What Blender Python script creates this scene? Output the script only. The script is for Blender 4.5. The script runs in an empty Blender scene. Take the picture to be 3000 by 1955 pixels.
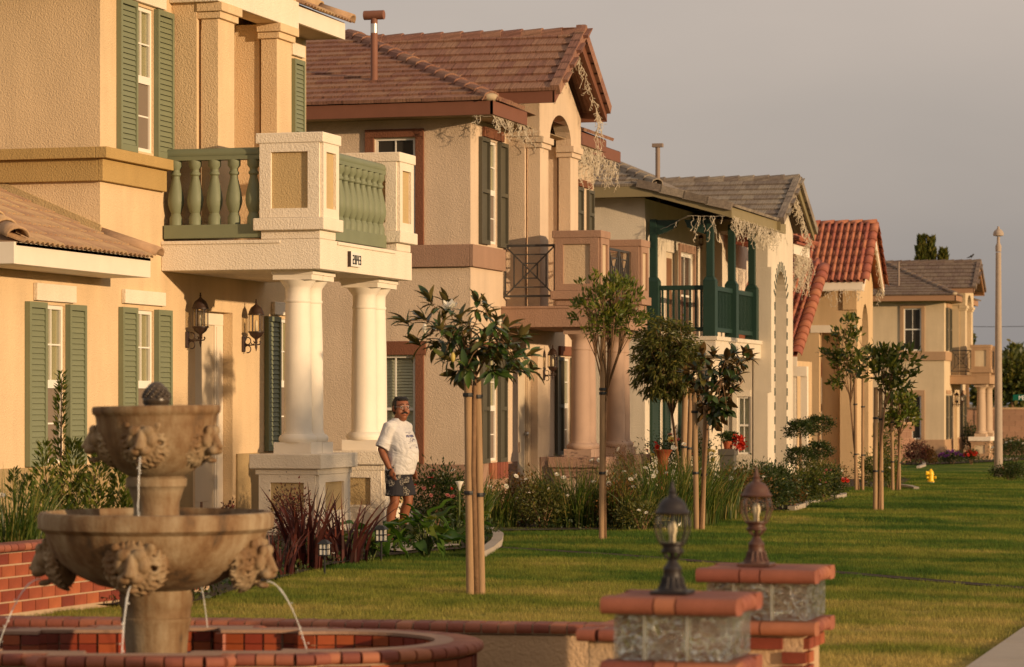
import bpy, bmesh, math, random
import numpy as np
from math import sin, cos, pi, atan, radians, sqrt, tan, atan2, exp
from mathutils import Vector, Matrix, Euler
from mathutils import noise as mnoise

random.seed(7); RNG = np.random.default_rng(7)
SC = bpy.context.scene
COL = SC.collection

# ---------------------------------------------------------------- camera, sky, sun, exposure
FPX, HY, EYE = 8500.0, 1180.0, 1.72           # focal length and horizon in photo pixels, eye height in metres
TH = atan(2450 / FPX); CS, SN = cos(TH), sin(TH)
cam_d = bpy.data.cameras.new('camera'); cam = bpy.data.objects.new('camera', cam_d); COL.objects.link(cam)
cam.location = (0, 0, EYE); cam.rotation_euler = (pi / 2, 0, TH)
cam_d.lens = FPX / 3000 * 36; cam_d.sensor_width = 36; cam_d.sensor_fit = 'HORIZONTAL'
cam_d.shift_y = (HY - 977.5) / 3000
cam_d.clip_start = 0.5; cam_d.clip_end = 9000
cam_d.dof.use_dof = True; cam_d.dof.focus_distance = 39.0; cam_d.dof.aperture_fstop = 4.2
SC.camera = cam

SUN_DIR = Vector((1.0, -0.40, 0.145)).normalized()      # towards the sun
SUN_EL = math.asin(SUN_DIR.z); SUN_AZ = atan2(SUN_DIR.x, SUN_DIR.y)
W = bpy.data.worlds.new('World'); SC.world = W; W.use_nodes = True
wn = W.node_tree; wn.nodes.clear()
w_out = wn.nodes.new('ShaderNodeOutputWorld'); w_bg = wn.nodes.new('ShaderNodeBackground')
w_sky = wn.nodes.new('ShaderNodeTexSky'); w_sky.sky_type = 'NISHITA'; w_sky.sun_disc = False
w_sky.sun_elevation = SUN_EL; w_sky.sun_rotation = SUN_AZ
w_sky.air_density = 1.0; w_sky.dust_density = 4.0; w_sky.ozone_density = 1.0
w_bg.inputs['Strength'].default_value = 0.132
# thin high cloud veil, the same all over the sky
w_tc = wn.nodes.new('ShaderNodeTexCoord'); w_map = wn.nodes.new('ShaderNodeMapping'); w_map.inputs['Scale'].default_value = (1.4, 1.4, 4.0)
w_no = wn.nodes.new('ShaderNodeTexNoise'); w_no.inputs['Scale'].default_value = 2.2; w_no.inputs['Detail'].default_value = 5
w_rmp = wn.nodes.new('ShaderNodeValToRGB')
w_rmp.color_ramp.elements[0].position = 0.0; w_rmp.color_ramp.elements[0].color = (2.35, 2.18, 2.12, 1)
w_rmp.color_ramp.elements[1].position = 0.85; w_rmp.color_ramp.elements[1].color = (4.75, 3.95, 3.40, 1)
w_mix = wn.nodes.new('ShaderNodeMixRGB'); w_mix.inputs['Fac'].default_value = 0.85
wn.links.new(w_tc.outputs['Generated'], w_map.inputs['Vector']); wn.links.new(w_map.outputs['Vector'], w_no.inputs['Vector'])
# the veil is duller towards the horizon all round, and clears to an even pale grey above
w_sep = wn.nodes.new('ShaderNodeSeparateXYZ'); wn.links.new(w_tc.outputs['Generated'], w_sep.inputs['Vector'])
w_el = wn.nodes.new('ShaderNodeMapRange'); w_el.inputs['From Min'].default_value = -.01; w_el.inputs['From Max'].default_value = .15; w_el.inputs['To Min'].default_value = 0.0; w_el.inputs['To Max'].default_value = .72; w_el.interpolation_type = 'SMOOTHSTEP'
wn.links.new(w_sep.outputs['Z'], w_el.inputs['Value'])
w_ad = wn.nodes.new('ShaderNodeMath'); w_ad.operation = 'MULTIPLY_ADD'; w_ad.inputs[1].default_value = .9; wn.links.new(w_no.outputs['Fac'], w_ad.inputs[0])
w_sb = wn.nodes.new('ShaderNodeMath'); w_sb.operation = 'SUBTRACT'; w_sb.inputs[1].default_value = .38; wn.links.new(w_el.outputs['Result'], w_sb.inputs[0]); wn.links.new(w_sb.outputs[0], w_ad.inputs[2])
wn.links.new(w_ad.outputs[0], w_rmp.inputs['Fac'])
wn.links.new(w_sky.outputs['Color'], w_mix.inputs['Color1']); wn.links.new(w_rmp.outputs['Color'], w_mix.inputs['Color2'])
wn.links.new(w_mix.outputs['Color'], w_bg.inputs['Color']); wn.links.new(w_bg.outputs['Background'], w_out.inputs['Surface'])

sun_d = bpy.data.lights.new('sun', 'SUN'); sun = bpy.data.objects.new('sun', sun_d); COL.objects.link(sun)
sun_d.energy = 4.4; sun_d.color = (1.0, 0.69, 0.40); sun_d.angle = radians(0.9)
sun.rotation_euler = SUN_DIR.to_track_quat('Z', 'Y').to_euler()
SC.view_settings.view_transform = 'Standard'; SC.view_settings.look = 'None'
SC.view_settings.exposure = 0.0; SC.view_settings.gamma = 1.0; SC.view_settings.use_curve_mapping = False
SC.render.engine = 'CYCLES'; SC.cycles.use_denoising = True
SC.cycles.max_bounces = 8; SC.cycles.transmission_bounces = 8; SC.cycles.transparent_max_bounces = 8; SC.cycles.caustics_reflective = False; SC.cycles.caustics_refractive = False

# ---------------------------------------------------------------- measuring: photo column/row on a known plane -> metres
def YX(px, X):
    u = (px - 1500) / FPX; return X / (-SN + CS * u) * (CS + SN * u)
def XY(px, Y):
    u = (px - 1500) / FPX; return Y / (CS + SN * u) * (-SN + CS * u)
def DX(px, X):
    u = (px - 1500) / FPX; return X / (-SN + CS * u)
def DY(px, Y):
    u = (px - 1500) / FPX; return Y / (CS + SN * u)
def ZD(py, D): return EYE - (py - HY) / FPX * D
def PD(px, py, D):
    u = (px - 1500) / FPX; return Vector((D * (-SN + CS * u), D * (CS + SN * u), ZD(py, D)))
_GY = [-50, 0, 36, 52, 70, 90, 130, 200, 4000]; _GZ = [0, 0, 0, -.22, -.40, -.60, -.89, -1.2, -1.2]
def gz(x, y):
    z = float(np.interp(y, _GY, _GZ))
    if y > 37:
        t = min(1, (y - 37) / 3) * max(0, min(1, (80 - y) / 15)) * max(0, min(1, (x + 11.5) / 2.0))
        z += t * (.085 * exp(-((y - (43.3 + .72 * (x + 8.5))) / 1.2) ** 2) + .09 * exp(-((y - (52.5 + .3 * (x + 8.5))) / 1.6) ** 2) + .07 * exp(-((y - (64 + .3 * (x + 8.5))) / 2.0) ** 2))
    return z - .012 * max(0.0, min(8.0, x + 8.0))
def GP(px, py):
    D = FPX * EYE / (py - HY)
    for _ in range(30):
        p = PD(px, py, D); D += 0.6 * (FPX * (EYE - gz(p.x, p.y)) / (py - HY) - D)
    p = PD(px, py, D); p.z = gz(p.x, p.y); return p

# ---------------------------------------------------------------- object helpers
KIDS = {}
def _reg(o, parent):
    if parent is not None: KIDS.setdefault(parent.name, []).append(o)
ROOTM = {}
def link(o, parent=None):
    COL.objects.link(o)
    if parent is not None:
        o.parent = parent; o.matrix_parent_inverse = ROOTM.get(parent.name, Matrix()).inverted(); _reg(o, parent)
    return o
def tag(o, label=None, cat=None, group=None, kind=None):
    if label: o['label'] = label
    if cat: o['category'] = cat
    if group: o['group'] = group
    if kind: o['kind'] = kind
    return o
def thing(name, label, cat, loc=(0, 0, 0), group=None):
    o = bpy.data.objects.new(name, None); o.empty_display_size = .2; COL.objects.link(o)
    o.location = loc; ROOTM[o.name] = Matrix.Translation(Vector(loc)); return tag(o, label, cat, group)
def copy_tree(o, parent=None, loc=None, rotz=None, scale=None):
    c = o.copy(); COL.objects.link(c)
    if parent is not None: c.parent = parent; _reg(c, parent)
    if loc is not None: c.location = loc
    if rotz is not None: c.rotation_euler = (0, 0, rotz)
    if scale is not None: c.scale = scale if hasattr(scale, '__len__') else (scale,) * 3
    for k in KIDS.get(o.name, []): copy_tree(k, c)
    return c

class MB:
    """collects solid shapes; build() links them as one mesh object"""
    def __init__(s, off=(0, 0, 0), mat=None): s.v = []; s.f = []; s.mi = []; s.o = Vector(off); s.cur = 0; s.mat = mat
    def add(s, vs, fs):
        n = len(s.v)
        if s.mat is not None: vs = [s.mat @ Vector(v) for v in vs]
        s.v += [tuple(Vector(v) + s.o) for v in vs]
        s.f += [tuple(i + n for i in f) for f in fs]; s.mi += [s.cur] * len(fs); return s
    def box(s, x0, x1, y0, y1, z0, z1):
        x0, x1 = min(x0, x1), max(x0, x1); y0, y1 = min(y0, y1), max(y0, y1); z0, z1 = min(z0, z1), max(z0, z1)
        return s.hexa([(x0, y0, z0), (x1, y0, z0), (x1, y1, z0), (x0, y1, z0), (x0, y0, z1), (x1, y0, z1), (x1, y1, z1), (x0, y1, z1)])
    def hexa(s, p):
        return s.add(p, [(0, 3, 2, 1), (4, 5, 6, 7), (0, 1, 5, 4), (1, 2, 6, 5), (2, 3, 7, 6), (3, 0, 4, 7)])
    def bar(s, p, q, w, h, up=(0, 0, 1)):
        p, q = Vector(p), Vector(q); d = (q - p).normalized(); u = Vector(up)
        if abs(d.dot(u)) > .98: u = Vector((1, 0, 0))
        r = d.cross(u).normalized() * (w / 2); u = r.cross(d).normalized() * (h / 2)
        return s.hexa([p - r - u, p + r - u, q + r - u, q - r - u, p - r + u, p + r + u, q + r + u, q - r + u])
    def prism(s, poly, ext):
        n = len(poly); e = Vector(ext); vs = [Vector(p) for p in poly]; vs = vs + [v + e for v in vs]
        nrm = sum(((vs[(i + 1) % n] - vs[0]).cross(vs[(i + 2) % n] - vs[0]) for i in range(n - 2)), Vector())
        fs = [tuple(range(n)), tuple(range(2 * n - 1, n - 1, -1))] + [(i, i + n, (i + 1) % n + n, (i + 1) % n) for i in range(n)]
        if nrm.dot(e) > 0: fs = [tuple(reversed(f)) for f in fs]
        return s.add(vs, fs)
    def lathe(s, prof, n=24, c=(0, 0, 0), a0=0.0):
        c = Vector(c); vs = []; fs = []
        for r, z in prof:
            for i in range(n):
                a = 2 * pi * i / n + a0; vs.append(c + Vector((r * cos(a), r * sin(a), z)))
        for j in range(len(prof) - 1):
            for i in range(n):
                k = (i + 1) % n; fs.append((j * n + i, j * n + k, (j + 1) * n + k, (j + 1) * n + i))
        fs.append(tuple(range(n - 1, -1, -1))); fs.append(tuple(range((len(prof) - 1) * n, len(prof) * n)))
        return s.add(vs, fs)
    def tube(s, pts, r, n=6):
        pts = [Vector(p) for p in pts]; m = len(pts); rs = r if hasattr(r, '__len__') else [r] * m
        vs = []; fs = []; ref = None
        for j in range(m):
            d = (pts[min(j + 1, m - 1)] - pts[max(j - 1, 0)]); d = d.normalized() if d.length > 1e-9 else Vector((0, 0, 1))
            if ref is None: ref = Vector((1, 0, 0)) if abs(d.x) < .9 else Vector((0, 1, 0))
            a = (ref - d * ref.dot(d)).normalized(); ref = a; b = d.cross(a)
            for i in range(n):
                t = 2 * pi * i / n; vs.append(pts[j] + (a * cos(t) + b * sin(t)) * rs[j])
        for j in range(m - 1):
            for i in range(n):
                k = (i + 1) % n; fs.append((j * n + i, j * n + k, (j + 1) * n + k, (j + 1) * n + i))
        fs.append(tuple(range(n - 1, -1, -1))); fs.append(tuple(range((m - 1) * n, m * n)))
        return s.add(vs, fs)
    def loft(s, rings):
        n = len(rings[0]); vs = [v for r in rings for v in r]; fs = []
        for j in range(len(rings) - 1):
            for i in range(n):
                k = (i + 1) % n; fs.append((j * n + i, j * n + k, (j + 1) * n + k, (j + 1) * n + i))
        fs.append(tuple(range(n - 1, -1, -1))); fs.append(tuple(range((len(rings) - 1) * n, len(rings) * n)))
        return s.add(vs, fs)
    def ball(s, c, r, n=12, m=8, rot=None):
        r = Vector(r) if hasattr(r, '__len__') else Vector((r, r, r)); c = Vector(c); vs = []; fs = []
        for j in range(1, m):
            for i in range(n):
                t = pi * j / m; a = 2 * pi * i / n; v = Vector((r.x * sin(t) * cos(a), r.y * sin(t) * sin(a), -r.z * cos(t)))
                vs.append(c + (rot @ v if rot else v))
        for j in range(m - 2):
            for i in range(n):
                k = (i + 1) % n; fs.append((j * n + i, j * n + k, (j + 1) * n + k, (j + 1) * n + i))
        b = Vector((0, 0, -r.z)); t = Vector((0, 0, r.z)); vs += [c + (rot @ b if rot else b), c + (rot @ t if rot else t)]
        nb = len(vs) - 2
        for i in range(n):
            k = (i + 1) % n; fs.append((nb, k, i)); fs.append((nb + 1, (m - 2) * n + i, (m - 2) * n + k))
        return s.add(vs, fs)
    def mesh(s, name, mats, smooth=False):
        me = bpy.data.meshes.new(name); me.from_pydata(s.v, [], s.f)
        for m in (mats if isinstance(mats, (list, tuple)) else [mats]): me.materials.append(m)
        if len(me.materials) > 1: me.polygons.foreach_set('material_index', s.mi)
        if smooth: me.polygons.foreach_set('use_smooth', [True] * len(me.polygons))
        return me
    def build(s, name, mats, parent=None, smooth=False, bevel=0, auto=None):
        o = bpy.data.objects.new(name, s.mesh(name, mats, smooth or auto is not None)); link(o, parent)
        if auto is not None: o.data.set_sharp_from_angle(angle=radians(auto))
        if bevel:
            b = o.modifiers.new('bevel', 'BEVEL'); b.width = bevel; b.segments = 2; b.limit_method = 'ANGLE'; b.angle_limit = radians(40)
        return o
def put(name, mesh, mat4, parent=None):
    """another object sharing a mesh, placed by a matrix"""
    o = bpy.data.objects.new(name, mesh); link(o, parent); o.matrix_basis = mat4; return o
def fastmesh(name, V, nper, mat, smooth=False):
    """V: (N, nper, 3) array of separate polygons"""
    V = np.asarray(V, dtype=np.float32); N = V.shape[0]; me = bpy.data.meshes.new(name)
    me.vertices.add(N * nper); me.vertices.foreach_set('co', V.reshape(-1))
    me.loops.add(N * nper); me.loops.foreach_set('vertex_index', np.arange(N * nper, dtype=np.int32))
    me.polygons.add(N); me.polygons.foreach_set('loop_start', np.arange(0, N * nper, nper, dtype=np.int32))
    me.polygons.foreach_set('loop_total', np.full(N, nper, dtype=np.int32))
    me.materials.append(mat); me.update(calc_edges=True)
    return me
def frame(origin, xdir, zdir):
    x = Vector(xdir).normalized(); z = Vector(zdir); z = (z - x * z.dot(x)).normalized(); y = z.cross(x)
    m = Matrix((x, y, z)).transposed().to_4x4(); m.translation = Vector(origin); return m

# ---------------------------------------------------------------- materials
def nt(name):
    m = bpy.data.materials.new(name); m.use_nodes = True; n = m.node_tree; b = n.nodes['Principled BSDF']; return m, n, b
def N(n, t, **kw):
    x = n.nodes.new(t)
    for k, v in kw.items():
        if k in x.inputs: x.inputs[k].default_value = v
        else: setattr(x, k, v)
    return x
def ramp(n, fac, stops):
    r = n.nodes.new('ShaderNodeValToRGB'); e = r.color_ramp.elements
    while len(e) < len(stops): e.new(.5)
    for i, (p, c) in enumerate(stops): e[i].position = p; e[i].color = (*c, 1)
    n.links.new(fac, r.inputs['Fac']); return r.outputs['Color']
def var(c, k): return tuple(max(0, x * k) for x in c)
def mat_basic(name, c, rough=.6, vary=.12, scale=3.0, bump=0, bscale=60, spec=.3, metal=0, rand=0.0, stretch=None, grain=0):
    m, n, b = nt(name); L = n.links.new
    tc = N(n, 'ShaderNodeTexCoord'); src = tc.outputs['Object']
    if stretch:
        mp = N(n, 'ShaderNodeMapping'); mp.inputs['Scale'].default_value = stretch; L(src, mp.inputs['Vector']); src = mp.outputs['Vector']
    no = N(n, 'ShaderNodeTexNoise', Scale=scale, Detail=6.0, Roughness=.6); L(src, no.inputs['Vector'])
    col = ramp(n, no.outputs['Fac'], [(.25, var(c, 1 - vary)), (.75, var(c, 1 + vary))])
    if grain:
        ng = N(n, 'ShaderNodeTexNoise', Scale=bscale, Detail=3.0); L(src, ng.inputs['Vector'])
        mg = N(n, 'ShaderNodeMixRGB', blend_type='MULTIPLY', Fac=1.0); g = ramp(n, ng.outputs['Fac'], [(.3, (1 - grain,) * 3), (.7, (1.0,) * 3)])
        L(col, mg.inputs['Color1']); L(g, mg.inputs['Color2']); col = mg.outputs['Color']
    if rand:
        oi = N(n, 'ShaderNodeObjectInfo'); hs = N(n, 'ShaderNodeHueSaturation'); mr = N(n, 'ShaderNodeMapRange')
        mr.inputs['To Min'].default_value = 1 - rand; mr.inputs['To Max'].default_value = 1 + rand
        L(oi.outputs['Random'], mr.inputs['Value']); L(mr.outputs['Result'], hs.inputs['Value'])
        mh = N(n, 'ShaderNodeMath', operation='MULTIPLY_ADD'); L(oi.outputs['Random'], mh.inputs[0]); mh.inputs[1].default_value = .02 * (rand > .1); mh.inputs[2].default_value = .49 + .005 * (rand <= .1) * 2
        L(mh.outputs[0], hs.inputs['Hue']); L(col, hs.inputs['Color']); col = hs.outputs['Color']
    L(col, b.inputs['Base Color']); b.inputs['Roughness'].default_value = rough; b.inputs['Metallic'].default_value = metal
    b.inputs['Specular IOR Level'].default_value = spec
    if bump:
        nb = N(n, 'ShaderNodeTexNoise', Scale=bscale, Detail=4.0, Roughness=.65); L(src, nb.inputs['Vector'])
        bp = N(n, 'ShaderNodeBump', Strength=bump, Distance=.02); L(nb.outputs['Fac'], bp.inputs['Height']); L(bp.outputs['Normal'], b.inputs['Normal'])
    return m
def mat_stucco(name, c, stain=.10):
    m, n, b = nt(name); L = n.links.new
    tc = N(n, 'ShaderNodeTexCoord'); src = tc.outputs['Object']
    n1 = N(n, 'ShaderNodeTexNoise', Scale=.9, Detail=6.0, Roughness=.6); L(src, n1.inputs['Vector'])
    mp = N(n, 'ShaderNodeMapping'); mp.inputs['Scale'].default_value = (3, 3, .5); L(src, mp.inputs['Vector'])
    n2 = N(n, 'ShaderNodeTexNoise', Scale=1.2, Detail=5.0); L(mp.outputs['Vector'], n2.inputs['Vector'])
    ad = N(n, 'ShaderNodeMath', operation='ADD'); L(n1.outputs['Fac'], ad.inputs[0]); L(n2.outputs['Fac'], ad.inputs[1])
    hf = N(n, 'ShaderNodeMath', operation='MULTIPLY'); hf.inputs[1].default_value = .5; L(ad.outputs[0], hf.inputs[0])
    col = ramp(n, hf.outputs[0], [(.35, var(c, 1 - stain)), (.62, var(c, 1 + stain * .6))])
    L(col, b.inputs['Base Color']); b.inputs['Roughness'].default_value = .92; b.inputs['Specular IOR Level'].default_value = .12
    n3 = N(n, 'ShaderNodeTexNoise', Scale=38.0, Detail=4.0, Roughness=.6); L(src, n3.inputs['Vector'])
    n4 = N(n, 'ShaderNodeTexVoronoi', Scale=52.0); L(src, n4.inputs['Vector'])
    ma = N(n, 'ShaderNodeMath', operation='MULTIPLY_ADD'); L(n4.outputs['Distance'], ma.inputs[0]); ma.inputs[1].default_value = .35; L(n3.outputs['Fac'], ma.inputs[2])
    bp = N(n, 'ShaderNodeBump', Strength=.70, Distance=.016); L(ma.outputs[0], bp.inputs['Height']); L(bp.outputs['Normal'], b.inputs['Normal'])
    return m
def mat_leaf(name, stops, rough=.45, trans=.35, spec=.35, wscale=0, objrand=False):
    m, n, b = nt(name); L = n.links.new
    if objrand: rnd = N(n, 'ShaderNodeObjectInfo').outputs['Random']
    else: rnd = N(n, 'ShaderNodeNewGeometry').outputs['Random Per Island']
    col = ramp(n, rnd, stops)
    L(col, b.inputs['Base Color']); b.inputs['Roughness'].default_value = rough; b.inputs['Specular IOR Level'].default_value = spec
    tr = N(n, 'ShaderNodeBsdfTranslucent'); hs = N(n, 'ShaderNodeHueSaturation', Value=1.25, Saturation=1.1); L(col, hs.inputs['Color']); L(hs.outputs['Color'], tr.inputs['Color'])
    mx = N(n, 'ShaderNodeMixShader', Fac=trans); L(b.outputs['BSDF'], mx.inputs[1]); L(tr.outputs['BSDF'], mx.inputs[2])
    L(mx.outputs['Shader'], n.nodes['Material Output'].inputs['Surface']); return m
def mat_glass_dark(name, c=(.035, .032, .028)):
    m, n, b = nt(name); b.inputs['Base Color'].default_value = (*c, 1); b.inputs['Roughness'].default_value = .06; b.inputs['Specular IOR Level'].default_value = .6; return m
def mat_pane(name, tint=(.9, .92, .88)):
    m, n, b = nt(name); L = n.links.new
    g = N(n, 'ShaderNodeBsdfGlossy', Roughness=.03); t = N(n, 'ShaderNodeBsdfTransparent', Color=(*tint, 1)); fr = N(n, 'ShaderNodeLayerWeight', Blend=.5)
    mx = N(n, 'ShaderNodeMixShader'); pw = N(n, 'ShaderNodeMath', operation='POWER'); pw.inputs[1].default_value = 3.0; L(fr.outputs['Facing'], pw.inputs[0]); ml = N(n, 'ShaderNodeMath', operation='MULTIPLY_ADD'); ml.inputs[1].default_value = .45; ml.inputs[2].default_value = .04; L(pw.outputs[0], ml.inputs[0]); L(ml.outputs[0], mx.inputs['Fac']); L(t.outputs[0], mx.inputs[1]); L(g.outputs[0], mx.inputs[2])
    L(mx.outputs[0], n.nodes['Material Output'].inputs['Surface']); return m

M = {}
M['h1_wall'] = mat_stucco('stucco_yellow', (.67, .50, .305))
M['h1_trim'] = mat_stucco('stucco_white', (.78, .69, .56), .06)
M['h1_panel'] = mat_stucco('stucco_tan_panel', (.50, .37, .19))
M['h1_band'] = mat_stucco('stucco_mustard', (.43, .29, .115))
M['h1_base'] = mat_stucco('stucco_base_tan', (.37, .27, .14))
M['h2_wall'] = mat_stucco('stucco_beige', (.63, .49, .355))
M['h2_trim'] = mat_stucco('stucco_mauve', (.345, .215, .15))
M['h2_panel'] = mat_stucco('stucco_beige_panel', (.56, .43, .29))
M['h2_brown'] = mat_stucco('stucco_dark_brown', (.20, .085, .05))
M['h3_wall'] = mat_stucco('stucco_offwhite', (.66, .58, .46))
M['h4_wall'] = mat_stucco('stucco_sand', (.60, .43, .25))
M['h5_wall'] = mat_stucco('stucco_cream', (.62, .49, .32))
M['h5_trim'] = mat_stucco('stucco_tan_trim', (.42, .27, .16))
M['white_paint'] = mat_basic('white_paint', (.78, .70, .58), .5, .05)
M['white_frame'] = mat_basic('white_vinyl', (.78, .74, .66), .4, .03)
M['column_white'] = mat_basic('column_white', (.78, .71, .60), .6, .05, bump=.1, bscale=40)
M['column_mauve'] = mat_basic('column_mauve', (.40, .27, .195), .7, .06, bump=.1, bscale=40)
M['column_tan'] = mat_basic('column_tan', (.46, .33, .22), .7, .06)
M['green_paint'] = mat_basic('sage_green_paint', (.185, .205, .125), .55, .08, rand=.03)
M['green_dark'] = mat_basic('dark_green_paint', (.016, .042, .030), .5, .1)
M['olive_shutter'] = mat_basic('dark_olive_shutter', (.085, .078, .055), .6, .08)
M['brown_fascia'] = mat_basic('red_brown_fascia', (.185, .075, .043), .6, .08)
M['olive_fascia'] = mat_basic('olive_fascia', (.235, .19, .10), .6, .08)
M['tan_fascia'] = mat_basic('tan_fascia', (.36, .20, .11), .6, .08)
M['soffit'] = mat_basic('soffit_wood', (.30, .22, .13), .8)
M['tile_brown'] = mat_basic('roof_tile_brown', (.345, .180, .122), .85, .25, scale=9, bump=.5, bscale=45, rand=.14, grain=.35, stretch=(3, 1, 1))
M['tile_grey'] = mat_basic('roof_tile_grey', (.31, .255, .20), .85, .25, scale=8, bump=.5, bscale=45, rand=.22, grain=.35, stretch=(3, 1, 1))
M['tile_red'] = mat_basic('roof_tile_red', (.33, .115, .068), .75, .25, scale=5, bump=.2, bscale=40, rand=.18)
M['tile_tan'] = mat_basic('roof_tile_tan', (.42, .27, .155), .85, .25, scale=6, bump=.3, bscale=40, rand=.14)
M['tile_far'] = mat_basic('roof_tile_dull', (.20, .145, .11), .85, .2, scale=6, rand=.12)
for k_ in ('tile_brown', 'tile_grey', 'tile_far'):
    n = M[k_].node_tree; b = n.nodes['Principled BSDF']; L = n.links.new; tc = N(n, 'ShaderNodeTexCoord'); mp = N(n, 'ShaderNodeMapping'); mp.inputs['Scale'].default_value = (34, .6, 1); L(tc.outputs['Object'], mp.inputs['Vector'])
    oi = N(n, 'ShaderNodeObjectInfo'); va = N(n, 'ShaderNodeVectorMath', operation='ADD'); cx = N(n, 'ShaderNodeCombineXYZ'); mm = N(n, 'ShaderNodeMath', operation='MULTIPLY'); mm.inputs[1].default_value = 90; L(oi.outputs['Random'], mm.inputs[0]); L(mm.outputs[0], cx.inputs['X']); L(mp.outputs['Vector'], va.inputs[0]); L(cx.outputs[0], va.inputs[1])
    ns = N(n, 'ShaderNodeTexNoise', Scale=1.0, Detail=2.0); L(va.outputs[0], ns.inputs['Vector']); src_l = b.inputs['Base Color'].links[0].from_socket; mg = N(n, 'ShaderNodeMixRGB', blend_type='MULTIPLY', Fac=1.0); L(src_l, mg.inputs['Color1']); L(ramp(n, ns.outputs['Fac'], [(.35, (.62, .60, .58)), (.55, (1, 1, 1))]), mg.inputs['Color2']); L(mg.outputs['Color'], b.inputs['Base Color'])
M['mortar_cap'] = mat_basic('hip_mortar', (.42, .33, .22), .9, .2)
M['iron'] = mat_basic('dark_iron', (.055, .052, .048), .5, .1)
M['bronze'] = mat_basic('dark_bronze', (.040, .020, .013), .5, .3, scale=12, spec=.5)
M['black_metal'] = mat_basic('black_metal', (.02, .02, .02), .5)
M['vent_pipe'] = mat_basic('vent_pipe_brown', (.21, .09, .055), .6)
M['vent_grey'] = mat_basic('vent_pipe_grey', (.24, .18, .14), .6)
M['steel'] = mat_basic('bare_steel', (.6, .58, .55), .35, metal=.8)
M['glass'] = mat_glass_dark('window_glass')
M['pane'] = mat_pane('clear_glass')
M['lantern_glass'] = mat_pane('lantern_glass', (.95, .9, .78))
M['curtain'] = mat_basic('cream_curtain', (.50, .42, .27), .9, .1, scale=2, stretch=(14, 14, .4))
M['blind'] = mat_basic('white_blind', (.76, .72, .62), .6, .03)
M['screen'] = mat_basic('window_screen', (.20, .155, .115), .7, .05)
M['door_paint'] = mat_basic('door_cream', (.60, .50, .36), .5, .05)
M['door_brown'] = mat_basic('door_brown', (.20, .10, .05), .5)
M['wire'] = mat_basic('white_wire', (.52, .45, .34), .6)
M['brick'] = mat_basic('red_brick', (.25, .060, .028), .75, .35, scale=5, bump=.3, bscale=70, rand=.38)
M['brick_cap'] = mat_basic('brick_cap', (.26, .088, .052), .7, .25, scale=4, bump=.2, bscale=70, rand=.30)
M['pool_tile'] = mat_basic('pool_brick_tile', (.27, .050, .018), .35, .25, scale=6, rand=.35, spec=.5)
M['tile_blue'] = mat_basic('blue_tile', (.06, .055, .17), .25, .2, rand=.2, spec=.5)
M['mortar'] = mat_basic('grey_mortar', (.42, .30, .20), .9, .1)
M['rim_stone'] = mat_basic('pool_rim', (.36, .22, .15), .8, .12, bump=.2, bscale=60)
M['wall_stucco'] = mat_stucco('low_wall_stucco', (.52, .36, .22))
M['concrete'] = mat_basic('concrete', (.40, .34, .27), .9, .12, scale=2, bump=.15, bscale=80, grain=.12)
M['asphalt'] = mat_basic('asphalt', (.05, .048, .045), .95, .15, bump=.2, bscale=90)
M['soil'] = mat_basic('bark_soil', (.052, .034, .020), 1.0, .5, scale=14, bump=1.0, bscale=40, grain=.5)
M['stake'] = mat_basic('stake_wood', (.34, .215, .115), .85, .25, scale=4, stretch=(8, 8, .6), bump=.3, bscale=30, rand=.1)
M['bark'] = mat_basic('bark', (.20, .115, .06), .9, .3, scale=10, bump=.4, bscale=40)
M['bark_pale'] = mat_basic('bark_pale', (.32, .20, .11), .9, .3, scale=10, bump=.4, bscale=40)
M['terracotta'] = mat_basic('terracotta', (.40, .10, .04), .8, .1)
M['grey_pot'] = mat_basic('grey_pot', (.11, .10, .085), .7, .1)
M['hydrant'] = mat_basic('hydrant_yellow', (.80, .50, .01), .4, .08, spec=.5)
M['hydrant_base'] = mat_basic('hydrant_base', (.62, .52, .38), .7, .1)
M['pole'] = mat_basic('concrete_pole', (.37, .295, .23), .8, .1, scale=8)
M['block'] = mat_basic('block_wall', (.27, .15, .095), .9, .15, scale=2, bump=.3, bscale=30, rand=.10)
M['skin'] = mat_basic('skin', (.235, .082, .036), .5, .08, spec=.4)
M['lips'] = mat_basic('lips', (.25, .06, .04), .5)
M['hair'] = mat_basic('black_hair', (.010, .008, .007), .5, .3, scale=60, bump=.6, bscale=120)
M['eye'] = mat_basic('eye_dark', (.02, .012, .008), .2)
M['eye_white'] = mat_basic('eye_white', (.6, .52, .45), .3)
M['sandal'] = mat_basic('dark_sandal', (.03, .018, .012), .6)
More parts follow.
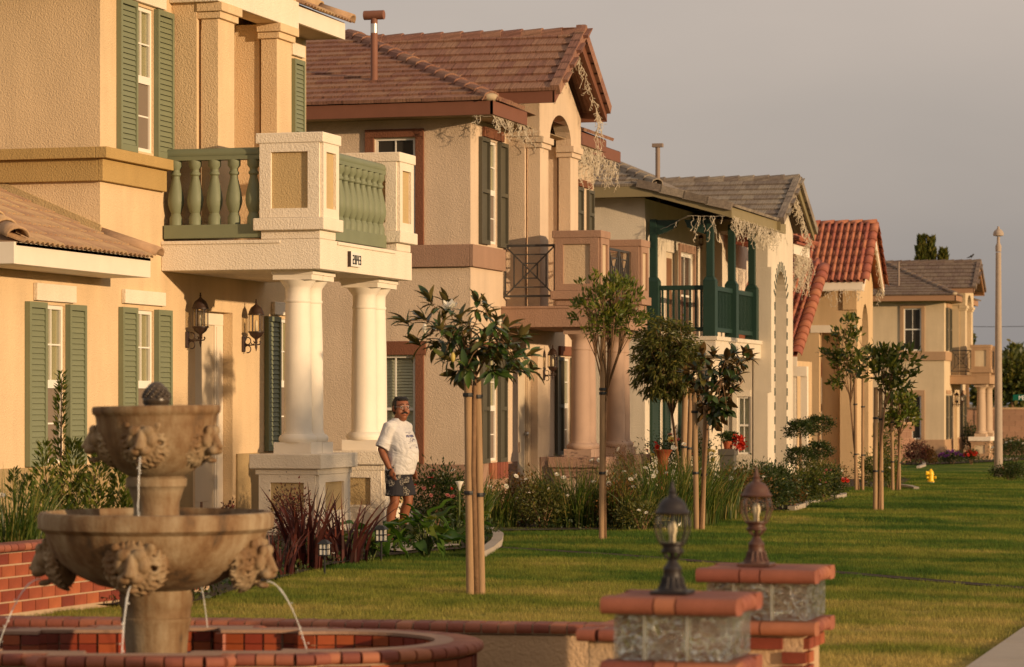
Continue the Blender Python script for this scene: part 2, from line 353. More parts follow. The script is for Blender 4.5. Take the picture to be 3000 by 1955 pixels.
# ---------------------------------------------------------------- the setting: ground, lawn, beds, pavement, road
def grid_mesh(name, xs, ys, zf, mat):
    V = [(x, y, zf(x, y)) for y in ys for x in xs]; nx = len(xs)
    Fc = [(j * nx + i, j * nx + i + 1, (j + 1) * nx + i + 1, (j + 1) * nx + i) for j in range(len(ys) - 1) for i in range(nx - 1)]
    me = bpy.data.meshes.new(name); me.from_pydata(V, [], Fc); me.materials.append(mat); me.polygons.foreach_set('use_smooth', [True] * len(Fc)); return me
m, n, b = nt('lawn_ground'); L = n.links.new
g_geo = N(n, 'ShaderNodeNewGeometry')
def grass_colour(n, dark=1.0):
    geo = N(n, 'ShaderNodeNewGeometry'); L = n.links.new
    mp = N(n, 'ShaderNodeMapping'); mp.inputs['Scale'].default_value = (.22, 1.3, .0); mp.inputs['Rotation'].default_value = (0, 0, radians(-9)); L(geo.outputs['Position'], mp.inputs['Vector'])
    n1 = N(n, 'ShaderNodeTexNoise', Scale=.8, Detail=4.0, Roughness=.6); L(mp.outputs['Vector'], n1.inputs['Vector'])  # mowing stripes and the shading of lawn undulations, painted as colour bands
    n2 = N(n, 'ShaderNodeTexNoise', Scale=.45, Detail=5.0, Roughness=.7); L(geo.outputs['Position'], n2.inputs['Vector'])
    mx = N(n, 'ShaderNodeMath', operation='ADD'); L(n1.outputs['Fac'], mx.inputs[0]); L(n2.outputs['Fac'], mx.inputs[1])
    # worn, sun-bleached turf close to the low wall
    sp = N(n, 'ShaderNodeSeparateXYZ'); L(geo.outputs['Position'], sp.inputs['Vector'])
    mr = N(n, 'ShaderNodeMapRange'); mr.inputs['From Min'].default_value = 30; mr.inputs['From Max'].default_value = 19; mr.inputs['To Min'].default_value = 0; mr.inputs['To Max'].default_value = .36
    L(sp.outputs['Y'], mr.inputs['Value']); a2 = N(n, 'ShaderNodeMath', operation='ADD'); L(mx.outputs[0], a2.inputs[0]); L(mr.outputs['Result'], a2.inputs[1])
    h = N(n, 'ShaderNodeMath', operation='MULTIPLY'); h.inputs[1].default_value = .5; L(a2.outputs[0], h.inputs[0])
    return ramp(n, h.outputs[0], [(.38, var((.042, .092, .013), dark)), (.47, var((.080, .148, .019), dark)), (.57, var((.24, .25, .040), dark)), (.70, var((.50, .38, .115), dark))])
L(grass_colour(n, .75), b.inputs['Base Color']); b.inputs['Roughness'].default_value = 1.0; b.inputs['Specular IOR Level'].default_value = .05
nz = N(n, 'ShaderNodeTexNoise', Scale=28.0, Detail=5.0, Roughness=.7); L(g_geo.outputs['Position'], nz.inputs['Vector'])
bp = N(n, 'ShaderNodeBump', Strength=.8, Distance=.06); L(nz.outputs['Fac'], bp.inputs['Height']); L(bp.outputs['Normal'], b.inputs['Normal'])
M['lawn'] = m
xs = sorted(set([-60, -45, -35, -28, -24] + [round(-20 + .6 * i, 2) for i in range(37)] + [3, 6, 10, 20, 40]))
ys = sorted(set([-20, -8, 0, 5] + [round(8 + .4 * i, 2) for i in range(156)] + [round(71 + 2 * i, 2) for i in range(40)] + [160, 180, 200, 240, 300]))
lawn = tag(bpy.data.objects.new('lawn', grid_mesh('lawn', xs, ys, gz, M['lawn'])), kind='structure'); link(lawn)
M['ground'] = mat_basic('far_ground', (.20, .16, .10), 1.0, .3, scale=.02)
mb = MB(); mb.add([(-5000, -300, -1.6), (5000, -300, -1.6), (5000, 7000, -1.6), (-5000, 7000, -1.6)], [(0, 1, 2, 3)])
tag(mb.build('ground', M['ground']), kind='structure')

def walk_x(y): return -2.45 - .00026 * max(0, y - 25) ** 2
walk = thing('sidewalk', None, None, (0, 0, 0)); walk['kind'] = 'structure'
sb = MB(); yy = [8 + .9 * i for i in range(150)]
for y0, y1 in zip(yy, yy[1:]):
    p = [(walk_x(y0), y0), (walk_x(y0) + 1.5, y0), (walk_x(y1) + 1.5, y1), (walk_x(y1), y1)]
    q = [(x, y, gz(x, y) - .1) for x, y in p] + [(x, y, gz(x, y) + .012) for x, y in p]; sb.hexa(q)
sb.build('joint_bed', M['mortar'], walk)
k = 0; y = 8.0
while y < 60:
    y1 = y + 1.5 - .016; mbk = MB(); p = [(walk_x(y), y), (walk_x(y) + 1.5, y), (walk_x(y1) + 1.5, y1), (walk_x(y1), y1)]
    mbk.hexa([(a, c, gz(a, c) - .05) for a, c in p] + [(a, c, gz(a, c) + .03) for a, c in p])
    mbk.build('slab', M['concrete'], walk, bevel=.008); y += 1.5
kb = MB(); rb = MB()
for y0, y1 in zip(yy, yy[1:]):
    for mbx, x0, x1, dz0, dz1 in ((kb, 2.6, 2.78, -.3, .02), (rb, 2.78, 12.5, -.4, -.12)):
        p = [(walk_x(y0) + x0, y0), (walk_x(y0) + x1, y0), (walk_x(y1) + x1, y1), (walk_x(y1) + x0, y1)]
        zz = [gz(walk_x(c) + 2.0, c) for a, c in p]
        mbx.hexa([(a, c, z + dz0) for (a, c), z in zip(p, zz)] + [(a, c, z + dz1) for (a, c), z in zip(p, zz)])
tag(kb.build('kerb', M['concrete']), kind='structure'); tag(rb.build('road', M['asphalt']), kind='structure')

# planting beds: soil sheets a little above the turf
def bed(name, pts, h=.03, mat='soil'):
    """pts: ground polygon, world x/y"""
    bm = bmesh.new(); vs = [bm.verts.new((x, y, 0)) for x, y in pts]; f = bm.faces.new(vs)
    bmesh.ops.triangulate(bm, faces=[f]); 
    for _ in range(4): bmesh.ops.subdivide_edges(bm, edges=[e for e in bm.edges if e.calc_length() > 1.0], cuts=1)
    bmesh.ops.triangulate(bm, faces=bm.faces[:])
    for v in bm.verts: v.co.z = gz(v.co.x, v.co.y) + h + .02 * mnoise.noise(Vector((v.co.x * 2, v.co.y * 2, 0)))
    bmesh.ops.recalc_face_normals(bm, faces=bm.faces[:])
    for f in bm.faces:
        if f.normal.z < 0: f.normal_flip()
    me = bpy.data.meshes.new(name); bm.to_mesh(me); bm.free(); me.materials.append(M[mat])
    return tag(link(bpy.data.objects.new(name, me)), kind='structure')
def gp2(px, py): p = GP(px, py); return (p.x, p.y)
BED1 = [gp2(*p) for p in [(-150, 1795), (560, 1775), (640, 1752), (720, 1725), (830, 1698), (940, 1668), (1050, 1648), (1150, 1634), (1260, 1622), (1345, 1616), (1400, 1608)]] + [(-10.35, 35.6), (-11.0, 36.9), (-16.0, 39.0), (-16.0, 27), (-14.5, 20)]
BED2 = [gp2(*p) for p in [(1400, 1608), (1440, 1602), (1456, 1585), (1430, 1562), (1500, 1553), (1640, 1556), (1780, 1557), (1920, 1553), (2000, 1547), (2040, 1530), (2090, 1513)]] + [(-12.6, 53), (-16, 55), (-16, 38), (-11.2, 37)]
BED3 = [gp2(*p) for p in [(2140, 1512), (2250, 1501), (2320, 1495), (2380, 1478), (2440, 1470), (2475, 1452), (2462, 1436)]] + [(-14.2, 76), (-16.0, 80), (-17, 54), (-13.0, 54)]
BED4 = [gp2(*p) for p in [(2545, 1432), (2600, 1428), (2640, 1424), (2670, 1405)]] + [(-15.5, 96), (-18, 90), (-15.5, 78)]
BED5 = [(-20.5, 121), (-18.2, 116), (-16.4, 117), (-15.6, 120), (-14.8, 128), (-13.6, 140), (-20, 142), (-21, 130)]
BEDS = [BED1, BED2, BED3, BED4, BED5]
for p in BEDS: bed('planting_bed', p)
bed('garden_path', [gp2(*p) for p in [(1085, 1620), (1180, 1628), (1262, 1617), (1345, 1611), (1340, 1597), (1240, 1600), (1160, 1600), (1100, 1598)]], .055, 'concrete')
# curved concrete edging strips between bed and turf
def edging(pts, label):
    P = [GP(*p) for p in pts]; Q = []
    for a, c in zip(P, P[1:]):
        for t in range(4): Q.append(a.lerp(c, t / 4))
    Q.append(P[-1]); mb = MB()
    for a, c in zip(Q, Q[1:]): mb.bar(a + Vector((0, 0, .02)), c + Vector((0, 0, .02)), .13, .12)
    tag(mb.build('concrete_edging', M['concrete']), label, 'edging', 'concrete edging along the beds')
edging([(1395, 1640), (1430, 1622), (1455, 1600), (1460, 1580), (1432, 1562)], 'curved concrete edging where the bed ends behind the near magnolia')
edging([(2030, 1543), (2050, 1530), (2095, 1512)], 'concrete edging strip curving away behind the two stakes of the dark magnolia')
edging([(2318, 1497), (2350, 1487), (2392, 1477)], 'concrete edging strip beside the brown flower spikes')
edging([(2440, 1463), (2470, 1459), (2472, 1455)], 'short pale concrete edging by the pink rose bush')
edging([(2640, 1428), (2665, 1431), (2685, 1437)], 'grey concrete edging between the thin street trees and the hydrant')
edging([(2690, 1372), (2708, 1366), (2706, 1356), (2696, 1353)], 'pale curved concrete edging before the farthest house')

# soil-dark strip painted for the shade at the step between the two lawns
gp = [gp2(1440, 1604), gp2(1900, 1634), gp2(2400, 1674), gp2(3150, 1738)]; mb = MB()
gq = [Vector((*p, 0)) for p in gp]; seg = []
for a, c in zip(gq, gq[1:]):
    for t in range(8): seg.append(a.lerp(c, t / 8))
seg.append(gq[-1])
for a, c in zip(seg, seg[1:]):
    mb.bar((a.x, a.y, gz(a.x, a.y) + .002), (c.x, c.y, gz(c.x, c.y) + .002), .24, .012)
tag(mb.build('lawn_step_shade', M['soil']), kind='structure')
STEP_SHADE = [(p.x, p.y) for p in seg]

# ---------------------------------------------------------------- parts of houses
def FS(O, a=0.0):   # a street-facing plane: u along the street, -y outwards
    return Matrix(((0, -1, 0, O[0] + a), (1, 0, 0, O[1]), (0, 0, 1, O[2]), (0, 0, 0, 1)))
def FB(O, b=0.0):   # a plane facing back along the street
    return Matrix(((1, 0, 0, O[0]), (0, 1, 0, O[1] + b), (0, 0, 1, O[2]), (0, 0, 0, 1)))
def holed(mb, u0, u1, c0, c1, y0, y1, holes):
    us = sorted(set([u0, u1] + [min(max(h[i], u0), u1) for h in holes for i in (0, 1)])); cs = sorted(set([c0, c1] + [min(max(h[i], c0), c1) for h in holes for i in (2, 3)]))
    for i in range(len(us) - 1):
        run = None
        for j in range(len(cs) - 1):
            um, cm = (us[i] + us[i + 1]) / 2, (cs[j] + cs[j + 1]) / 2
            inside = any(h[0] < um < h[1] and h[2] < cm < h[3] for h in holes)
            if not inside: run = [cs[j], cs[j + 1]] if run is None else [run[0], cs[j + 1]]
            if run and (inside or j == len(cs) - 2):
                mb.box(us[i], us[i + 1], y0, y1, *run); run = None
    return mb
def window(root, T, u0, u1, c0, c1, style='hung', fw=.05):
    f = MB(mat=T); y0, y1 = .03, .09; mid = (c0 + c1) / 2 if style != 'plain4' else c0 + (c1 - c0) * .5
    f.box(u0, u0 + fw, y0, y1, c0, c1); f.box(u1 - fw, u1, y0, y1, c0, c1); f.box(u0 + fw, u1 - fw, y0, y1, c0, c0 + fw); f.box(u0 + fw, u1 - fw, y0, y1, c1 - fw, c1)
    rail = .05 if style == 'hung' else .025
    f.box(u0 + fw, u1 - fw, y0 - .004, y1 - .01, mid - rail, mid + rail); um = (u0 + u1) / 2
    f.box(um - .011, um + .011, y0 + .008, y1 - .02, mid + rail, c1 - fw)
    if style == 'hung': f.box(u0 + fw, u1 - fw, y0 + .010, y1 - .02, (mid + c1) / 2 - .01, (mid + c1) / 2 + .01)
    if style != 'hung': f.box(um - .011, um + .011, y0 + .008, y1 - .02, c0 + fw, mid - rail)
    w = f.build('window', M['white_frame'], root)
    rows = [(mid + rail, (mid + c1) / 2 - .01), ((mid + c1) / 2 + .01, c1 - fw)] if style == 'hung' else [(mid + rail, c1 - fw), (c0 + fw, mid - rail)]
    gl = M['pane'] if style in ('hung', 'blind') else M['glass']
    for r0, r1 in rows:
        for a0, a1 in ((u0 + fw, um - .011), (um + .011, u1 - fw)):
            MB(mat=T).box(a0, a1, y0 + .03, y0 + .036, r0, r1).build('pane', gl, w)
    if style == 'hung':
        MB(mat=T).box(u0 + fw, u1 - fw, y0 + .025, y0 + .031, c0 + fw, mid - rail).build('insect_screen', M['screen'], w)
        MB(mat=T).box(u0 + fw, u1 - fw, y0 + .022, y0 + .0249, c0 + (mid - c0) * .5 - .01, c0 + (mid - c0) * .5 + .01).build('muntin', M['white_frame'], w)
        cu = MB(mat=T); nf = 9; x = u0
        for i in range(nf):
            x1 = u0 + (u1 - u0) * (i + 1) / nf; cu.hexa([(x, .095, c0), ((x + x1) / 2, .085, c0), (x1, .095, c0), ((x + x1) / 2, .105, c0), (x, .095, c1), ((x + x1) / 2, .085, c1), (x1, .095, c1), ((x + x1) / 2, .105, c1)]); x = x1
        cu.box(u0, u1, .106, .112, c0, c1); cu.build('curtain', M['curtain'], w)
    elif style == 'blind':
        nsl = int((c1 - c0 - 2 * fw) / .055); sl = None
        MB(mat=T).box(u0, u1, .16, .17, c0, c1).build('blind_backing', M['blind'], w)
        for i in range(nsl):
            z = c0 + fw + .055 * i
            if sl is None: sl = MB(mat=T).hexa([(u0 + fw, .10, z), (u1 - fw, .10, z), (u1 - fw, .125, z + .01), (u0 + fw, .125, z + .01), (u0 + fw, .118, z + .048), (u1 - fw, .118, z + .048), (u1 - fw, .143, z + .055), (u0 + fw, .143, z + .055)]).build('blind_slat', M['blind'], w)
            else: put('blind_slat', sl.data, Matrix.Translation((0, 0, .055 * i)), w)
    return w
_slat = {}
def shutter(root, T, u0, u1, c0, c1, mat, kind='louver', d=.07):
    s = MB(mat=T); st = .055
    s.box(u0, u0 + st, -d, -.005, c0, c1); s.box(u1 - st, u1, -d, -.005, c0, c1); s.box(u0 + st, u1 - st, -d, -.005, c0, c0 + .08); s.box(u0 + st, u1 - st, -d, -.005, c1 - .07, c1)
    s.box(u0 + st, u1 - st, -.02, -.008, c0 + .08, c1 - .07)
    if kind == 'panel': s.box(u0 + st, u1 - st, -d, -.02, (c0 + c1) / 2 - .035, (c0 + c1) / 2 + .035)
    o = s.build('shutter', mat, root)
    if kind == 'louver':
        key = (round(u1 - u0, 2), mat.name)
        if key not in _slat:
            w = (u1 - u0) / 2 - st
            _slat[key] = MB().hexa([(-w, -.012, -.030), (w, -.012, -.030), (w, .0, -.030), (-w, .0, -.030), (-w, .004, .0325), (w, .004, .0325), (w, .016, .0325), (-w, .016, .0325)]).mesh('slat', mat)
        nsl = int((c1 - c0 - .17) / .066)
        for i in range(nsl):
            put('slat', _slat[key], T @ Matrix.Translation(((u0 + u1) / 2, -.05, c0 + .115 + i * (c1 - c0 - .19) / (nsl - .4))), o)
    return o
def tile_mesh(name, kind, w, l, mat):
    mb = MB()
    if kind == 'flat':
        mb.hexa([(-w / 2 + .004, -.03, .004), (w / 2 - .004, -.03, .004), (w / 2 - .004, l, .004), (-w / 2 + .004, l, .004), (-w / 2 + .004, -.03, .068), (w / 2 - .004, -.03, .068), (w / 2 - .004, l, .018), (-w / 2 + .004, l, .018)])
        return mb.mesh(name, mat)
    pr = []
    if kind == 'barrel':    # one roll and one pan
        for i in range(9): t = pi * i / 8; pr.append((-w / 2 + w * .30 - w * .30 * cos(t), .085 * sin(t) + .02))
        for i in range(1, 4): pr.append((-w / 2 + w * .6 + w * .4 * i / 3, .02 - .012 * sin(pi * i / 3)))
    else:                   # two low rolls
        for i in range(13): t = i / 12; pr.append((-w / 2 + w * t, .022 + .036 * abs(sin(2 * pi * t))))
    n = len(pr); v = []
    for y, dz, th in ((-.03, .02, .018), (l, 0, .018)):
        v += [(x, y, z + dz) for x, z in pr] + [(x, y, z + dz - th) for x, z in pr]
    f = []
    for i in range(n - 1):
        f += [(i, i + 1, 2 * n + i + 1, 2 * n + i), (n + i + 1, n + i, 3 * n + i, 3 * n + i + 1), (i + 1, i, n + i, n + i + 1), (2 * n + i, 2 * n + i + 1, 3 * n + i + 1, 3 * n + i)]
    f += [(0, 2 * n, 3 * n, n), (n - 1, 2 * n - 1, 4 * n - 1, 3 * n - 1)]
    mb.add(v, f); return mb.mesh(name, mat, smooth=(kind == 'barrel'))
def tiles(roof, me, org, ud, nrm, nu, nv, w, e, keep=None, stag=.5, u0=0.0, jit=.006, limit=300):
    ud = Vector(ud).normalized(); nrm = Vector(nrm).normalized(); vd = nrm.cross(ud); org = Vector(org); rn = random.Random(len(KIDS)); cnt = 0
    for j in range(nv):
        for i in range(nu):
            u = u0 + (i + .5 + (stag if j % 2 else 0)) * w; v = j * e
            p = org + ud * u + vd * v
            if keep and not keep(p): continue
            p = p + nrm * rn.uniform(0, jit) + vd * rn.uniform(-jit, jit); cnt += 1
            if cnt > limit: return
            put('tile', me, frame(p, ud + vd * rn.uniform(-.008, .008), nrm), roof)
def caps(roof, me, p, q, step, up=(0, 0, 1), name='ridge_tile'):
    p, q = Vector(p), Vector(q); L = (q - p).length; d = (q - p).normalized(); n = max(1, int(L / step))
    x = d.cross(Vector(up)).normalized(); z = x.cross(d)
    for i in range(n):
        m = Matrix((x, d, z)).transposed().to_4x4(); m.translation = p + d * (i * step); put(name, me, m @ Matrix.Rotation(-.035, 4, 'X'), roof)
def cap_mesh(name, w, l, mat, flat=True):
    mb = MB(); 
    if flat: pr = [(-w * .6, -.07), (-w * .42, .06), (-w * .12, .10), (w * .12, .10), (w * .42, .06), (w * .6, -.07)]
    else: pr = [(w / 2 * cos(pi - pi * i / 8), w * .45 * sin(pi * i / 8) - .03) for i in range(9)]
    n = len(pr); v = []
    for y, k in ((-.02, 1.08), (l, .95)):
        v += [(x * k, y, z + (.02 if y < 0 else 0)) for x, z in pr] + [(x * k * .9, y, z * .85 - .015 + (.02 if y < 0 else 0)) for x, z in pr]
    f = []
    for i in range(n - 1): f += [(i, i + 1, 2 * n + i + 1, 2 * n + i), (n + i + 1, n + i, 3 * n + i, 3 * n + i + 1), (i + 1, i, n + i, n + i + 1), (2 * n + i, 2 * n + i + 1, 3 * n + i + 1, 3 * n + i)]
    f += [(0, 2 * n, 3 * n, n), (n - 1, 2 * n - 1, 4 * n - 1, 3 * n - 1)]
    mb.add(v, f); return mb.mesh(name, mat, smooth=not flat)
def digits(root, T, txt, u, y, c, h, mat, name='house_number'):
    """solid seven-segment-like numerals"""
    SEG = {'0': 'abcdef', '1': 'bc', '2': 'abged', '3': 'abgcd', '4': 'fgbc', '5': 'afgcd', '6': 'afgedc', '7': 'abc', '8': 'abcdefg', '9': 'abcdfg'}
    w = h * .52; t = h * .16; mb = MB(mat=T)
    for k, ch in enumerate(txt):
        x = u + k * (w + h * .2)
        R = {'a': (x, x + w, c + h - t, c + h), 'd': (x, x + w, c, c + t), 'g': (x, x + w, c + h / 2 - t / 2, c + h / 2 + t / 2), 'f': (x, x + t, c + h / 2, c + h), 'b': (x + w - t, x + w, c + h / 2, c + h), 'e': (x, x + t, c, c + h / 2), 'c': (x + w - t, x + w, c, c + h / 2)}
        for j, sgm in enumerate(SEG[ch]): r = R[sgm]; mb.box(r[0], r[1], y - .004 - .0004 * j, y, r[2], r[3])
    return mb.build(name, mat, root)

BAL = [(r_ * 1.30, z_) for r_, z_ in [(.062, 0), (.062, .10), (.052, .13), (.045, .16), (.058, .20), (.075, .27), (.080, .33), (.072, .42), (.052, .54), (.038, .62), (.036, .65), (.050, .67), (.050, .69), (.038, .71), (.038, .74), (.062, .78), (.062, .86)]]
def pedestal_top(root, O, a0, a1, b0, b1, P):
    mb = MB(O); mb.box(a0, a1, b0, b1, 3.852, 5.10); mb.box(a0 - .08, a1 + .08, b0 - .08, b1 + .08, 3.965, 4.125); mb.box(a0 - .055, a1 + .06, b0 - .055, b1 + .055, 5.10, 5.235)
    o = mb.build('balcony_pedestal', M[P['ped']], root, bevel=.012); mb = MB(O)
    # recessed panels: a proud frame round each face
    t = .045
    for (p0, p1, q, s) in ((a0, a1, b0, 'b'), (b0, b1, a1, 'a')):
        w = (p1 - p0) * .19
        for (u0, u1, c0, c1) in ((p0, p0 + w, 4.13, 5.098), (p1 - w, p1, 4.13, 5.098), (p0 + w, p1 - w, 4.13, 4.25), (p0 + w, p1 - w, 4.985, 5.098)):
            if s == 'b': mb.box(u0, u1, q - t, q - .001, c0, c1)
            else: mb.box(q + .001, q + t, u0, u1, c0, c1)
    mb.build('panel_frame', M[P['ped']], o)['kind'] = 'stuff'
    w = (a1 - a0) * .19; MB(O).box(a0 + w, a1 - w, b0 - .004, b0 + .01, 4.25, 4.985).build('panel', M[P['panel']], o)
    w = (b1 - b0) * .19; MB(O).box(a1 - .01, a1 + .004, b0 + w, b1 - w, 4.25, 4.985).build('panel', M[P['panel']], o)
def column_pair(root, O, a, bs, P):
    a0, a1, b0, b1 = a - .38, a + .40, bs[0] - .40, bs[1] + .38
    mb = MB(O); mb.box(a0, a1, b0, b1, -.3, .78); mb.box(a0 - .04, a1 + .04, b0 - .04, b1 + .04, -.3, .26); mb.box(a0 - .05, a1 + .05, b0 - .05, b1 + .05, .78, .86); mb.box(a0 - .11, a1 + .11, b0 - .11, b1 + .11, .86, 1.05)
    o = mb.build('column_pedestal', M[P['cped']], root, bevel=.012); mb = MB(O); t = .04
    for (p0, p1, q, s) in ((a0, a1, b0, 'b'), (b0, b1, a1, 'a')):
        w = (p1 - p0) * .20
        for (u0, u1, c0, c1) in ((p0, p0 + w, .262, .779), (p1 - w, p1, .262, .779), (p0 + w, p1 - w, .68, .779), (p0 + w, p1 - w, .262, .30)):
            if s == 'b': mb.box(u0, u1, q - t, q - .001, c0, c1)
            else: mb.box(q + .001, q + t, u0, u1, c0, c1)
    mb.build('panel_frame', M[P['cped']], o)['kind'] = 'stuff'
    w = (a1 - a0) * .2; MB(O).box(a0 + w, a1 - w, b0 - .004, b0 + .01, .30, .68).build('panel', M[P['panel']], o)
    w = (b1 - b0) * .2; MB(O).box(a1 - .01, a1 + .004, b0 + w, b1 - w, .30, .68).build('panel', M[P['panel']], o)
    if P.get('capcol'): MB(O).box(a0 - .12, a1 + .12, b0 - .12, b1 + .12, .87, 1.06).build('pedestal_cap', M[P['capcol']], o, bevel=.01)
    for i, b in enumerate(bs):
        mb = MB(O); r = .183; e = .0 if i == 0 else .004
        mb.box(a - .26 + e, a + .26 - e, b - .21, b + .21, 1.05, 1.20 - e)
        mb.lathe([(r + .055, 1.20), (r + .07, 1.23), (r + .07, 1.26), (r + .05, 1.29), (r + .015, 1.31), (r + .01, 1.33), (r, 1.36), (r, 1.8), (r - .006, 2.4), (r - .02, 3.0), (r - .022, 3.03), (r - .01, 3.045), (r - .01, 3.065), (r - .022, 3.08), (r - .02, 3.22), (r + .0, 3.25), (r + .03, 3.29), (r + .06, 3.33)], 28, (a, b, 0))
        mb.box(a - .27 + e, a + .27 - e, b - .215, b + .215, 3.33, 3.40 - e); mb.box(a - .29 + e, a + .29 - e, b - .222, b + .222, 3.40 - e, 3.456 - e)
        mb.build('column', M[P['col']], root, auto=40)
def iron_panel(root, T, u0, u1, c0, c1, name='railing_panel', k=2):
    mb = MB(mat=T); t = .035; e = 0
    mb.box(u0, u1, -.018, .018, c1 - .045, c1); mb.box(u0, u1, -.016, .016, c0, c0 + .04); mb.box(u0, u0 + t, -.015, .015, c0, c1); mb.box(u1 - t, u1, -.015, .015, c0, c1)
    cu, cc = (u0 + u1) / 2, (c0 + c1) / 2
    for d in (-1, 1): mb.bar((u0 + t, .0, cc - d * (cc - c0 - .04)), (u1 - t, .0, cc + d * (cc - c0 - .04)), .024 + .001 * d, .024)
    for i, s in enumerate((.62, .28)):
        hu, hc = (u1 - u0) / 2 * s, (c1 - c0) / 2 * s
        for a, b_ in (((cu - hu, cc - hc), (cu + hu, cc - hc)), ((cu - hu, cc + hc), (cu + hu, cc + hc)), ((cu - hu, cc - hc), (cu - hu, cc + hc)), ((cu + hu, cc - hc), (cu + hu, cc + hc))):
            mb.bar((a[0], .001, a[1]), (b_[0], .001, b_[1]), .024, .024)
    return mb.build(name, M['iron'], root)
# ---------------------------------------------------------------- the house model that stands three times in the row
def house_a(name, label, O, P):
    """local axes: a towards the street, b along the street, c up; the origin is the ground at the near front corner"""
    R = thing(name, label, 'house', O); T0 = FS(O); B0 = FB(O); wing = P.get('wing'); dep = P['dep']; wm = M[P['wall']]
    bl = 7.49
    UW = (1.05, 1.69, 4.98, 6.86); LW = (1.05, 1.70, .99, 2.92); DR = (3.13, 4.50, .12, 2.98); W3 = (6.27, 6.92, 1.04, 2.95); RC = (2.46, 4.60, 3.85, 7.15)
    wl = MB(O, None)
    wl.box(-10, -.25, .22, bl, -.9, 7.3)
    wl2 = MB(mat=T0); holed(wl2, 0, bl, -.9, 7.3, 0, .249, [UW, LW, DR, W3, RC]); wl.v += [tuple(v) for v in wl2.v]; n0 = len(wl.v) - len(wl2.v); wl.f += [tuple(i + n0 for i in f) for f in wl2.f]; wl.mi += [0] * len(wl2.f)
    side = P.get('side_windows'); hol = []
    if side: hol = [(-1.81, -1.04, 4.95, 6.85), (-1.81, -1.04, .97, 2.92)]
    wl3 = MB(mat=B0); holed(wl3, -10, -.25, -.9, 7.3, 0, .219, hol); n0 = len(wl.v); wl.v += [tuple(v) for v in wl3.v]; wl.f += [tuple(i + n0 for i in f) for f in wl3.f]; wl.mi += [0] * len(wl3.f)
    if P.get('setback'): wl.box(-10, -1.0, bl, 12.7, -.9, 7.5)
    if wing:
        wl.box(-10, -.25, -3.2, .2199, -.9, 3.3)
        w4 = MB(mat=T0); holed(w4, -3.2, -.001, -.9, 3.35, 0, .249, [(-1.66, -1.04, .99, 2.90)]); n0 = len(wl.v); wl.v += [tuple(v) for v in w4.v]; wl.f += [tuple(i + n0 for i in f) for f in w4.f]; wl.mi += [0] * len(w4.f)
    wl.build('wall', wm, R)
    # base band and the belt between the storeys
    mb = MB(O); mb.box(.002, .03, (-3.2 if wing else -.03), DR[0] - .15, -.9, .95); mb.box(.002, .035, DR[1] + .12, bl - .01, -.9, 1.0)
    if not wing: mb.box(-10, .0, -.032, -.002, -.9, .95)
    mb.build('base_band', M[P['base']], R, bevel=.008)
    mb = MB(O)
    if P['belt'] == 2:
        mb.box(.002, .16, -.16, 2.0, 4.78, 4.92); mb.box(-10, .0, -.161, -.002, 4.781, 4.92); mb.box(.002, .075, -.075, 1.97, 4.50, 4.779); mb.box(-10, .0, -.0755, -.002, 4.501, 4.78)
    else: mb.box(.002, .075, -.075, 2.02, 4.50, 4.90); mb.box(-10, .0, -.0755, -.002, 4.501, 4.90)
    mb.build('belt_course', M[P['belt_mat']], R, bevel=.008)
    # windows with shutters
    sm, sk = M[P['shut']], P['shut_kind']; st = 'hung'
    window(R, T0, *UW, style=st); shutter(R, T0, .50, 1.04, 4.94, 6.88, sm, sk); shutter(R, T0, 1.70, 2.24, 4.94, 6.88, sm, sk)
    window(R, T0, *LW, style=st); shutter(R, T0, .56, 1.04, .96, 2.94, sm, sk); shutter(R, T0, 1.71, 2.18, .96, 2.94, sm, sk)
    window(R, T0, *W3, style=st); shutter(R, T0, 5.74, 6.26, 1.02, 2.97, sm, sk); shutter(R, T0, 6.93, 7.40, 1.02, 2.97, sm, sk)
    shutter(R, T0, 6.84, 7.28, 5.0, 6.82, sm, sk)
    blocks = [(.72, 2.0, 6.90, 7.08), (.66, 1.98, 2.99, 3.17), (6.02, 7.2, 3.0, 3.19)] + ([(-1.93, -.82, 2.94, 3.15)] if wing else []) + [(6.78, 7.3, 6.87, 7.05)]
    for u0, u1, c0, c1 in blocks: MB(mat=T0).box(u0, u1, -.06, -.001, c0, c1).build('lintel', M[P['lintel']], R, bevel=.008)
    if wing:
        window(R, T0, -1.66, -1.04, .99, 2.90, style=st); shutter(R, T0, -2.16, -1.67, .96, 2.92, sm, sk); shutter(R, T0, -1.03, -.54, .96, 2.92, sm, sk)
    if P.get('brick_sill'):
        mb = MB(mat=T0); mb.box(1.0, 2.3, -.05, -.031, .45, .74); mb.build('sill_panel', M['h2_trim'], R)
        bm_ = MB().box(-.075, .075, -.03, .03, 0, .30).mesh('brick', M['brick_cap'])
        for i in range(6): put('brick', bm_, T0 @ Matrix.Translation((1.12 + .18 * i, -.07, .66)), R)
    if side:
        for (c0, c1, w0, w1, stl) in ((4.903, 7.0, 4.95, 6.85, 'plain4'), (.951, 3.17, .97, 2.92, P.get('low_style', 'blind'))):
            mb = MB(mat=B0); mb.box(-1.99, -1.82, -.05, -.001, c0, w1 + .001); mb.box(-1.03, -.87, -.05, -.001, c0, w1 + .001)
            if stl == 'plain4': mb.box(-1.99, -.87, -.05, -.001, w1 + .001, c1)
            else: mb.box(-2.03, -.83, -.06, -.001, w1 + .001, c1)
            mb.build('window_trim', M[P['side_trim']], R, bevel=.008)
            window(R, B0, -1.81, -1.04, w0, w1, style=stl)
    # door recess
    D0 = FS(O, -.2); dw = M[P['door_trim']]
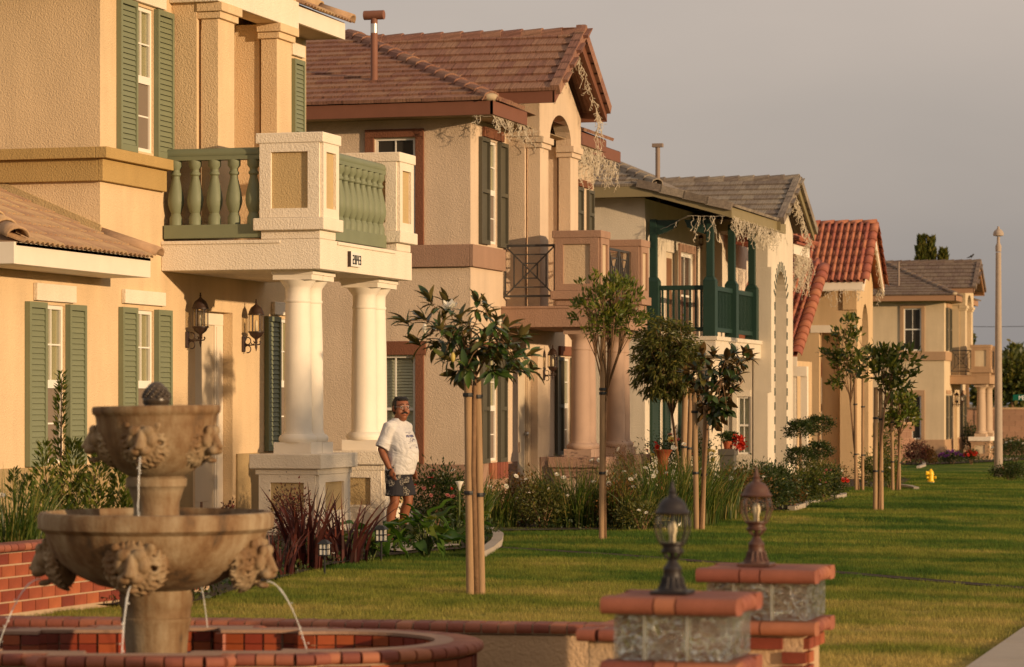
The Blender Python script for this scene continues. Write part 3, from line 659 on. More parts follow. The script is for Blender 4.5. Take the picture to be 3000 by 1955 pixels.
    mb = MB(mat=D0); mb.box(3.135, 3.28, -.05, .0, .12, 2.8); mb.box(4.20, 4.495, -.06, .0, .12, 2.8); mb.box(3.135, 4.495, -.065, .0, 2.8, 2.975); mb.box(4.24, 4.30, -.075, -.06, .12, 2.78); mb.build('door_frame', dw, R, bevel=.006)
    dr = MB(mat=D0); dr.box(3.28, 4.20, -.03, .0, .12, 2.8)
    for c0, c1 in ((.35, 1.1), (1.3, 2.6)): dr.box(3.42, 4.06, -.038, -.03, c0, c1)
    dr = dr.build('door', M[P['door']], R, bevel=.004)
    MB(mat=D0).box(3.30, 3.34, -.05, -.03, 1.0, 1.22).build('handle', M['bronze'], dr); MB(mat=D0).box(3.72, 3.80, -.034, -.0302, .12, 2.8).build('door_gap_strip', M['door_brown'], dr)  # dark gap and edge of the ajar door, drawn as a brown strip
    MB(O).box(-.2, 0, 3.13, 4.5, .0, .118).build('door_step', M['concrete'], R)
    MB(O).box(.1, 2.6, 1.2, 6.6, -.9, .03).build('porch_slab', M['concrete'], R)
    # balcony: beam, floor, pedestals, railings
    mb = MB(O); mb.box(.001, dep, 1.95, 5.78, 3.457, 3.85); mb.box(.001, dep - .55, 1.93, 1.949, 3.80, 3.845); mb.box(dep + .001, dep + .02, 2.6, 5.0, 3.80, 3.845); mb.build('balcony_beam', M[P['beam']], R, bevel=.012)
    pedestal_top(R, O, dep - .83, dep - .005, 1.955, 2.56, P); pedestal_top(R, O, dep - .83, dep - .005, 5.12, 5.74, P)
    if P['rail'] == 'baluster':
        gm = M[P['rail_mat']]
        mb = MB(O); mb.box(.02, dep - .84, 1.98, 2.16, 3.88, 4.06); mb.build('bottom_rail', gm, R, bevel=.01)
        mb = MB(O); mb.box(.0015, dep - .84, 1.99, 2.15, 4.91, 4.96); mb.tube([(.0, 2.07, 4.995), (dep - .84, 2.07, 4.995)], .075, 10); mb.build('handrail', gm, R, auto=50)
        mb = MB(O); mb.box(dep - .30, dep - .12, 2.66, 5.01, 3.88, 4.06); mb.build('bottom_rail', gm, R, bevel=.01)
        mb = MB(O); mb.box(dep - .29, dep - .13, 2.66, 5.01, 4.91, 4.96); mb.tube([(dep - .21, 2.64, 4.995), (dep - .21, 5.03, 4.995)], .075, 10); mb.build('handrail', gm, R, auto=50)
        bmsh = MB().lathe([(r * 1.05, z) for r, z in BAL], 16); bme = bmsh.mesh('baluster', gm, True); bme.set_sharp_from_angle(angle=radians(40))
        nb = int((dep - .95) / .225)
        for i in range(nb): put('baluster', bme, Matrix.Translation(Vector(O) + Vector((.16 + i * (dep - 1.05) / (nb - .7), 2.07, 4.055))), R)
        for i in range(10): put('baluster', bme, Matrix.Translation(Vector(O) + Vector((dep - .21, 2.76 + i * .24, 4.055))), R)
    else:
        iron_panel(R, FB(O, 2.1), .02, dep - .86, 4.02, 5.0)
        T2 = FS(O, dep - .2)
        for u0, u1 in ((2.66, 3.46), (3.46, 4.26), (4.26, 5.06)): iron_panel(R, T2, u0, u1, 4.02, 5.0)
    column_pair(R, O, dep - .46, (2.35, 2.80), P); column_pair(R, O, dep - .46, (5.03, 5.46), P)
    if P.get('number'):
        T3 = FS(O, dep); u0 = 3.02
        pl = MB(mat=T3).box(u0, u0 + .40, -.045, -.001, 3.54, 3.73).build('number_plate', M['white_frame'], R, bevel=.004)
        MB(mat=T3).box(u0 - .012, u0, -.047, -.001, 3.53, 3.74).build('plate_edge', M['bronze'], pl); digits(pl, T3, P['number'], u0 + .07, -.0455, 3.57, .125, M['black_metal'], 'numerals')
    # portico on the balcony
    MB(O).box(.002, .36, 2.30, 2.455, 3.86, 7.03).build('portico_side', wm, R); MB(O).box(.002, .36, 4.61, 5.22, 3.86, 7.03).build('portico_side', wm, R)
    for b0 in (2.36, 4.56):
        mb = MB(O); mb.box(.40, .645, b0, b0 + .58, 3.86, 6.82); mb.box(.362, .69, b0 - .04, b0 + .62, 6.82, 6.91); mb.box(.363, .73, b0 - .08, b0 + .66, 6.911, 7.03); mb.build('pilaster', wm if P.get('arch') else M[P['wall']], R, bevel=.008)
    arch = [(2.98 + .78 - .78 * cos(pi * i / 12), 7.031 + .52 * sin(pi * i / 12)) for i in range(13)] if P.get('arch') else []
    poly = [(2.25, 7.031)] + arch + [(5.28, 7.031), (5.28, 7.62), (3.55, 8.70), (2.25, 7.86)]
    mb = MB(mat=T0); mb.prism([(u, -.66, c) for u, c in poly], (0, .30, 0)); mb.build('portico_gable', M[P.get('gable', P['wall'])], R)
    MB(O).box(.0, .359, 2.252, 2.40, 7.032, 7.72).build('portico_cheek', M[P.get('gable', P['wall'])], R); MB(O).box(.0, .359, 5.13, 5.278, 7.032, 7.6).build('portico_cheek', M[P.get('gable', P['wall'])], R)
    # roofs
    fm = M[P['fascia']]; tm = M[P['tile']]; be = bl + .06
    rf = MB(O); hr = 4.3; c0 = 7.41
    v = [(-10, -.6, c0), (.6, -.6, c0), (.6, be, c0), (-10, be, c0), (-10, -.6 + hr, c0 + .43 * hr), (.6 - hr, -.6 + hr, c0 + .43 * hr), (.6 - hr, be - hr + .1, c0 + .43 * hr), (-10, be - hr + .1, c0 + .43 * hr)]
    rf.add(v, [(0, 3, 2, 1), (0, 1, 5, 4), (1, 2, 6, 5), (2, 3, 7, 6), (4, 5, 6, 7), (3, 0, 4, 7)])
    g0, g1, gp, ge, gc = 1.62, 5.42, 3.52, 7.80, 9.06
    poly = [(g0, ge), (gp, gc), (g1, ge), (g1, ge - .06), (gp, gc - .09), (g0, ge - .06)]
    r2 = MB(mat=T0); r2.prism([(u, -1.14, c) for u, c in poly], (0, 4.9, 0)); n0 = len(rf.v); rf.v += r2.v; rf.f += [tuple(i + n0 for i in f) for f in r2.f]; rf.mi += [0] * len(r2.f)
    if P.get('setback'):
        rf2 = [(-10, be, 7.63), (-.4, be, 7.63), (-.4, 12.75, 7.63), (-10, 12.75, 7.63), (-10, 12.7, 9.4), (-5, be, 9.2)]
        rf.add([Vector(q) for q in rf2], [(0, 3, 2, 1), (1, 2, 4, 5), (0, 1, 5), (2, 3, 4), (3, 0, 5, 4)])
    roof = rf.build('roof', tm, R)
    fa = MB(O); fa.box(-10, .6, -.61, -.56, 7.16, 7.40); fa.box(.55, .605, -.61, 1.60, 7.161, 7.401); MB(O).box(.55, .6, 5.45, be, 7.161, 7.40).build('fascia', fm, R)
    if P.get('setback'): MB(O).box(-.45, -.39, be, 12.75, 7.38, 7.62).build('fascia', fm, R)
    fa.build('fascia', fm, R)
    gf = MB(mat=T0); gf.box(g0 - .03, g0 + .02, -1.12, 3.0, 7.57, 7.795); gf.box(g1 - .02, g1 + .03, -1.12, .3, 7.57, 7.795)
    for s in (0, 1):
        e0 = (g0 - .03, 7.57) if s == 0 else (g1 + .03, 7.57)
        dq = [(e0[0], e0[1]), (gp, gc - .30), (gp, gc - .03), (e0[0], 7.80)]
        gf.prism([(u, -1.145 - .002 * s, c) for u, c in dq], (0, .05, 0))
    gf.build('barge_board', fm, R)
    so = MB(O); so.box(-10, .55, -.56, .0, 7.165, 7.18); so.box(.0, .548, .0, be - .05, 7.166, 7.181); so.build('soffit', M['soffit'], R)
    if P.get('tiles'):
        w, e = P['tile_w'], P['tile_e']; tme = tile_mesh('tile', P['tkind'], w, e + .07, tm); X0, Y0, Z0 = O
        def on_main(p):   # left of the hip line, and not under the gable roof
            a, b_ = p.x - X0, p.y - Y0
            if b_ + .6 > .6 - a - .02 + (.0): return False
            gz_ = ge + (b_ - g0) * (gc - ge) / (gp - g0); return b_ < hr - .6
        sl = 1 / sqrt(1 + .43 ** 2); nu = int(P['tile_a'] / w); nv = int(hr / sl / e)
        tiles(roof, tme, (X0 + .6 - P['tile_a'], Y0 - .62, Z0 + c0 + .01), (1, 0, 0), (0, -.43, 1), nu, nv, w, e, on_main, limit=170)
        gs = (gc - ge) / (gp - g0); nv2 = int((gp - g0) * sqrt(1 + gs * gs) / e + .6)
        def on_gab(p):
            a, b_, c_ = p.x - X0, p.y - Y0, p.z - Z0
            return a > .6 - (c_ - c0 - .02) / .43 - .25 and a > -(b_ + .6) + .45
        tiles(roof, tme, (X0 + 1.18 - 16 * w, Y0 + g0 - .03, Z0 + ge + .0), (1, 0, 0), (0, -gs, 1), 16, nv2, w, e, on_gab, stag=.5, limit=115)
        # street slope of the main roof beside the gable, and the far slope of the gable
        tiles(roof, tme, (X0 + .62, Y0 - .55, Z0 + c0 + .01), (0, 1, 0), (.43, 0, 1), 7, 2, w, e, lambda p: p.y - Y0 < 1.35 and (p.y - Y0 + .6) > (.6 - (p.x - X0)))
        tiles(roof, tme, (X0 + .62, Y0 + 5.5, Z0 + c0 + .01), (0, 1, 0), (.43, 0, 1), 8, 1, w, e)
        tiles(roof, tme, (X0 + 1.18, Y0 + g1 + .03, Z0 + ge), (-1, 0, 0), (0, gs, 1), 1, nv2, w, e)
        cm = cap_mesh('ridge_tile', .29, .46, tm)
        caps(roof, cm, (X0 + .55, Y0 - .55, Z0 + c0 + .02 + .03), (X0 + .6 - hr, Y0 - .6 + hr, Z0 + c0 + .43 * hr + .05), .40)
        caps(roof, cm, (X0 + 1.16, Y0 + gp, Z0 + gc + .02), (X0 - 3.9, Y0 + gp, Z0 + gc + .02), .40)
        MB(O).ball((.50, -.50, c0 + .06), (.17, .17, .09), 10, 6).build('mortar_cap', M['mortar_cap'], roof, smooth=True)
        # rake trim tiles down both edges of the gable
        rk = MB().box(-.09, .09, -.03, e + .02, -.13, .055).mesh('rake_tile', tm)
        for j in range(nv2):
            for s in (0, 1):
                b_ = (g0 - .03 + j * e / sqrt(1 + gs * gs)) if s == 0 else (g1 + .03 - j * e / sqrt(1 + gs * gs)); c_ = ge + .02 + j * e * gs / sqrt(1 + gs * gs)
                put('rake_tile', rk, frame((X0 + 1.14, Y0 + b_, Z0 + c_ + .03), (1, 0, 0) if s == 0 else (-1, 0, 0), (0, -gs, 1) if s == 0 else (0, gs, 1)), roof)
    if P.get('vent'):
        a, b_, h, r = P['vent']; z0 = c0 + .43 * (b_ + .6)
        vp = MB(O); vp.lathe([(r * 1.5, z0 - .08), (r * 1.4, z0 + .06), (r, z0 + .1), (r, z0 + h)], 14, (a, b_, 0)); vp = vp.build('vent_pipe', M[P['vent_mat']], R, auto=40)
        if P['vent_mat'] == 'vent_pipe':
            MB(O).lathe([(r * 1.02, z0 + h - .27), (r * 1.02, z0 + h - .10)], 14, (a, b_, 0)).build('steel_band', M['steel'], vp, auto=40)
            MB(O).tube([(a - .19, b_, z0 + h + .06), (a + .19, b_, z0 + h + .06)], .085, 14).build('vent_cap', M['vent_pipe'], vp, auto=40)
    if wing:
        # low tiled roof over the one-storey front
        s4 = .42; ce = 3.54; ea = .66; w0 = -3.75
        rf = MB(O); rf.add([(ea, w0, ce - .015), (ea, .06, ce - .015), (-2.4, .06 - .01, ce + s4 * (ea + 2.4)), (-2.4, w0 + 3.06, ce + s4 * (ea + 2.4)), (ea, w0, ce - .05), (ea, .06, ce - .05), (-2.4, .05, ce - .05), (-2.4, w0, ce - .05)],
                           [(0, 1, 2, 3), (0, 4, 5, 1), (5, 6, 2, 1), (7, 3, 2, 6), (4, 7, 6, 5), (0, 3, 7, 4)])
        wr = rf.build('lower_roof', M['tile_tan'], R)
        mb = MB(O); mb.box(ea - .05, ea, w0, .06, 3.28, 3.53); mb.box(-2.4, ea, w0 - .05, w0 - .001, 3.281, 3.529); mb.box(-.3, ea - .05, w0, .05, 3.282, 3.30); mb.build('lower_fascia', M['white_paint'], R, bevel=.006)
        mb = MB(O); mb.prism([(-2.4, -.03, ce + s4 * (ea + 2.4) + .02), (.02, -.03, ce + s4 * (ea - .02) + .02), (.02, -.03, ce + s4 * (ea - .02) + .14), (-2.4, -.03, ce + s4 * (ea + 2.4) + .14)], (0, .028, 0)); mb.build('flashing', M['h1_panel'], R)
        tme = tile_mesh('tile', 'low', .262, .44, M['tile_tan'])
        tiles(wr, tme, (O[0] + ea + .05, O[1] + w0 + .02, O[2] + ce - .035), (0, 1, 0), (s4, 0, 1), 15, 7, .262, .36, lambda p: (p.x - O[0]) < ea + .1 and p.y < O[1] + .0 and (p.y - O[1] - w0) > (ea - (p.x - O[0])) - .1, stag=0)
        rk = MB(); rk.lathe([(.10, 0), (.085, .52)], 12); cm = cap_mesh('rake_tile', .24, .95, M['tile_tan'], False)
        d = Vector((-1, 0, s4)).normalized(); caps(wr, cm, Vector(O) + Vector((ea + .10, .07, ce + .035)), Vector(O) + Vector((-.02, .07, ce + s4 * ea + .06)), .7, name='rake_tile')
        cm = cap_mesh('hip_tile', .26, .46, M['tile_tan'], False); caps(wr, cm, Vector(O) + Vector((ea + .03, w0 - .03, ce + .06)), Vector(O) + Vector((-2.3, w0 + 2.95, ce + s4 * 2.95 + .06)), .42, name='hip_tile')
        # upper eave at the far end of the facade carries the same low tiles
        tm2 = tile_mesh('tile', 'low', .262, .44, M['tile_tan'])
        tiles(roof, tm2, (O[0] + .65, O[1] + 5.5, O[2] + c0 - .01), (0, 1, 0), (.43, 0, 1), 8, 3, .262, .36, lambda p: p.y - O[1] < bl + .12, stag=0)
        caps(roof, cap_mesh('rake_tile', .26, .6, M['tile_tan'], False), Vector(O) + Vector((.68, bl + .10, c0 + .04)), Vector(O) + Vector((-1.6, bl + .10, c0 + .04 + .43 * 2.28)), .55, name='rake_tile')
    return R

PA1 = dict(wall='h1_wall', base='h1_base', belt=2, belt_mat='h1_band', shut='green_paint', shut_kind='louver', lintel='h1_trim', door_trim='white_paint', door='door_paint', dep=2.23, beam='h1_trim', ped='h1_trim', cped='h1_trim', panel='h1_panel', rail='baluster', rail_mat='green_paint', col='column_white', number='2843', gable='h1_wall', fascia='white_paint', tile='tile_tan', wing=True)
H1 = house_a('two_story_house', 'yellow stucco house with sage green shutters and white columns under a balcony, nearest the camera', (-15.05, 33.55, 0), PA1)
MB((-15.05, 33.55, 0)).box(.661, .70, 2.24, 5.29, 7.03, 7.42).build('portico_band', M['h1_trim'], H1, bevel=.01)
MB((-15.05, 33.55, 0)).box(.0, .70, 2.22, 2.249, 7.03, 7.42).build('portico_band', M['h1_trim'], H1, bevel=.01)
PA2 = dict(wall='h2_wall', base='h2_trim', belt=1, belt_mat='h2_trim', shut='olive_shutter', shut_kind='panel', lintel='h2_brown', door_trim='h2_panel', door='door_paint', dep=1.88, beam='h2_trim', ped='h2_trim', cped='h2_trim', panel='h2_panel', rail='iron', col='column_mauve', arch=True, gable='h2_wall', fascia='brown_fascia', tile='tile_brown', side_windows=True, side_trim='h2_brown', brick_sill=True, setback=True, tiles=True, tkind='flat', tile_w=.30, tile_e=.30, tile_a=5.2, vent=(-2.0, .52, 1.2, .065), vent_mat='vent_pipe')
H2 = house_a('two_story_house', 'beige stucco house with red brown roof, brown window trim and dark iron balcony railing', (-15.13, 49.8, -.34), PA2)
PA5 = dict(wall='h5_wall', base='h5_trim', belt=1, belt_mat='h5_trim', shut='olive_shutter', shut_kind='panel', lintel='h5_trim', door_trim='h2_panel', door='door_paint', dep=1.80, beam='h5_trim', ped='h5_trim', cped='h5_trim', panel='h5_wall', capcol='h1_trim', rail='iron', col='column_tan', arch=True, gable='h5_wall', fascia='tan_fascia', tile='tile_far', side_windows=True, low_style='plain4', side_trim='h5_trim', tiles=True, tkind='flat', tile_w=.33, tile_e=.33, tile_a=5.4, vent=(-2.1, .35, 1.15, .05), vent_mat='vent_grey')
H5 = house_a('two_story_house', 'cream stucco house with dull brown roof, farthest away in the row, beyond the hydrant', (-17.4, 130.3, -.89), PA5)
# brown fascia and shutters of the set-back bay of the second house
O2 = (-15.13, 49.8, -.34); T2 = FS(O2, -1.0)
window(H2, T2, 11.65, 12.05, 5.75, 6.70, 'plain4'); shutter(H2, T2, 11.15, 11.62, 5.68, 6.75, M['olive_shutter'], 'panel'); shutter(H2, T2, 12.08, 12.55, 5.68, 6.75, M['olive_shutter'], 'panel')
MB(mat=T2).box(11.3, 12.4, -.06, -.001, 6.78, 6.93).build('lintel', M['h2_brown'], H2)
# ---------------------------------------------------------------- third house: grey tiles, dark green balcony, tall arch slab
def house_grey():
    YB = 67.5; Z0 = -.42; XF = -16.15; O = (XF, YB, Z0)
    R = thing('two_story_house', 'off white house with grey tiled roof and dark green timber balcony, third in the row', 'house', O)
    wm = M['h3_wall']; gd = M['green_dark']
    T = FS((XF, 0, 0)); T0 = T   # u is world Y, c world z
    D1 = (YX(1952, XF), YX(1978, XF)); WN = (YX(1990, XF), YX(2030, XF))
    l1 = (YX(1927, XF), YX(1940, XF)); l2 = (YX(2003, XF), YX(2020, XF)); zl0, zl1 = ZD(1330, 71), ZD(1140, 71)
    holes = [(D1[0], D1[1], 3.30, 5.45), (WN[0], WN[1], 3.35, 5.50), (l1[0], l1[1], zl0, zl1), (l2[0], l2[1], zl0, zl1)]
    mb = MB(); mb.box(-27, XF - .25, YB + .02, 84, Z0 - .6, 6.6)
    mb.box(-27, XF - .001, YB, YB + .019, Z0 - .6, 6.0)
    mb.prism([(-27, YB, 6.001), (XF - .001, YB, 6.001), (XF - .001, YB, 6.62), (-27, YB, 6.75)], (0, .019, 0))
    w2 = MB(mat=T0); holed(w2, YB + .0195, 76, Z0 - .6, 6.6, 0, .249, holes); n0 = len(mb.v); mb.v += w2.v; mb.f += [tuple(i + n0 for i in f) for f in w2.f]; mb.mi += [0] * len(w2.f)
    mb.build('wall', wm, R)
    # upper door and tall window on the balcony
    d = MB(mat=T0); d.box(D1[0], D1[1], .05, .10, 3.30, 5.45); d = d.build('door', M['door_paint'], R)
    MB(mat=T0).box(D1[0] + .12, D1[1] - .2, .04, .049, 3.7, 5.3).build('pane', M['door_brown'], d)
    window(R, T0, WN[0], WN[1], 3.35, 5.50, 'plain4', .09)
    t = MB(mat=T0); t.box(WN[0] - .14, WN[0] - .001, -.05, -.001, 3.3, 5.52); t.box(WN[1] + .001, WN[1] + .14, -.05, -.001, 3.3, 5.52); t.box(WN[0] - .14, WN[1] + .14, -.055, -.001, 5.521, 5.72); t.build('window_trim', M['h2_trim'], R)
    MB(mat=T0).box(D1[1] + .001, D1[1] + .14, -.05, -.001, 3.3, 5.52).build('door_frame', M['door_paint'], R)
    for a, b in (l1, l2): window(R, T0, a, b, zl0, zl1, 'plain4')
    for px0, px1 in ((1903, 1926), (1941, 1957), (1986, 2002), (2021, 2036)): shutter(R, T0, YX(px0, XF), YX(px1, XF), zl0 - .03, zl1 + .03, gd, 'louver')
    # wall return with the blind window on the ground floor, then the tall arch slab
    YP = 73.0; XA = XY(2249, YP); xl = XY(2120, YP)
    wx0, wx1 = XY(2160, YP), XY(2199, YP); wz0, wz1 = ZD(1332, 73.8), ZD(1162, 73.8)
    B0 = FB((0, YP, 0)); mb = MB(mat=B0); holed(mb, xl, XY(2203, YP), Z0 - .6, 2.83, 0, .2, [(wx0, wx1, wz0, wz1)]); mb.build('porch_wall', wm, R)
    window(R, B0, wx0, wx1, wz0, wz1, 'blind')
    t = MB(mat=B0); t.box(wx0 - .12, wx1, -.04, -.001, wz1 + .001, wz1 + .16); t.box(wx0 - .12, wx0 - .001, -.04, -.001, wz0, wz1); t.build('window_trim', M['h1_trim'], R)
    xs_ = XY(2203, YP)
    ya, yb = 74.0, 75.6; yc = (ya + yb) / 2; ztop = 4.3
    arch = [(yc - (yb - ya) / 2 * cos(pi * i / 14), ztop + .85 * sin(pi * i / 14)) for i in range(15)]
    poly = [(YP, Z0 - .6), (ya, Z0 - .6)] + arch + [(yb, Z0 - .6), (76.5, Z0 - .6), (76.5, 6.25), (75.0, 7.2), (YP, 6.1)]
    mb = MB(mat=FS((XA, 0, 0))); mb.prism([(u, 0, c) for u, c in poly], (0, .37, 0)); mb.build('arch_slab', wm, R)
    mb = MB(); mb.box(XA - .36, XA + .10, YP - .002, YP + .12, ZD(1150, 74), ZD(782, 74)); mb.build('slab_step', wm, R, bevel=.01)
    MB().box(XA - 2.0, XA - 1.9, 73.4, 76.4, Z0 - .6, 6.0).build('arch_back_wall', wm, R)
    for yy_, s in ((ya, -1), (yb, 1)):     # dark accent tiles up both sides of the arch
        z = Z0 + .1
        while z < ztop: MB(mat=FS((XA, 0, 0))).box(yy_ - .10 if s < 0 else yy_, yy_ if s < 0 else yy_ + .10, -.012, -.001, z, z + .20).build('tile', gd, R); z += .37
    for i in range(1, 14):
        u, c = arch[i]; r = Vector((u - yc, c - ztop + .3)).normalized() * .26
        MB(mat=FS((XA, 0, 0))).bar((u, -.008, c), (u + r.x, -.008, c + r.y), .06, .012, (0, 1, 0)).build('tile', gd, R)
    # balcony: floor, posts, railings
    XB = XY(2081, YB + .12); Y4 = YX(2203, XB); fl = MB(); fl.box(XF + .001, XB + .16, YB + .001, YP - .002, 2.84, 3.28); fl.box(XF + .002, XB + .20, YB - .03, YP - .003, 3.2, 3.30); fl.build('balcony_floor', wm, R, bevel=.01)
    posts = [(XY(1915, YB + .12), YB + .12)] + [(XB, YB + .12), (XB, (YB + Y4) / 2 + .05), (XB, Y4)]
    for x, y in posts:
        p = MB(); p.box(x - .085, x + .085, y - .085, y + .085, 4.72, 6.1); p.box(x - .15, x + .15, y - .15, y + .15, 3.30, 4.62); p.hexa([(x - .15, y - .15, 4.621), (x + .15, y - .15, 4.621), (x + .15, y + .15, 4.621), (x - .15, y + .15, 4.621), (x - .09, y - .09, 4.72), (x + .09, y - .09, 4.72), (x + .09, y + .09, 4.72), (x - .09, y + .09, 4.72)]); p.build('post', gd, R, bevel=.008)
    for (x, y), s in ((posts[0], 1), (posts[1], -1)):
        k = MB(); k.prism([(x + s * .09, y - .06, 6.08), (x + s * .62, y - .06, 6.08), (x + s * .55, y - .06, 5.90), (x + s * .30, y - .06, 5.78), (x + s * .09, y - .06, 5.72)], (0, .12, 0)); k.build('corbel', gd, R)
    def rail(p, q, nbal):
        p, q = Vector(p), Vector(q); mb = MB(); mb.bar(p + Vector((0, 0, 4.46)), q + Vector((0, 0, 4.46)), .11, .11); mb.bar(p + Vector((0, 0, 3.47)), q + Vector((0, 0, 3.47)), .09, .10); o = mb.build('railing', gd, R)
        me = MB().box(-.022, .022, -.022, .022, 3.52, 4.41).mesh('baluster', gd)
        for i in range(nbal): put('baluster', me, Matrix.Translation(p.lerp(q, (i + .5) / nbal)), o)
    rail((posts[0][0] + .15, YB + .12, 0), (XB - .15, YB + .12, 0), 8)
    rail((XB, YB + .27, 0), (XB, posts[2][1] - .15, 0), 13); rail((XB, posts[2][1] + .15, 0), (XB, Y4 - .15, 0), 13)
    # roofs
    tm = M['tile_grey']; YE = YB - .5; xh = XY(1921, YE); zE = ZD(540, 68.3)
    XP = XY(2144, YE); zP = ZD(604, 68.0)
    rf = MB(); hr = 3.6
    rf.add([(-27, YE, zE), (xh, YE, zE), (xh, 80, zE), (-27, 80, zE), (-27, YE + hr, zE + .43 * hr), (xh - hr, YE + hr, zE + .43 * hr), (xh - hr, 78, zE + .43 * hr), (-27, 78, zE + .43 * hr)], [(0, 3, 2, 1), (0, 1, 5, 4), (1, 2, 6, 5), (2, 3, 7, 6), (4, 5, 6, 7), (3, 0, 4, 7)])
    rf.hexa([(xh - .6, YE, zE + .1 - .06), (XP, YE, zP - .06), (XP, 73.4, zP - .06), (xh - .6, 73.4, zE + .1 - .06), (xh - .6, YE, zE + .12), (XP, YE, zP), (XP, 73.4, zP), (xh - .6, 73.4, zE + .12)])
    g0, g1, gp_, ge, gc = 72.6, 77.4, 75.0, 6.34, 7.56; XG = XY(2337, 75)
    rf.prism([(XG, g0, ge), (XG, gp_, gc), (XG, g1, ge), (XG, g1, ge - .06), (XG, gp_, gc - .09), (XG, g0, ge - .06)], (-5, 0, 0))
    roof = rf.build('roof', tm, R); fm = M['olive_fascia']
    MB().box(-27, xh, YE - .04, YE, zE - .26, zE - .01).build('fascia', fm, R)
    MB().prism([(xh - .05, YE - .038, zE - .26), (XP, YE - .038, zP - .26), (XP, YE - .038, zP - .01), (xh - .05, YE - .038, zE - .01)], (0, .05, 0)).build('rake_board', fm, R)
    MB().box(XP - .05, XP + .005, YE - .04, 73.8, zP - .26, zP - .012).build('fascia', fm, R)
    gb = MB()
    for s in (0, 1):
        e0 = g0 - .02 if s == 0 else g1 + .02
        gb.prism([(XG + .01 + .002 * s, e0, ge - .26), (XG + .01 + .002 * s, gp_, gc - .28), (XG + .01 + .002 * s, gp_, gc - .02), (XG + .01 + .002 * s, e0, ge)], (-.05, 0, 0))
    gb.build('barge_board', fm, R); MB().box(-17, XG, g0 - .03, g0 + .02, ge - .24, ge - .005).build('fascia', fm, R)
    w, e = .32, .33; tme = tile_mesh('tile', 'flat', w, e + .07, tm)
    tiles(roof, tme, (xh - 10 * w, YE - .02, zE), (1, 0, 0), (0, -.43, 1), 10, 6, w, e, lambda p: p.x < xh - (p.y - YE) - .08, limit=60)
    gs = (gc - ge) / (gp_ - g0); nv = int((gp_ - g0) * sqrt(1 + gs * gs) / e + .6)
    tiles(roof, tme, (XG + .04 - 13 * w, g0 - .03, ge), (1, 0, 0), (0, -gs, 1), 13, nv, w, e, limit=110)
    tiles(roof, tme, (XG + .04, g1 + .03, ge), (-1, 0, 0), (0, gs, 1), 1, nv, w, e)
    s2 = (zE + .12 - zP) / (XP - xh + .6); sl = Vector((s2, 0, 1))
    tiles(roof, tme, (XP + .04, YE, zP), (0, 1, 0), sl, 18, 6, w, e, lambda p: p.y < 72.4, limit=100)
    rk = MB().box(-.10, .07, 0, .62, -.13, .055).mesh('rake_tile', tm); dv = Vector((-1, 0, s2)).normalized()
    for i in range(4):
        p = Vector((XP + .02, YE - .01, zP + .04)) + dv * (i * .58); m = Matrix((dv.cross(Vector((0, 0, 1))).normalized(), dv, dv.cross(Vector((0, 0, 1))).normalized().cross(dv))).transposed().to_4x4(); m.translation = p; put('rake_tile', rk, m @ Matrix.Rotation(-.03, 4, 'X'), roof)
    cm = cap_mesh('ridge_tile', .28, .46, tm)
    caps(roof, cm, (xh + .02, YE + .03, zE + .06), (xh - hr, YE + hr, zE + .43 * hr + .06), .40); caps(roof, cm, (XG + .03, gp_, gc + .02), (XG - 4.4, gp_, gc + .02), .40)
    rk2 = MB().box(-.09, .09, -.03, e + .02, -.13, .055).mesh('rake_tile', tm)
    for j in range(nv):
        for s in (0, 1):
            b_ = (g0 - .03 + j * e / sqrt(1 + gs * gs)) if s == 0 else (g1 + .03 - j * e / sqrt(1 + gs * gs)); c_ = ge + .04 + j * e * gs / sqrt(1 + gs * gs)
            put('rake_tile', rk2, frame((XG + .01, b_, c_), (1, 0, 0) if s == 0 else (-1, 0, 0), (0, -gs, 1) if s == 0 else (0, gs, 1)), roof)
    xv = XY(1927, YE + 3.2); z0 = ZD(500, 71.5)
    v = MB().lathe([(.06, z0 - 1.0), (.06, z0 + .62)], 10, (xv, YE + 3.2, 0)); v.box(xv - .13, xv + .13, YE + 3.12, YE + 3.28, z0 + .62, z0 + .71); v.build('vent_pipe', M['vent_grey'], R, auto=40)
    return R
H3 = house_grey()

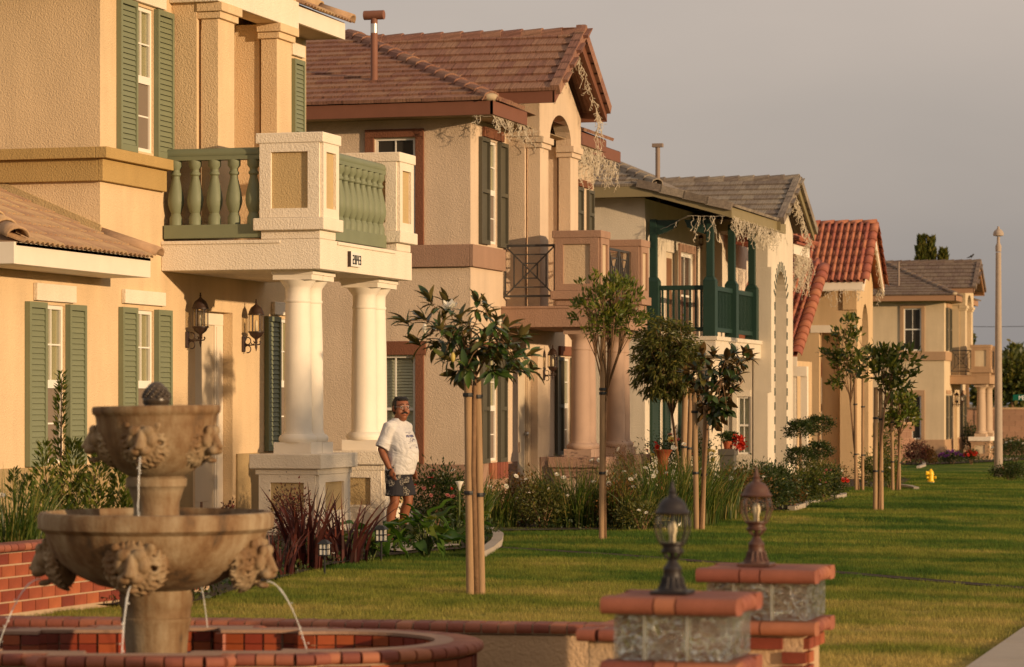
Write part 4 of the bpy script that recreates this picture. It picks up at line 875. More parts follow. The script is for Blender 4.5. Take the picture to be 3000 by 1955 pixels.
# ---------------------------------------------------------------- fourth house: red barrel tiles
def house_red():
    Z0 = -.70; YB = 84.0; XC = XY(2511, YB); O = (XC, YB, Z0)
    R = thing('two_story_house', 'sand coloured house with steep red barrel tile roof, between the green balcony and the hydrant', 'house', O); wm = M['h4_wall']; wp = M['white_paint']; tm = M['tile_red']
    zb = ZD(845, 84.3); zo = ZD(974, 84.3); xo = XY(2400, YB); xp = XY(2461, YB)
    mb = MB(mat=FB((0, YB, 0))); holed(mb, -24, XC, Z0 - .5, zb + .3, 0, .35, [(xo, xp, Z0 - .6, zo)]); mb.build('porch_side', wm, R)
    ya, yb, yc = 84.7, 86.2, 85.45; za = ZD(985, 86); arch = [(yc - .62 * cos(pi * i / 12), za + .95 * sin(pi * i / 12)) for i in range(13)]
    poly = [(YB + .351, Z0 - .5), (yc - .62, Z0 - .5)] + arch + [(yc + .62, Z0 - .5), (86.9, Z0 - .5), (86.9, zb + .3), (85.35, 6.8), (YB + .351, zb + .55)]
    mb = MB(mat=FS((XC + .001, 0, 0))); mb.prism([(u, 0, c) for u, c in poly], (0, 1.1, 0)); mb.build('porch_front', wm, R)
    MB().box(XY(2375, YB), XY(2440, YB), YB - .03, YB - .001, zo + .001, zo + .22).build('porch_beam', M['h1_trim'], R)
    MB().box(XC - .42, XC - .004, YB - .06, YB - .001, zb - .62, zb - .02).build('wall_panel', wm, R, bevel=.01)
    mb = MB(); mb.box(-26, -16.4, 82.2, 93, Z0 - .5, 6.0); mb.build('wall', wm, R); MB().box(-16.39, -14.6, 90, 90.3, Z0 - .5, 5.0).build('entry_wall', wm, R)
    # entrance seen through the porch
    B1 = FB((0, 89.9, 0)); x0 = XY(2405, 89.9)
    mb = MB(mat=B1); mb.box(x0, x0 + .9, .0, .09, Z0, 2.5); mb.box(x0 + .95, x0 + 1.3, -.3, .09, Z0, 3.2); mb.build('entry_frame', wp, R)
    for i in range(3): MB(mat=B1).box(x0 + .06 + .29 * i, x0 + .28 + .29 * i, -.01, -.001, Z0 + .15, 2.4).build('pane', M['blind'], R)
    # main gable roof, ridge across the lot
    g0, g1, gp_, ge, gc = 83.4, 87.2, 85.3, ZD(826, 84), ZD(656, 85.7); XG = XY(2563, 85.3)
    rf = MB(); rf.prism([(XG, g0, ge), (XG, gp_, gc), (XG, g1, ge), (XG, g1, ge - .06), (XG, gp_, gc - .1), (XG, g0, ge - .06)], (-8, 0, 0)); roof = rf.build('roof', tm, R)
    MB().box(XG - 8, XG - .05, g0 - .04, g0 + .01, ge - .26, ge - .01).build('fascia', wp, R)
    gb = MB()
    for s in (0, 1):
        e0 = g0 if s == 0 else g1
        gb.prism([(XG - .02 + .002 * s, e0, ge - .28), (XG - .02 + .002 * s, gp_, gc - .34), (XG - .02 + .002 * s, gp_, gc - .05), (XG - .02 + .002 * s, e0, ge - .01)], (-.05, 0, 0))
    gb.build('barge_board', wp, R)
    w, e = .19, .36; tme = tile_mesh('tile', 'barrel', w, e + .07, tm); gs = (gc - ge) / (gp_ - g0); nv = int((gp_ - g0) * sqrt(1 + gs * gs) / e + .5)
    tiles(roof, tme, (XG - 16 * w - .05, g0 - .06, ge), (1, 0, 0), (0, -gs, 1), 16, nv, w, e, stag=0, limit=140)
    cm = cap_mesh('ridge_tile', .27, .5, tm, False); caps(roof, cm, (XG + .04, gp_, gc + .03), (XG - 5, gp_, gc + .03), .42)
    rk = cap_mesh('rake_tile', .26, .46, tm, False)
    for s in (0, 1):
        dv = Vector((0, 1 if s == 0 else -1, gs)).normalized(); p0 = Vector((XG + .0, (g0 if s == 0 else g1), ge + .03)); caps(roof, rk, p0, p0 + dv * (nv * e), e, name='rake_tile')
    # lower wing: steep roof falling towards the camera
    y0, y1 = 77.4, 81.9; z0, z1 = ZD(1043, 78.2), ZD(775, 82.3); XR = -14.32; ls = (z1 - z0) / (y1 - y0)
    lr = MB(); lr.prism([(XR, y0, z0), (XR, y1, z1), (XR, y1, z1 - .1), (XR, y0, z0 - .06)], (-3.2, 0, 0)); lr = lr.build('lower_roof', tm, R)
    nl = int((y1 - y0) * sqrt(1 + ls * ls) / e) + 1
    tiles(lr, tme, (XR - 6 * w - .10, y0 - .05, z0), (1, 0, 0), (0, -ls, 1), 6, nl, w, e, stag=0, limit=110)
    dv = Vector((0, 1, ls)).normalized(); caps(lr, cap_mesh('rake_tile', .34, .46, tm, False), (XR - .02, y0 - .02, z0 + .03), Vector((XR - .02, y0, z0 + .03)) + dv * (nl * e - .1), e, name='rake_tile')
    MB().box(XR - 3.2, XR + .02, y0 - .03, y0 + .02, z0 - .28, z0 - .02).build('lower_fascia', wp, R)
    MB().box(XR - 3.2, XR - .4, y0 + .5, 82, Z0 - .5, z0 - .1).build('wing_wall', wm, R)
    for px in (2324, 2357):
        x = XY(px, y0 + .3); MB().box(x - .09, x + .09, y0 + .2, y0 + .4, Z0 - .5, z0 - .281).build('wing_post', M['h1_trim'], R)
    MB().box(XY(2316, y0 + .3), XY(2366, y0 + .3), y0 + .15, y0 + .199, z0 - .55, z0 - .282).build('wing_beam', wp, R)
    # small eave stub above it
    xs0 = -14.45; ye0, ye1 = YX(2325, xs0), YX(2372, xs0); zs = ZD(748, 79.5)
    MB().box(xs0 - 1.2, xs0, ye0, ye1, zs, zs + .27).build('stub_eave', wp, R)
    st = MB(); st.hexa([(xs0 + .1, ye0 - .1, zs + .275), (xs0 + .1, ye1 + .25, zs + .275), (xs0 - 1.6, ye1 + .25, zs + .275), (xs0 - 1.6, ye0 - .1, zs + .275), (xs0 + .1, ye0 - .1, zs + .33), (xs0 + .1, ye1 + .25, zs + .33), (xs0 - 1.6, ye1 + .25, zs + .95), (xs0 - 1.6, ye0 - .1, zs + .95)]); st = st.build('stub_roof', tm, R)
    tiles(st, tme, (xs0 + .15, ye0 - .1, zs + .34), (0, 1, 0), (.36, 0, 1), 15, 4, w, e, stag=0, limit=60)
    # low tiled roof seen through the porch
    pr = MB(); xq = XY(2400, 88); pr.prism([(xq, 87.8, ZD(1100, 88)), (xq + .9, 87.8, ZD(1112, 88)), (xq + .9, 87.8, ZD(1104, 88)), (xq + .2, 87.8, ZD(1062, 88)), (xq, 87.8, ZD(1062, 88))], (0, 1.6, 0)); pr = pr.build('entry_roof', tm, R)
    MB().box(xq + .55, xq + .95, 87.75, 87.799, ZD(1125, 88), ZD(1104, 88)).build('entry_eave', wp, R)
    return R
H4 = house_red()

# ---------------------------------------------------------------- beyond the row
def block_wall(label, p, q, h, zb):
    p, q = Vector((*p, 0)), Vector((*q, 0)); d = (q - p).normalized(); n = int((q - p).length / .62); R = thing('block_wall', label, 'wall', (p.x, p.y, zb))
    core = MB(); core.bar(p + Vector((0, 0, zb + h / 2 - .2)), q + Vector((0, 0, zb + h / 2 - .2)), .16, h + .4); core.build('mortar_core', M['mortar'], R)
    bm_ = MB().box(.005, .61, -.10, .10, .005, .285).mesh('block', M['block']); nr = int(h / .29); c = 0
    for j in range(nr):
        for i in range(n):
            if c >= 300: break
            c += 1; o = p + d * ((i + (.5 if j % 2 else 0)) * .62); m = Matrix.Rotation(atan2(d.y, d.x), 4, 'Z'); m.translation = Vector((o.x, o.y, zb + .29 * j)); put('block', bm_, m, R)
    MB().bar(p + Vector((0, 0, zb + nr * .29 + .05)), q + Vector((0, 0, zb + nr * .29 + .05)), .26, .10).build('coping', M['h5_trim'], R); return R
a_ = PD(2815, 1180, 150); b_ = PD(3090, 1180, 150)
block_wall('long brown block garden wall at the right, behind the farthest house and the light pole', (a_.x, a_.y), (b_.x, b_.y), 2.32, -.95)
a_ = PD(2478, 1180, 118); b_ = PD(2668, 1180, 124)
block_wall('tan block wall between the red roofed house and the farthest house', (a_.x, a_.y), (b_.x, b_.y), 1.75, -.95)
# concrete street light
p0 = PD(2925, 1393, 90.0); R = thing('street_light', 'tall tapered concrete street light with small domed top, right of the farthest house', 'street light', p0); zt = ZD(671, 90)
k = 90 / FPX; b = p0.z - .2
MB().lathe([(.135, b), (.135, b + .4), (.122, b + 2), (.10, b + 5), (.085, ZD(740, 90) )], 14, (p0.x, p0.y, 0)).build('pole', M['pole'], R, auto=30)
MB().lathe([(.09, ZD(738, 90)), (.095, ZD(722, 90)), (.07, ZD(716, 90)), (.05, ZD(712, 90)), (.045, ZD(694, 90))], 12, (p0.x, p0.y, 0)).build('collar', M['pole'], R, auto=30)
MB().lathe([(.05, ZD(693, 90)), (.16, ZD(691, 90)), (.165, ZD(686, 90)), (.145, ZD(679, 90)), (.10, ZD(674, 90)), (.05, ZD(671, 90)), (.035, ZD(668, 90)), (.035, ZD(664, 90))], 14, (p0.x, p0.y, 0)).build('lamp_head', M['pole'], R, auto=40)
# power lines far behind
def cable(label, pts, r):
    P = [PD(*p) for p in pts]; Q = []
    for a, c in zip(P, P[1:]):
        for t in range(6): q = a.lerp(c, t / 6); q.z -= .25 * sin(pi * t / 6); Q.append(q)
    tag(MB().tube(Q + [P[-1]], r, 5).build('power_line', M['black_metal']), label, 'power line', 'power lines behind the houses')
cable('thin single power line crossing the sky right of the farthest house', [(2600, 948, 230), (3200, 949, 230)], .022)
cable('upper of the two sagging power lines by the far trees', [(2780, 1103, 240), (2920, 1090, 240), (3250, 1058, 235)], .045)
cable('lower of the two sagging power lines by the far trees', [(2780, 1112, 240), (2920, 1100, 240), (3250, 1070, 235)], .045)
# street name sign, partly in the frame
p = PD(2968, 1165, 148); R = thing('street_sign', 'green street name sign with white letters at the right edge of the picture', 'sign', (p.x, p.y, -1.0)); q = PD(3045, 1165, 147.6)
MB().tube([(q.x, q.y, -1.2), (q.x, q.y, p.z + .3)], .03, 8).build('sign_post', M['vent_grey'], R)
M['sign_green'] = mat_basic('sign_green', (.005, .12, .075), .5); M['sign_white'] = mat_basic('sign_white', (.75, .75, .70), .5)
d = (Vector((q.x, q.y, 0)) - Vector((p.x, p.y, 0))).normalized()
bl = MB(); bl.bar((p.x, p.y, p.z), (q.x + d.x, q.y + d.y, p.z), .02, .30); bl = bl.build('sign_blade', M['sign_green'], R)
def letters(parent, T, txt, u, y, c, h, mat, name='lettering'):
    G = {'M': [((0, 0), (0, 1)), ((0, 1), (.4, .45)), ((.4, .45), (.8, 1)), ((.8, 1), (.8, 0))], 'E': [((0, 0), (0, 1)), ((0, 1), (.6, 1)), ((0, .5), (.5, .5)), ((0, 0), (.6, 0))], 'R': [((0, 0), (0, 1)), ((0, 1), (.6, 1)), ((.6, 1), (.6, .5)), ((.6, .5), (0, .5)), ((.2, .5), (.65, 0))],
         'P': [((0, 0), (0, 1)), ((0, 1), (.6, 1)), ((.6, 1), (.6, .5)), ((.6, .5), (0, .5))], 'S': [((.6, 1), (0, 1)), ((0, 1), (0, .5)), ((0, .5), (.6, .5)), ((.6, .5), (.6, 0)), ((.6, 0), (0, 0))], 'I': [((.2, 0), (.2, 1))], 'D': [((0, 0), (0, 1)), ((0, 1), (.5, .85)), ((.5, .85), (.5, .15)), ((.5, .15), (0, 0))], 'N': [((0, 0), (0, 1)), ((0, 1), (.6, 0)), ((.6, 0), (.6, 1))], 'T': [((.3, 0), (.3, 1)), ((0, 1), (.6, 1))]}
    mb = MB(mat=T)
    for k, ch in enumerate(txt):
        for j, (a, b) in enumerate(G.get(ch, [])): mb.bar((u + a[0] * h, y - .0008 * j, c + a[1] * h), (u + b[0] * h, y - .0008 * j, c + b[1] * h), h * .2, .006, (0, 1, 0))
        u += h * (.9 if ch != 'I' else .5)
    return mb.build(name, mat, parent)
ms = Matrix.Rotation(atan2(d.y, d.x), 4, 'Z'); ms.translation = (p.x, p.y, 0)
letters(bl, ms, 'MER', .31, -.014, p.z - .11, .20, M['sign_white'])
# ---------------------------------------------------------------- fountain and its pool
FD = 16.5; FC = PD(458, 1180, FD); FC.z = 0
M['cast_stone'] = None
m, n, b = nt('cast_stone'); L = n.links.new; tc = N(n, 'ShaderNodeTexCoord')
n1 = N(n, 'ShaderNodeTexNoise', Scale=3.2, Detail=7.0, Roughness=.65); L(tc.outputs['Object'], n1.inputs['Vector'])
mp = N(n, 'ShaderNodeMapping'); mp.inputs['Scale'].default_value = (5, 5, .8); L(tc.outputs['Object'], mp.inputs['Vector'])
n2 = N(n, 'ShaderNodeTexNoise', Scale=2.2, Detail=6.0, Roughness=.6); L(mp.outputs['Vector'], n2.inputs['Vector'])
ad = N(n, 'ShaderNodeMath', operation='ADD'); L(n1.outputs['Fac'], ad.inputs[0]); L(n2.outputs['Fac'], ad.inputs[1]); hf = N(n, 'ShaderNodeMath', operation='MULTIPLY'); hf.inputs[1].default_value = .5; L(ad.outputs[0], hf.inputs[0])
L(ramp(n, hf.outputs[0], [(.36, (.055, .034, .017)), (.45, (.165, .090, .037)), (.52, (.225, .148, .076)), (.64, (.32, .245, .15))]), b.inputs['Base Color']); b.inputs['Roughness'].default_value = .8
n3 = N(n, 'ShaderNodeTexNoise', Scale=60.0, Detail=4.0); L(tc.outputs['Object'], n3.inputs['Vector']); bp = N(n, 'ShaderNodeBump', Strength=.35, Distance=.01); L(n3.outputs['Fac'], bp.inputs['Height']); L(bp.outputs['Normal'], b.inputs['Normal'])
M['cast_stone'] = m
m, n, b = nt('water'); b.inputs['Base Color'].default_value = (.9, .95, .95, 1); b.inputs['Roughness'].default_value = .03; b.inputs['Transmission Weight'].default_value = 1.0; b.inputs['IOR'].default_value = 1.33; M['water'] = m
m, n, b = nt('water_pool'); b.inputs['Base Color'].default_value = (.02, .03, .03, 1); b.inputs['Roughness'].default_value = .05; b.inputs['Specular IOR Level'].default_value = .8; M['water_pool'] = m
m, n, b = nt('water_jet'); L = n.links.new; b.inputs['Base Color'].default_value = (.85, .85, .82, 1); b.inputs['Roughness'].default_value = .15; t = N(n, 'ShaderNodeBsdfTransparent'); mx = N(n, 'ShaderNodeMixShader', Fac=.40); L(t.outputs[0], mx.inputs[1]); L(b.outputs[0], mx.inputs[2]); L(mx.outputs[0], n.nodes['Material Output'].inputs['Surface']); M['water_jet'] = m
def zf(py): return ZD(py, FD)
k = FD / FPX
FT = thing('garden_fountain', 'two tier cast stone fountain with lion head spouts standing in a brick pool', 'fountain', (FC.x, FC.y, 0)); st = M['cast_stone']; c = (FC.x, FC.y, 0)
def rr(px): return px * k
MB().lathe([(rr(100), .0), (rr(100), .10), (rr(93), .12), (rr(90), zf(1905)), (rr(95), zf(1850)), (rr(101), zf(1823)), (rr(104), zf(1816)), (rr(104), zf(1810)), (rr(99), zf(1806)), (rr(101), zf(1797)), (rr(101), zf(1780)), (rr(106), zf(1774)), (rr(107), zf(1722))], 40, c).build('pedestal', st, FT, auto=40)
lo = [(.05, zf(1727)), (rr(108), zf(1727)), (rr(170), zf(1712)), (rr(235), zf(1682)), (rr(280), zf(1645)), (rr(308), zf(1605)), (rr(320), zf(1575)), (rr(324), zf(1558)), (rr(334), zf(1552)), (rr(343), zf(1545)), (rr(345), zf(1512)), (rr(338), zf(1500)), (rr(320), zf(1499)), (rr(312), zf(1515)), (rr(300), zf(1560)), (.02, zf(1570))]
o = MB().lathe(lo, 64, c).build('lower_bowl', st, FT, auto=45)
MB().lathe([(rr(306), zf(1519)), (rr(306), zf(1515))], 48, c).build('water', M['water_pool'], o)
MB().lathe([(rr(80), zf(1570)), (rr(66), zf(1500)), (rr(68), zf(1470)), (rr(78), zf(1440)), (rr(82), zf(1428)), (rr(88), zf(1424)), (rr(90), zf(1402)), (rr(80), zf(1396)), (rr(78), zf(1390))], 36, c).build('stem', st, FT, auto=40)
up = [(.04, zf(1397)), (rr(80), zf(1396)), (rr(110), zf(1378)), (rr(140), zf(1348)), (rr(160), zf(1310)), (rr(173), zf(1262)), (rr(177), zf(1222)), (rr(179), zf(1216)), (rr(186), zf(1211)), (rr(188), zf(1200)), (rr(185), zf(1190)), (rr(172), zf(1189)), (rr(166), zf(1200)), (rr(150), zf(1260)), (.02, zf(1270))]
o = MB().lathe(up, 56, c).build('upper_bowl', st, FT, auto=45); o.matrix_basis = Matrix.Translation((FC.x, FC.y, zf(1200))) @ Matrix.Rotation(radians(-.9), 4, 'Y') @ Matrix.Translation((-FC.x, -FC.y, -zf(1200)))
MB().lathe([(rr(164), zf(1205)), (rr(164), zf(1202))], 40, c).build('water', M['water_pool'], o)
mb = MB(); mb.lathe([(rr(34), zf(1260)), (rr(36), zf(1185)), (rr(40), zf(1182)), (rr(40), zf(1166)), (rr(37), zf(1162)), (rr(36), zf(1158)), (rr(30), zf(1140)), (rr(20), zf(1126)), (rr(8), zf(1119))], 20, c)
rn = random.Random(3)
for j in range(6):
    z0 = zf(1163 - j * 7.5); r0 = rr([38, 36, 32, 27, 20, 10][j])
    for i in range(12 - j): a = 2 * pi * (i + .5 * (j % 2)) / (12 - j); mb.ball((FC.x + r0 * cos(a), FC.y + r0 * sin(a), z0), (rr(7), rr(7), rr(6)), 6, 4)
mb.build('finial', mat_basic('wet_stone', (.060, .042, .026), .3, .4, scale=20, spec=.5), FT, smooth=True)
# lion masks: sculpted head fused by a voxel remesh; faces along local -Y
def lion_mesh():
    mb = MB(); rn = random.Random(11)
    mb.ball((0, .055, 0), (.160, .062, .160), 20, 12)                        # mane disc
    for R0, R1, y_, nn, rad in ((.085, .150, -.022, 22, .0125), (.110, .172, .004, 27, .0125), (.130, .182, .030, 30, .012)):
        for i in range(nn):
            a = 2 * pi * i / nn + rn.uniform(-.05, .05); pts = []; rs = []
            for j in range(5):
                t = j / 4; aa = a + .10 * sin(t * 6 + i) + .10 * t; r_ = R0 + (R1 - R0) * t; pts.append(Vector((r_ * cos(aa), y_ + .030 * t * t - .010 * sin(pi * t), r_ * sin(aa) * 1.0))); rs.append(rad * (.8 + .5 * sin(pi * t)) * (1 - .45 * t))
            mb.tube(pts, rs, 6)
    mb.ball((0, -.018, .0), (.088, .062, .110), 16, 12)                      # skull
    mb.ball((-.040, -.066, .060), (.042, .026, .034), 12, 8); mb.ball((.040, -.066, .060), (.042, .026, .034), 12, 8)    # brows
    mb.ball((-.060, -.055, .005), (.036, .030, .045), 12, 8); mb.ball((.060, -.055, .005), (.036, .030, .045), 12, 8)    # cheeks
    mb.tube([(0, -.066, .060), (0, -.084, .020), (0, -.102, -.028)], [.022, .028, .036], 10)                              # bridge of the nose
    mb.ball((0, -.128, -.034), (.034, .018, .016), 10, 8)                    # nose
    mb.ball((-.030, -.094, -.060), (.040, .036, .028), 12, 8); mb.ball((.030, -.094, -.060), (.040, .036, .028), 12, 8)  # muzzle
    mb.ball((0, -.070, -.122), (.036, .036, .018), 10, 8)                    # lower jaw
    mb.ball((-.092, -.025, .092), (.026, .018, .026), 8, 6); mb.ball((.092, -.025, .092), (.026, .018, .026), 8, 6)      # ears
    me = mb.mesh('lion_mask', st); o = bpy.data.objects.new('tmp', me); COL.objects.link(o)
    md = o.modifiers.new('r', 'REMESH'); md.mode = 'VOXEL'; md.voxel_size = .0062; md.use_smooth_shade = True
    sm = o.modifiers.new('s', 'SMOOTH'); sm.iterations = 1; sm.factor = .5
    dg = bpy.context.evaluated_depsgraph_get(); me2 = bpy.data.meshes.new_from_object(o.evaluated_get(dg)); bpy.data.objects.remove(o); me2.name = 'lion_mask'; return me2
LM = lion_mesh(); view = atan2(FC.y, FC.x)     # direction camera -> fountain
def jet(parent, p, d, drop, reach, broken=False):
    pts = []; rs = []
    for i in range(15):
        t = i / 14; pts.append(p + d * (reach * t) + Vector((0, 0, -drop * t * t - .01 * t)) + Vector((rn.uniform(-1, 1), rn.uniform(-1, 1), 0)) * .0025 * t); rs.append((.0060 - .0025 * t) * rn.uniform(.6, 1.35))
    MB().tube(pts, rs, 7).build('water_jet', M['water_jet'], parent, smooth=True)
    mb = MB()
    for i in range(14):
        t = rn.uniform(.30, 1.0); q = p + d * (reach * t) + Vector((rn.uniform(-.01, .01), rn.uniform(-.01, .01), -drop * t * t + rn.uniform(-.02, .02))); mb.ball(q, rn.uniform(.003, .007), 6, 4)
    tag(mb.build('droplets', M['water_jet'], parent, smooth=True), kind='stuff')
for tier, (az, zc, rad, tilt, s) in enumerate([(a, zf(1638), rr(300), .34, 1.06) for a in (-12, 68, 160, -100)] + [(a, zf(1288), rr(150), .16, .92) for a in (-14, 62, 155, -92)]):
    dirn = view + pi + radians(az); d = Vector((cos(dirn), sin(dirn), 0))
    if tier >= 4 and False: continue
    pos = Vector((FC.x, FC.y, zc)) + d * rad
    m4 = Matrix.Translation(pos) @ Matrix.Rotation(dirn + pi / 2, 4, 'Z') @ Matrix.Rotation(tilt * .35, 4, 'X') @ Matrix.Scale(s, 4)
    lm = put('lion_mask', LM, m4, FT)
    mouth = m4 @ Vector((0, -.090, -.098))
    MB().ball(mouth + d * -.012, (.026, .026, .016), 8, 6).build('mouth', M['black_metal'], lm, smooth=True)
    if tier < 4 or tier == 4: jet(FT, mouth, d, (mouth.z - .13) if tier < 4 else (mouth.z - zf(1517)), (.30 if tier < 4 else .05), True)

# pool: quatrefoil-like brick basin
ud = Vector((CS, SN, 0)); vd = Vector((-SN, CS, 0))      # across / away from the viewer
PCEN = FC + vd * -.02
def pool_outline(off, n=96):
    """radial outline in (across, away) about the fountain, off = inward offset"""
    out = []
    for i in range(n):
        a = 2 * pi * i / n; dx, dy = cos(a), sin(a); best = 0
        for cx in (-.98, .98):
            R_ = .84 - off; bq = dx * cx; cq = cx * cx - R_ * R_; disc = bq * bq - cq
            if disc > 0: best = max(best, bq + sqrt(disc))
        for hx, hy in ((.50, 1.10), (.99, .94)):
            hx -= off; hy -= off; best = max(best, min(hx / abs(dx) if abs(dx) > 1e-6 else 9, hy / abs(dy) if abs(dy) > 1e-6 else 9))
        out.append((best * dx, best * dy))
    return out
def resample(poly, step):
    P = [Vector((x, y, 0)) for x, y in poly]; P.append(P[0]); Ls = [0]
    for a, c_ in zip(P, P[1:]): Ls.append(Ls[-1] + (c_ - a).length)
    nn = max(8, int(Ls[-1] / step)); out = []; j = 0
    for i in range(nn):
        t = Ls[-1] * i / nn
        while Ls[j + 1] < t: j += 1
        f = (t - Ls[j]) / max(1e-9, Ls[j + 1] - Ls[j]); out.append(P[j].lerp(P[j + 1], f))
    return out
PW = lambda p, z: PCEN + ud * p.x + vd * p.y + Vector((0, 0, z))
ZR = .372
PL = thing('fountain_pool', 'low red brick pool with rounded brick rim around the fountain', 'pool', (PCEN.x, PCEN.y, 0))
outer = [Vector((x, y, 0)) for x, y in pool_outline(0.0, 192)]; inner = [Vector((x, y, 0)) for x, y in pool_outline(.21, 192)]
core = MB(); rings = []
for i in range(192):
    a, c_ = outer[i] * .985, inner[i] * 1.02
    rings.append([PW(a, -.1), PW(a, ZR - .035), PW(c_, ZR - .035), PW(c_, -.1)])
vs = [v for r in rings for v in r]; fs = []
for i in range(192):
    j = (i + 1) % 192
    for q in range(4): p = (q + 1) % 4; fs.append((i * 4 + q, j * 4 + q, j * 4 + p, i * 4 + p))
core.add(vs, fs); core.build('pool_core', M['mortar'], PL)
wl = MB(); wl.add([PW(p * .98, .15) for p in inner], [tuple(range(192))]); wl.build('pool_water', M['water_pool'], PL)
capm = {}
def bull_mesh(w, l, h, nm, mat):
    # rounded nose at local -y
    pr = [(-l * .5 + h * .5 - h * .5 * cos(pi / 2 - pi * i / 8), -h * .5 + h * .5 * sin(-pi / 2 + pi * i / 8) + h * .0) for i in range(9)]
    pr = [(-l / 2 + h / 2 - h / 2 * cos(-pi / 2 + pi * i / 8), h / 2 * sin(-pi / 2 + pi * i / 8) - h / 2) for i in range(9)]
    pr += [(l / 2, 0), (l / 2, -h)]
    nn = len(pr); mb = MB(); mb.add([(-w / 2, y, z) for y, z in pr] + [(w / 2, y, z) for y, z in pr], [tuple(range(nn)), tuple(range(2 * nn - 1, nn - 1, -1))] + [(i, i + nn, (i + 1) % nn + nn, (i + 1) % nn) for i in range(nn)])
    return mb.mesh(nm, mat)
bull = bull_mesh(.094, .235, .062, 'rim_brick', M['brick_cap'])
def basis(p, out_w, z):   # local -y points along out_w
    y = -Vector(out_w).normalized(); x = y.cross(Vector((0, 0, 1))); m4 = Matrix((x, y, Vector((0, 0, 1)))).transposed().to_4x4(); m4.translation = p; return m4
op = resample([(p.x, p.y) for p in outer], .104)
for i, p in enumerate(op):
    t = (op[(i + 1) % len(op)] - op[i - 1]).normalized(); nrm = Vector((t.y, -t.x, 0))
    if nrm.dot(p) < 0: nrm = -nrm
    put('rim_brick', bull, basis(PW(p - nrm * .075, ZR), ud * nrm.x + vd * nrm.y, 0), PL)
topm = MB(); rg = []
for i in range(192):
    a, c_ = outer[i] * .93, inner[i] * .985; rg.append([PW(a, ZR + .001), PW(c_, ZR + .001), PW(c_, ZR - .018), PW(a, ZR - .018)])
vs = [v for r in rg for v in r]; fs = []
for i in range(192):
    j = (i + 1) % 192
    for q in range(4): p = (q + 1) % 4; fs.append((i * 4 + q, j * 4 + q, j * 4 + p, i * 4 + p))
topm.add(vs, fs); topm.build('rim_top', M['rim_stone'], PL)
tb = MB().box(-.051, .051, -.012, .012, 0, .055).mesh('wall_tile', M['pool_tile']); tbl = MB().box(-.051, .051, -.012, .012, 0, .055).mesh('blue_tile', M['tile_blue'])
ip = resample([(p.x, p.y) for p in inner], .114)
for i, p in enumerate(ip):
    t = (ip[(i + 1) % len(ip)] - ip[i - 1]).normalized(); nrm = Vector((t.y, -t.x, 0))
    if nrm.dot(p) < 0: nrm = -nrm
    wn_ = ud * nrm.x + vd * nrm.y
    if p.y < -.35: continue
    for r_ in range(2): put('wall_tile', tb, basis(PW(p * (.99), ZR - .078 - (.060 * r_)), -wn_, 0), PL)
    put('blue_tile', tbl, basis(PW(p * .99, ZR - .078 - .060 - .060), -wn_, 0), PL)
for i, p in enumerate(op):      # outer face bricks, front side only
    if p.y > .1 or i % 2: continue
    t = (op[(i + 1) % len(op)] - op[i - 1]).normalized(); nrm = Vector((t.y, -t.x, 0))
    if nrm.dot(p) < 0: nrm = -nrm
    for r_ in range(2): put('wall_brick', tb if False else capm.setdefault('wb', MB().box(-.098, .098, -.03, .03, 0, .085).mesh('wall_brick', M['brick'])), basis(PW(p - nrm * .03, ZR - .16 - r_ * .093), ud * nrm.x + vd * nrm.y, 0), PL)

# low stucco wall with brick cap behind the pool
def cap_row(parent, p, q, z, out, step=.104, me=bull, name='cap_brick'):
    p, q = Vector(p), Vector(q); d = (q - p); nn = int(d.length / step); d.normalize()
    for i in range(nn):
        c_ = p + d * ((i + .5) * step); put(name, me, basis(Vector((c_.x, c_.y, z + random.uniform(-.0015, .0015))), out, 0), parent)
WZ = .392
wa, wb = PD(-180, 1180, 18.05), PD(1800, 1180, 17.45); wa.z = wb.z = 0
LW_ = thing('low_garden_wall', 'low tan stucco wall with a brown brick cap, behind the fountain pool', 'garden wall', (wa.x, wa.y, 0))
d = (wb - wa).normalized(); outw = Vector((d.y, -d.x, 0))
MB().bar(wa + Vector((0, 0, WZ / 2 - .16)) , wb + Vector((0, 0, WZ / 2 - .16)), .17, WZ + .18).build('wall', M['wall_stucco'], LW_, bevel=.01)
cap_row(LW_, wa, wb, WZ, outw)
MB().bar(wa + Vector((0, 0, WZ - .034)), wb + Vector((0, 0, WZ - .034)), .20, .056).build('mortar_bed', M['mortar'], LW_)
# planter wall at the far left
pa, pb = GP(-260, 1850), GP(590, 1738); pa.z = pb.z = 0; pz = .60
PLW = thing('planter_wall', 'red brick planter wall with rounded cap running back on the left, behind the fountain', 'planter wall', (pa.x, pa.y, 0)); d = (pb - pa).normalized(); outw = Vector((d.y, -d.x, 0))
MB().bar(pa + Vector((0, 0, pz / 2 - .15)), pb + Vector((0, 0, pz / 2 - .15)), .16, pz + .16).build('mortar_core', M['mortar'], PLW)
fb = MB().box(-.098, .098, -.03, .03, 0, .084).mesh('brick', M['brick']); nb = int((pb - pa).length / .206)
for r_ in range(5):
    for i in range(nb + (r_ % 2)):
        c_ = pa + d * ((i + (.5 if r_ % 2 == 0 else 0)) * .206); put('brick', fb, basis(Vector((c_.x, c_.y, pz - .158 - r_ * .098)) + outw * .065, outw, 0), PLW)
cap_row(PLW, pa, pb, pz, outw)

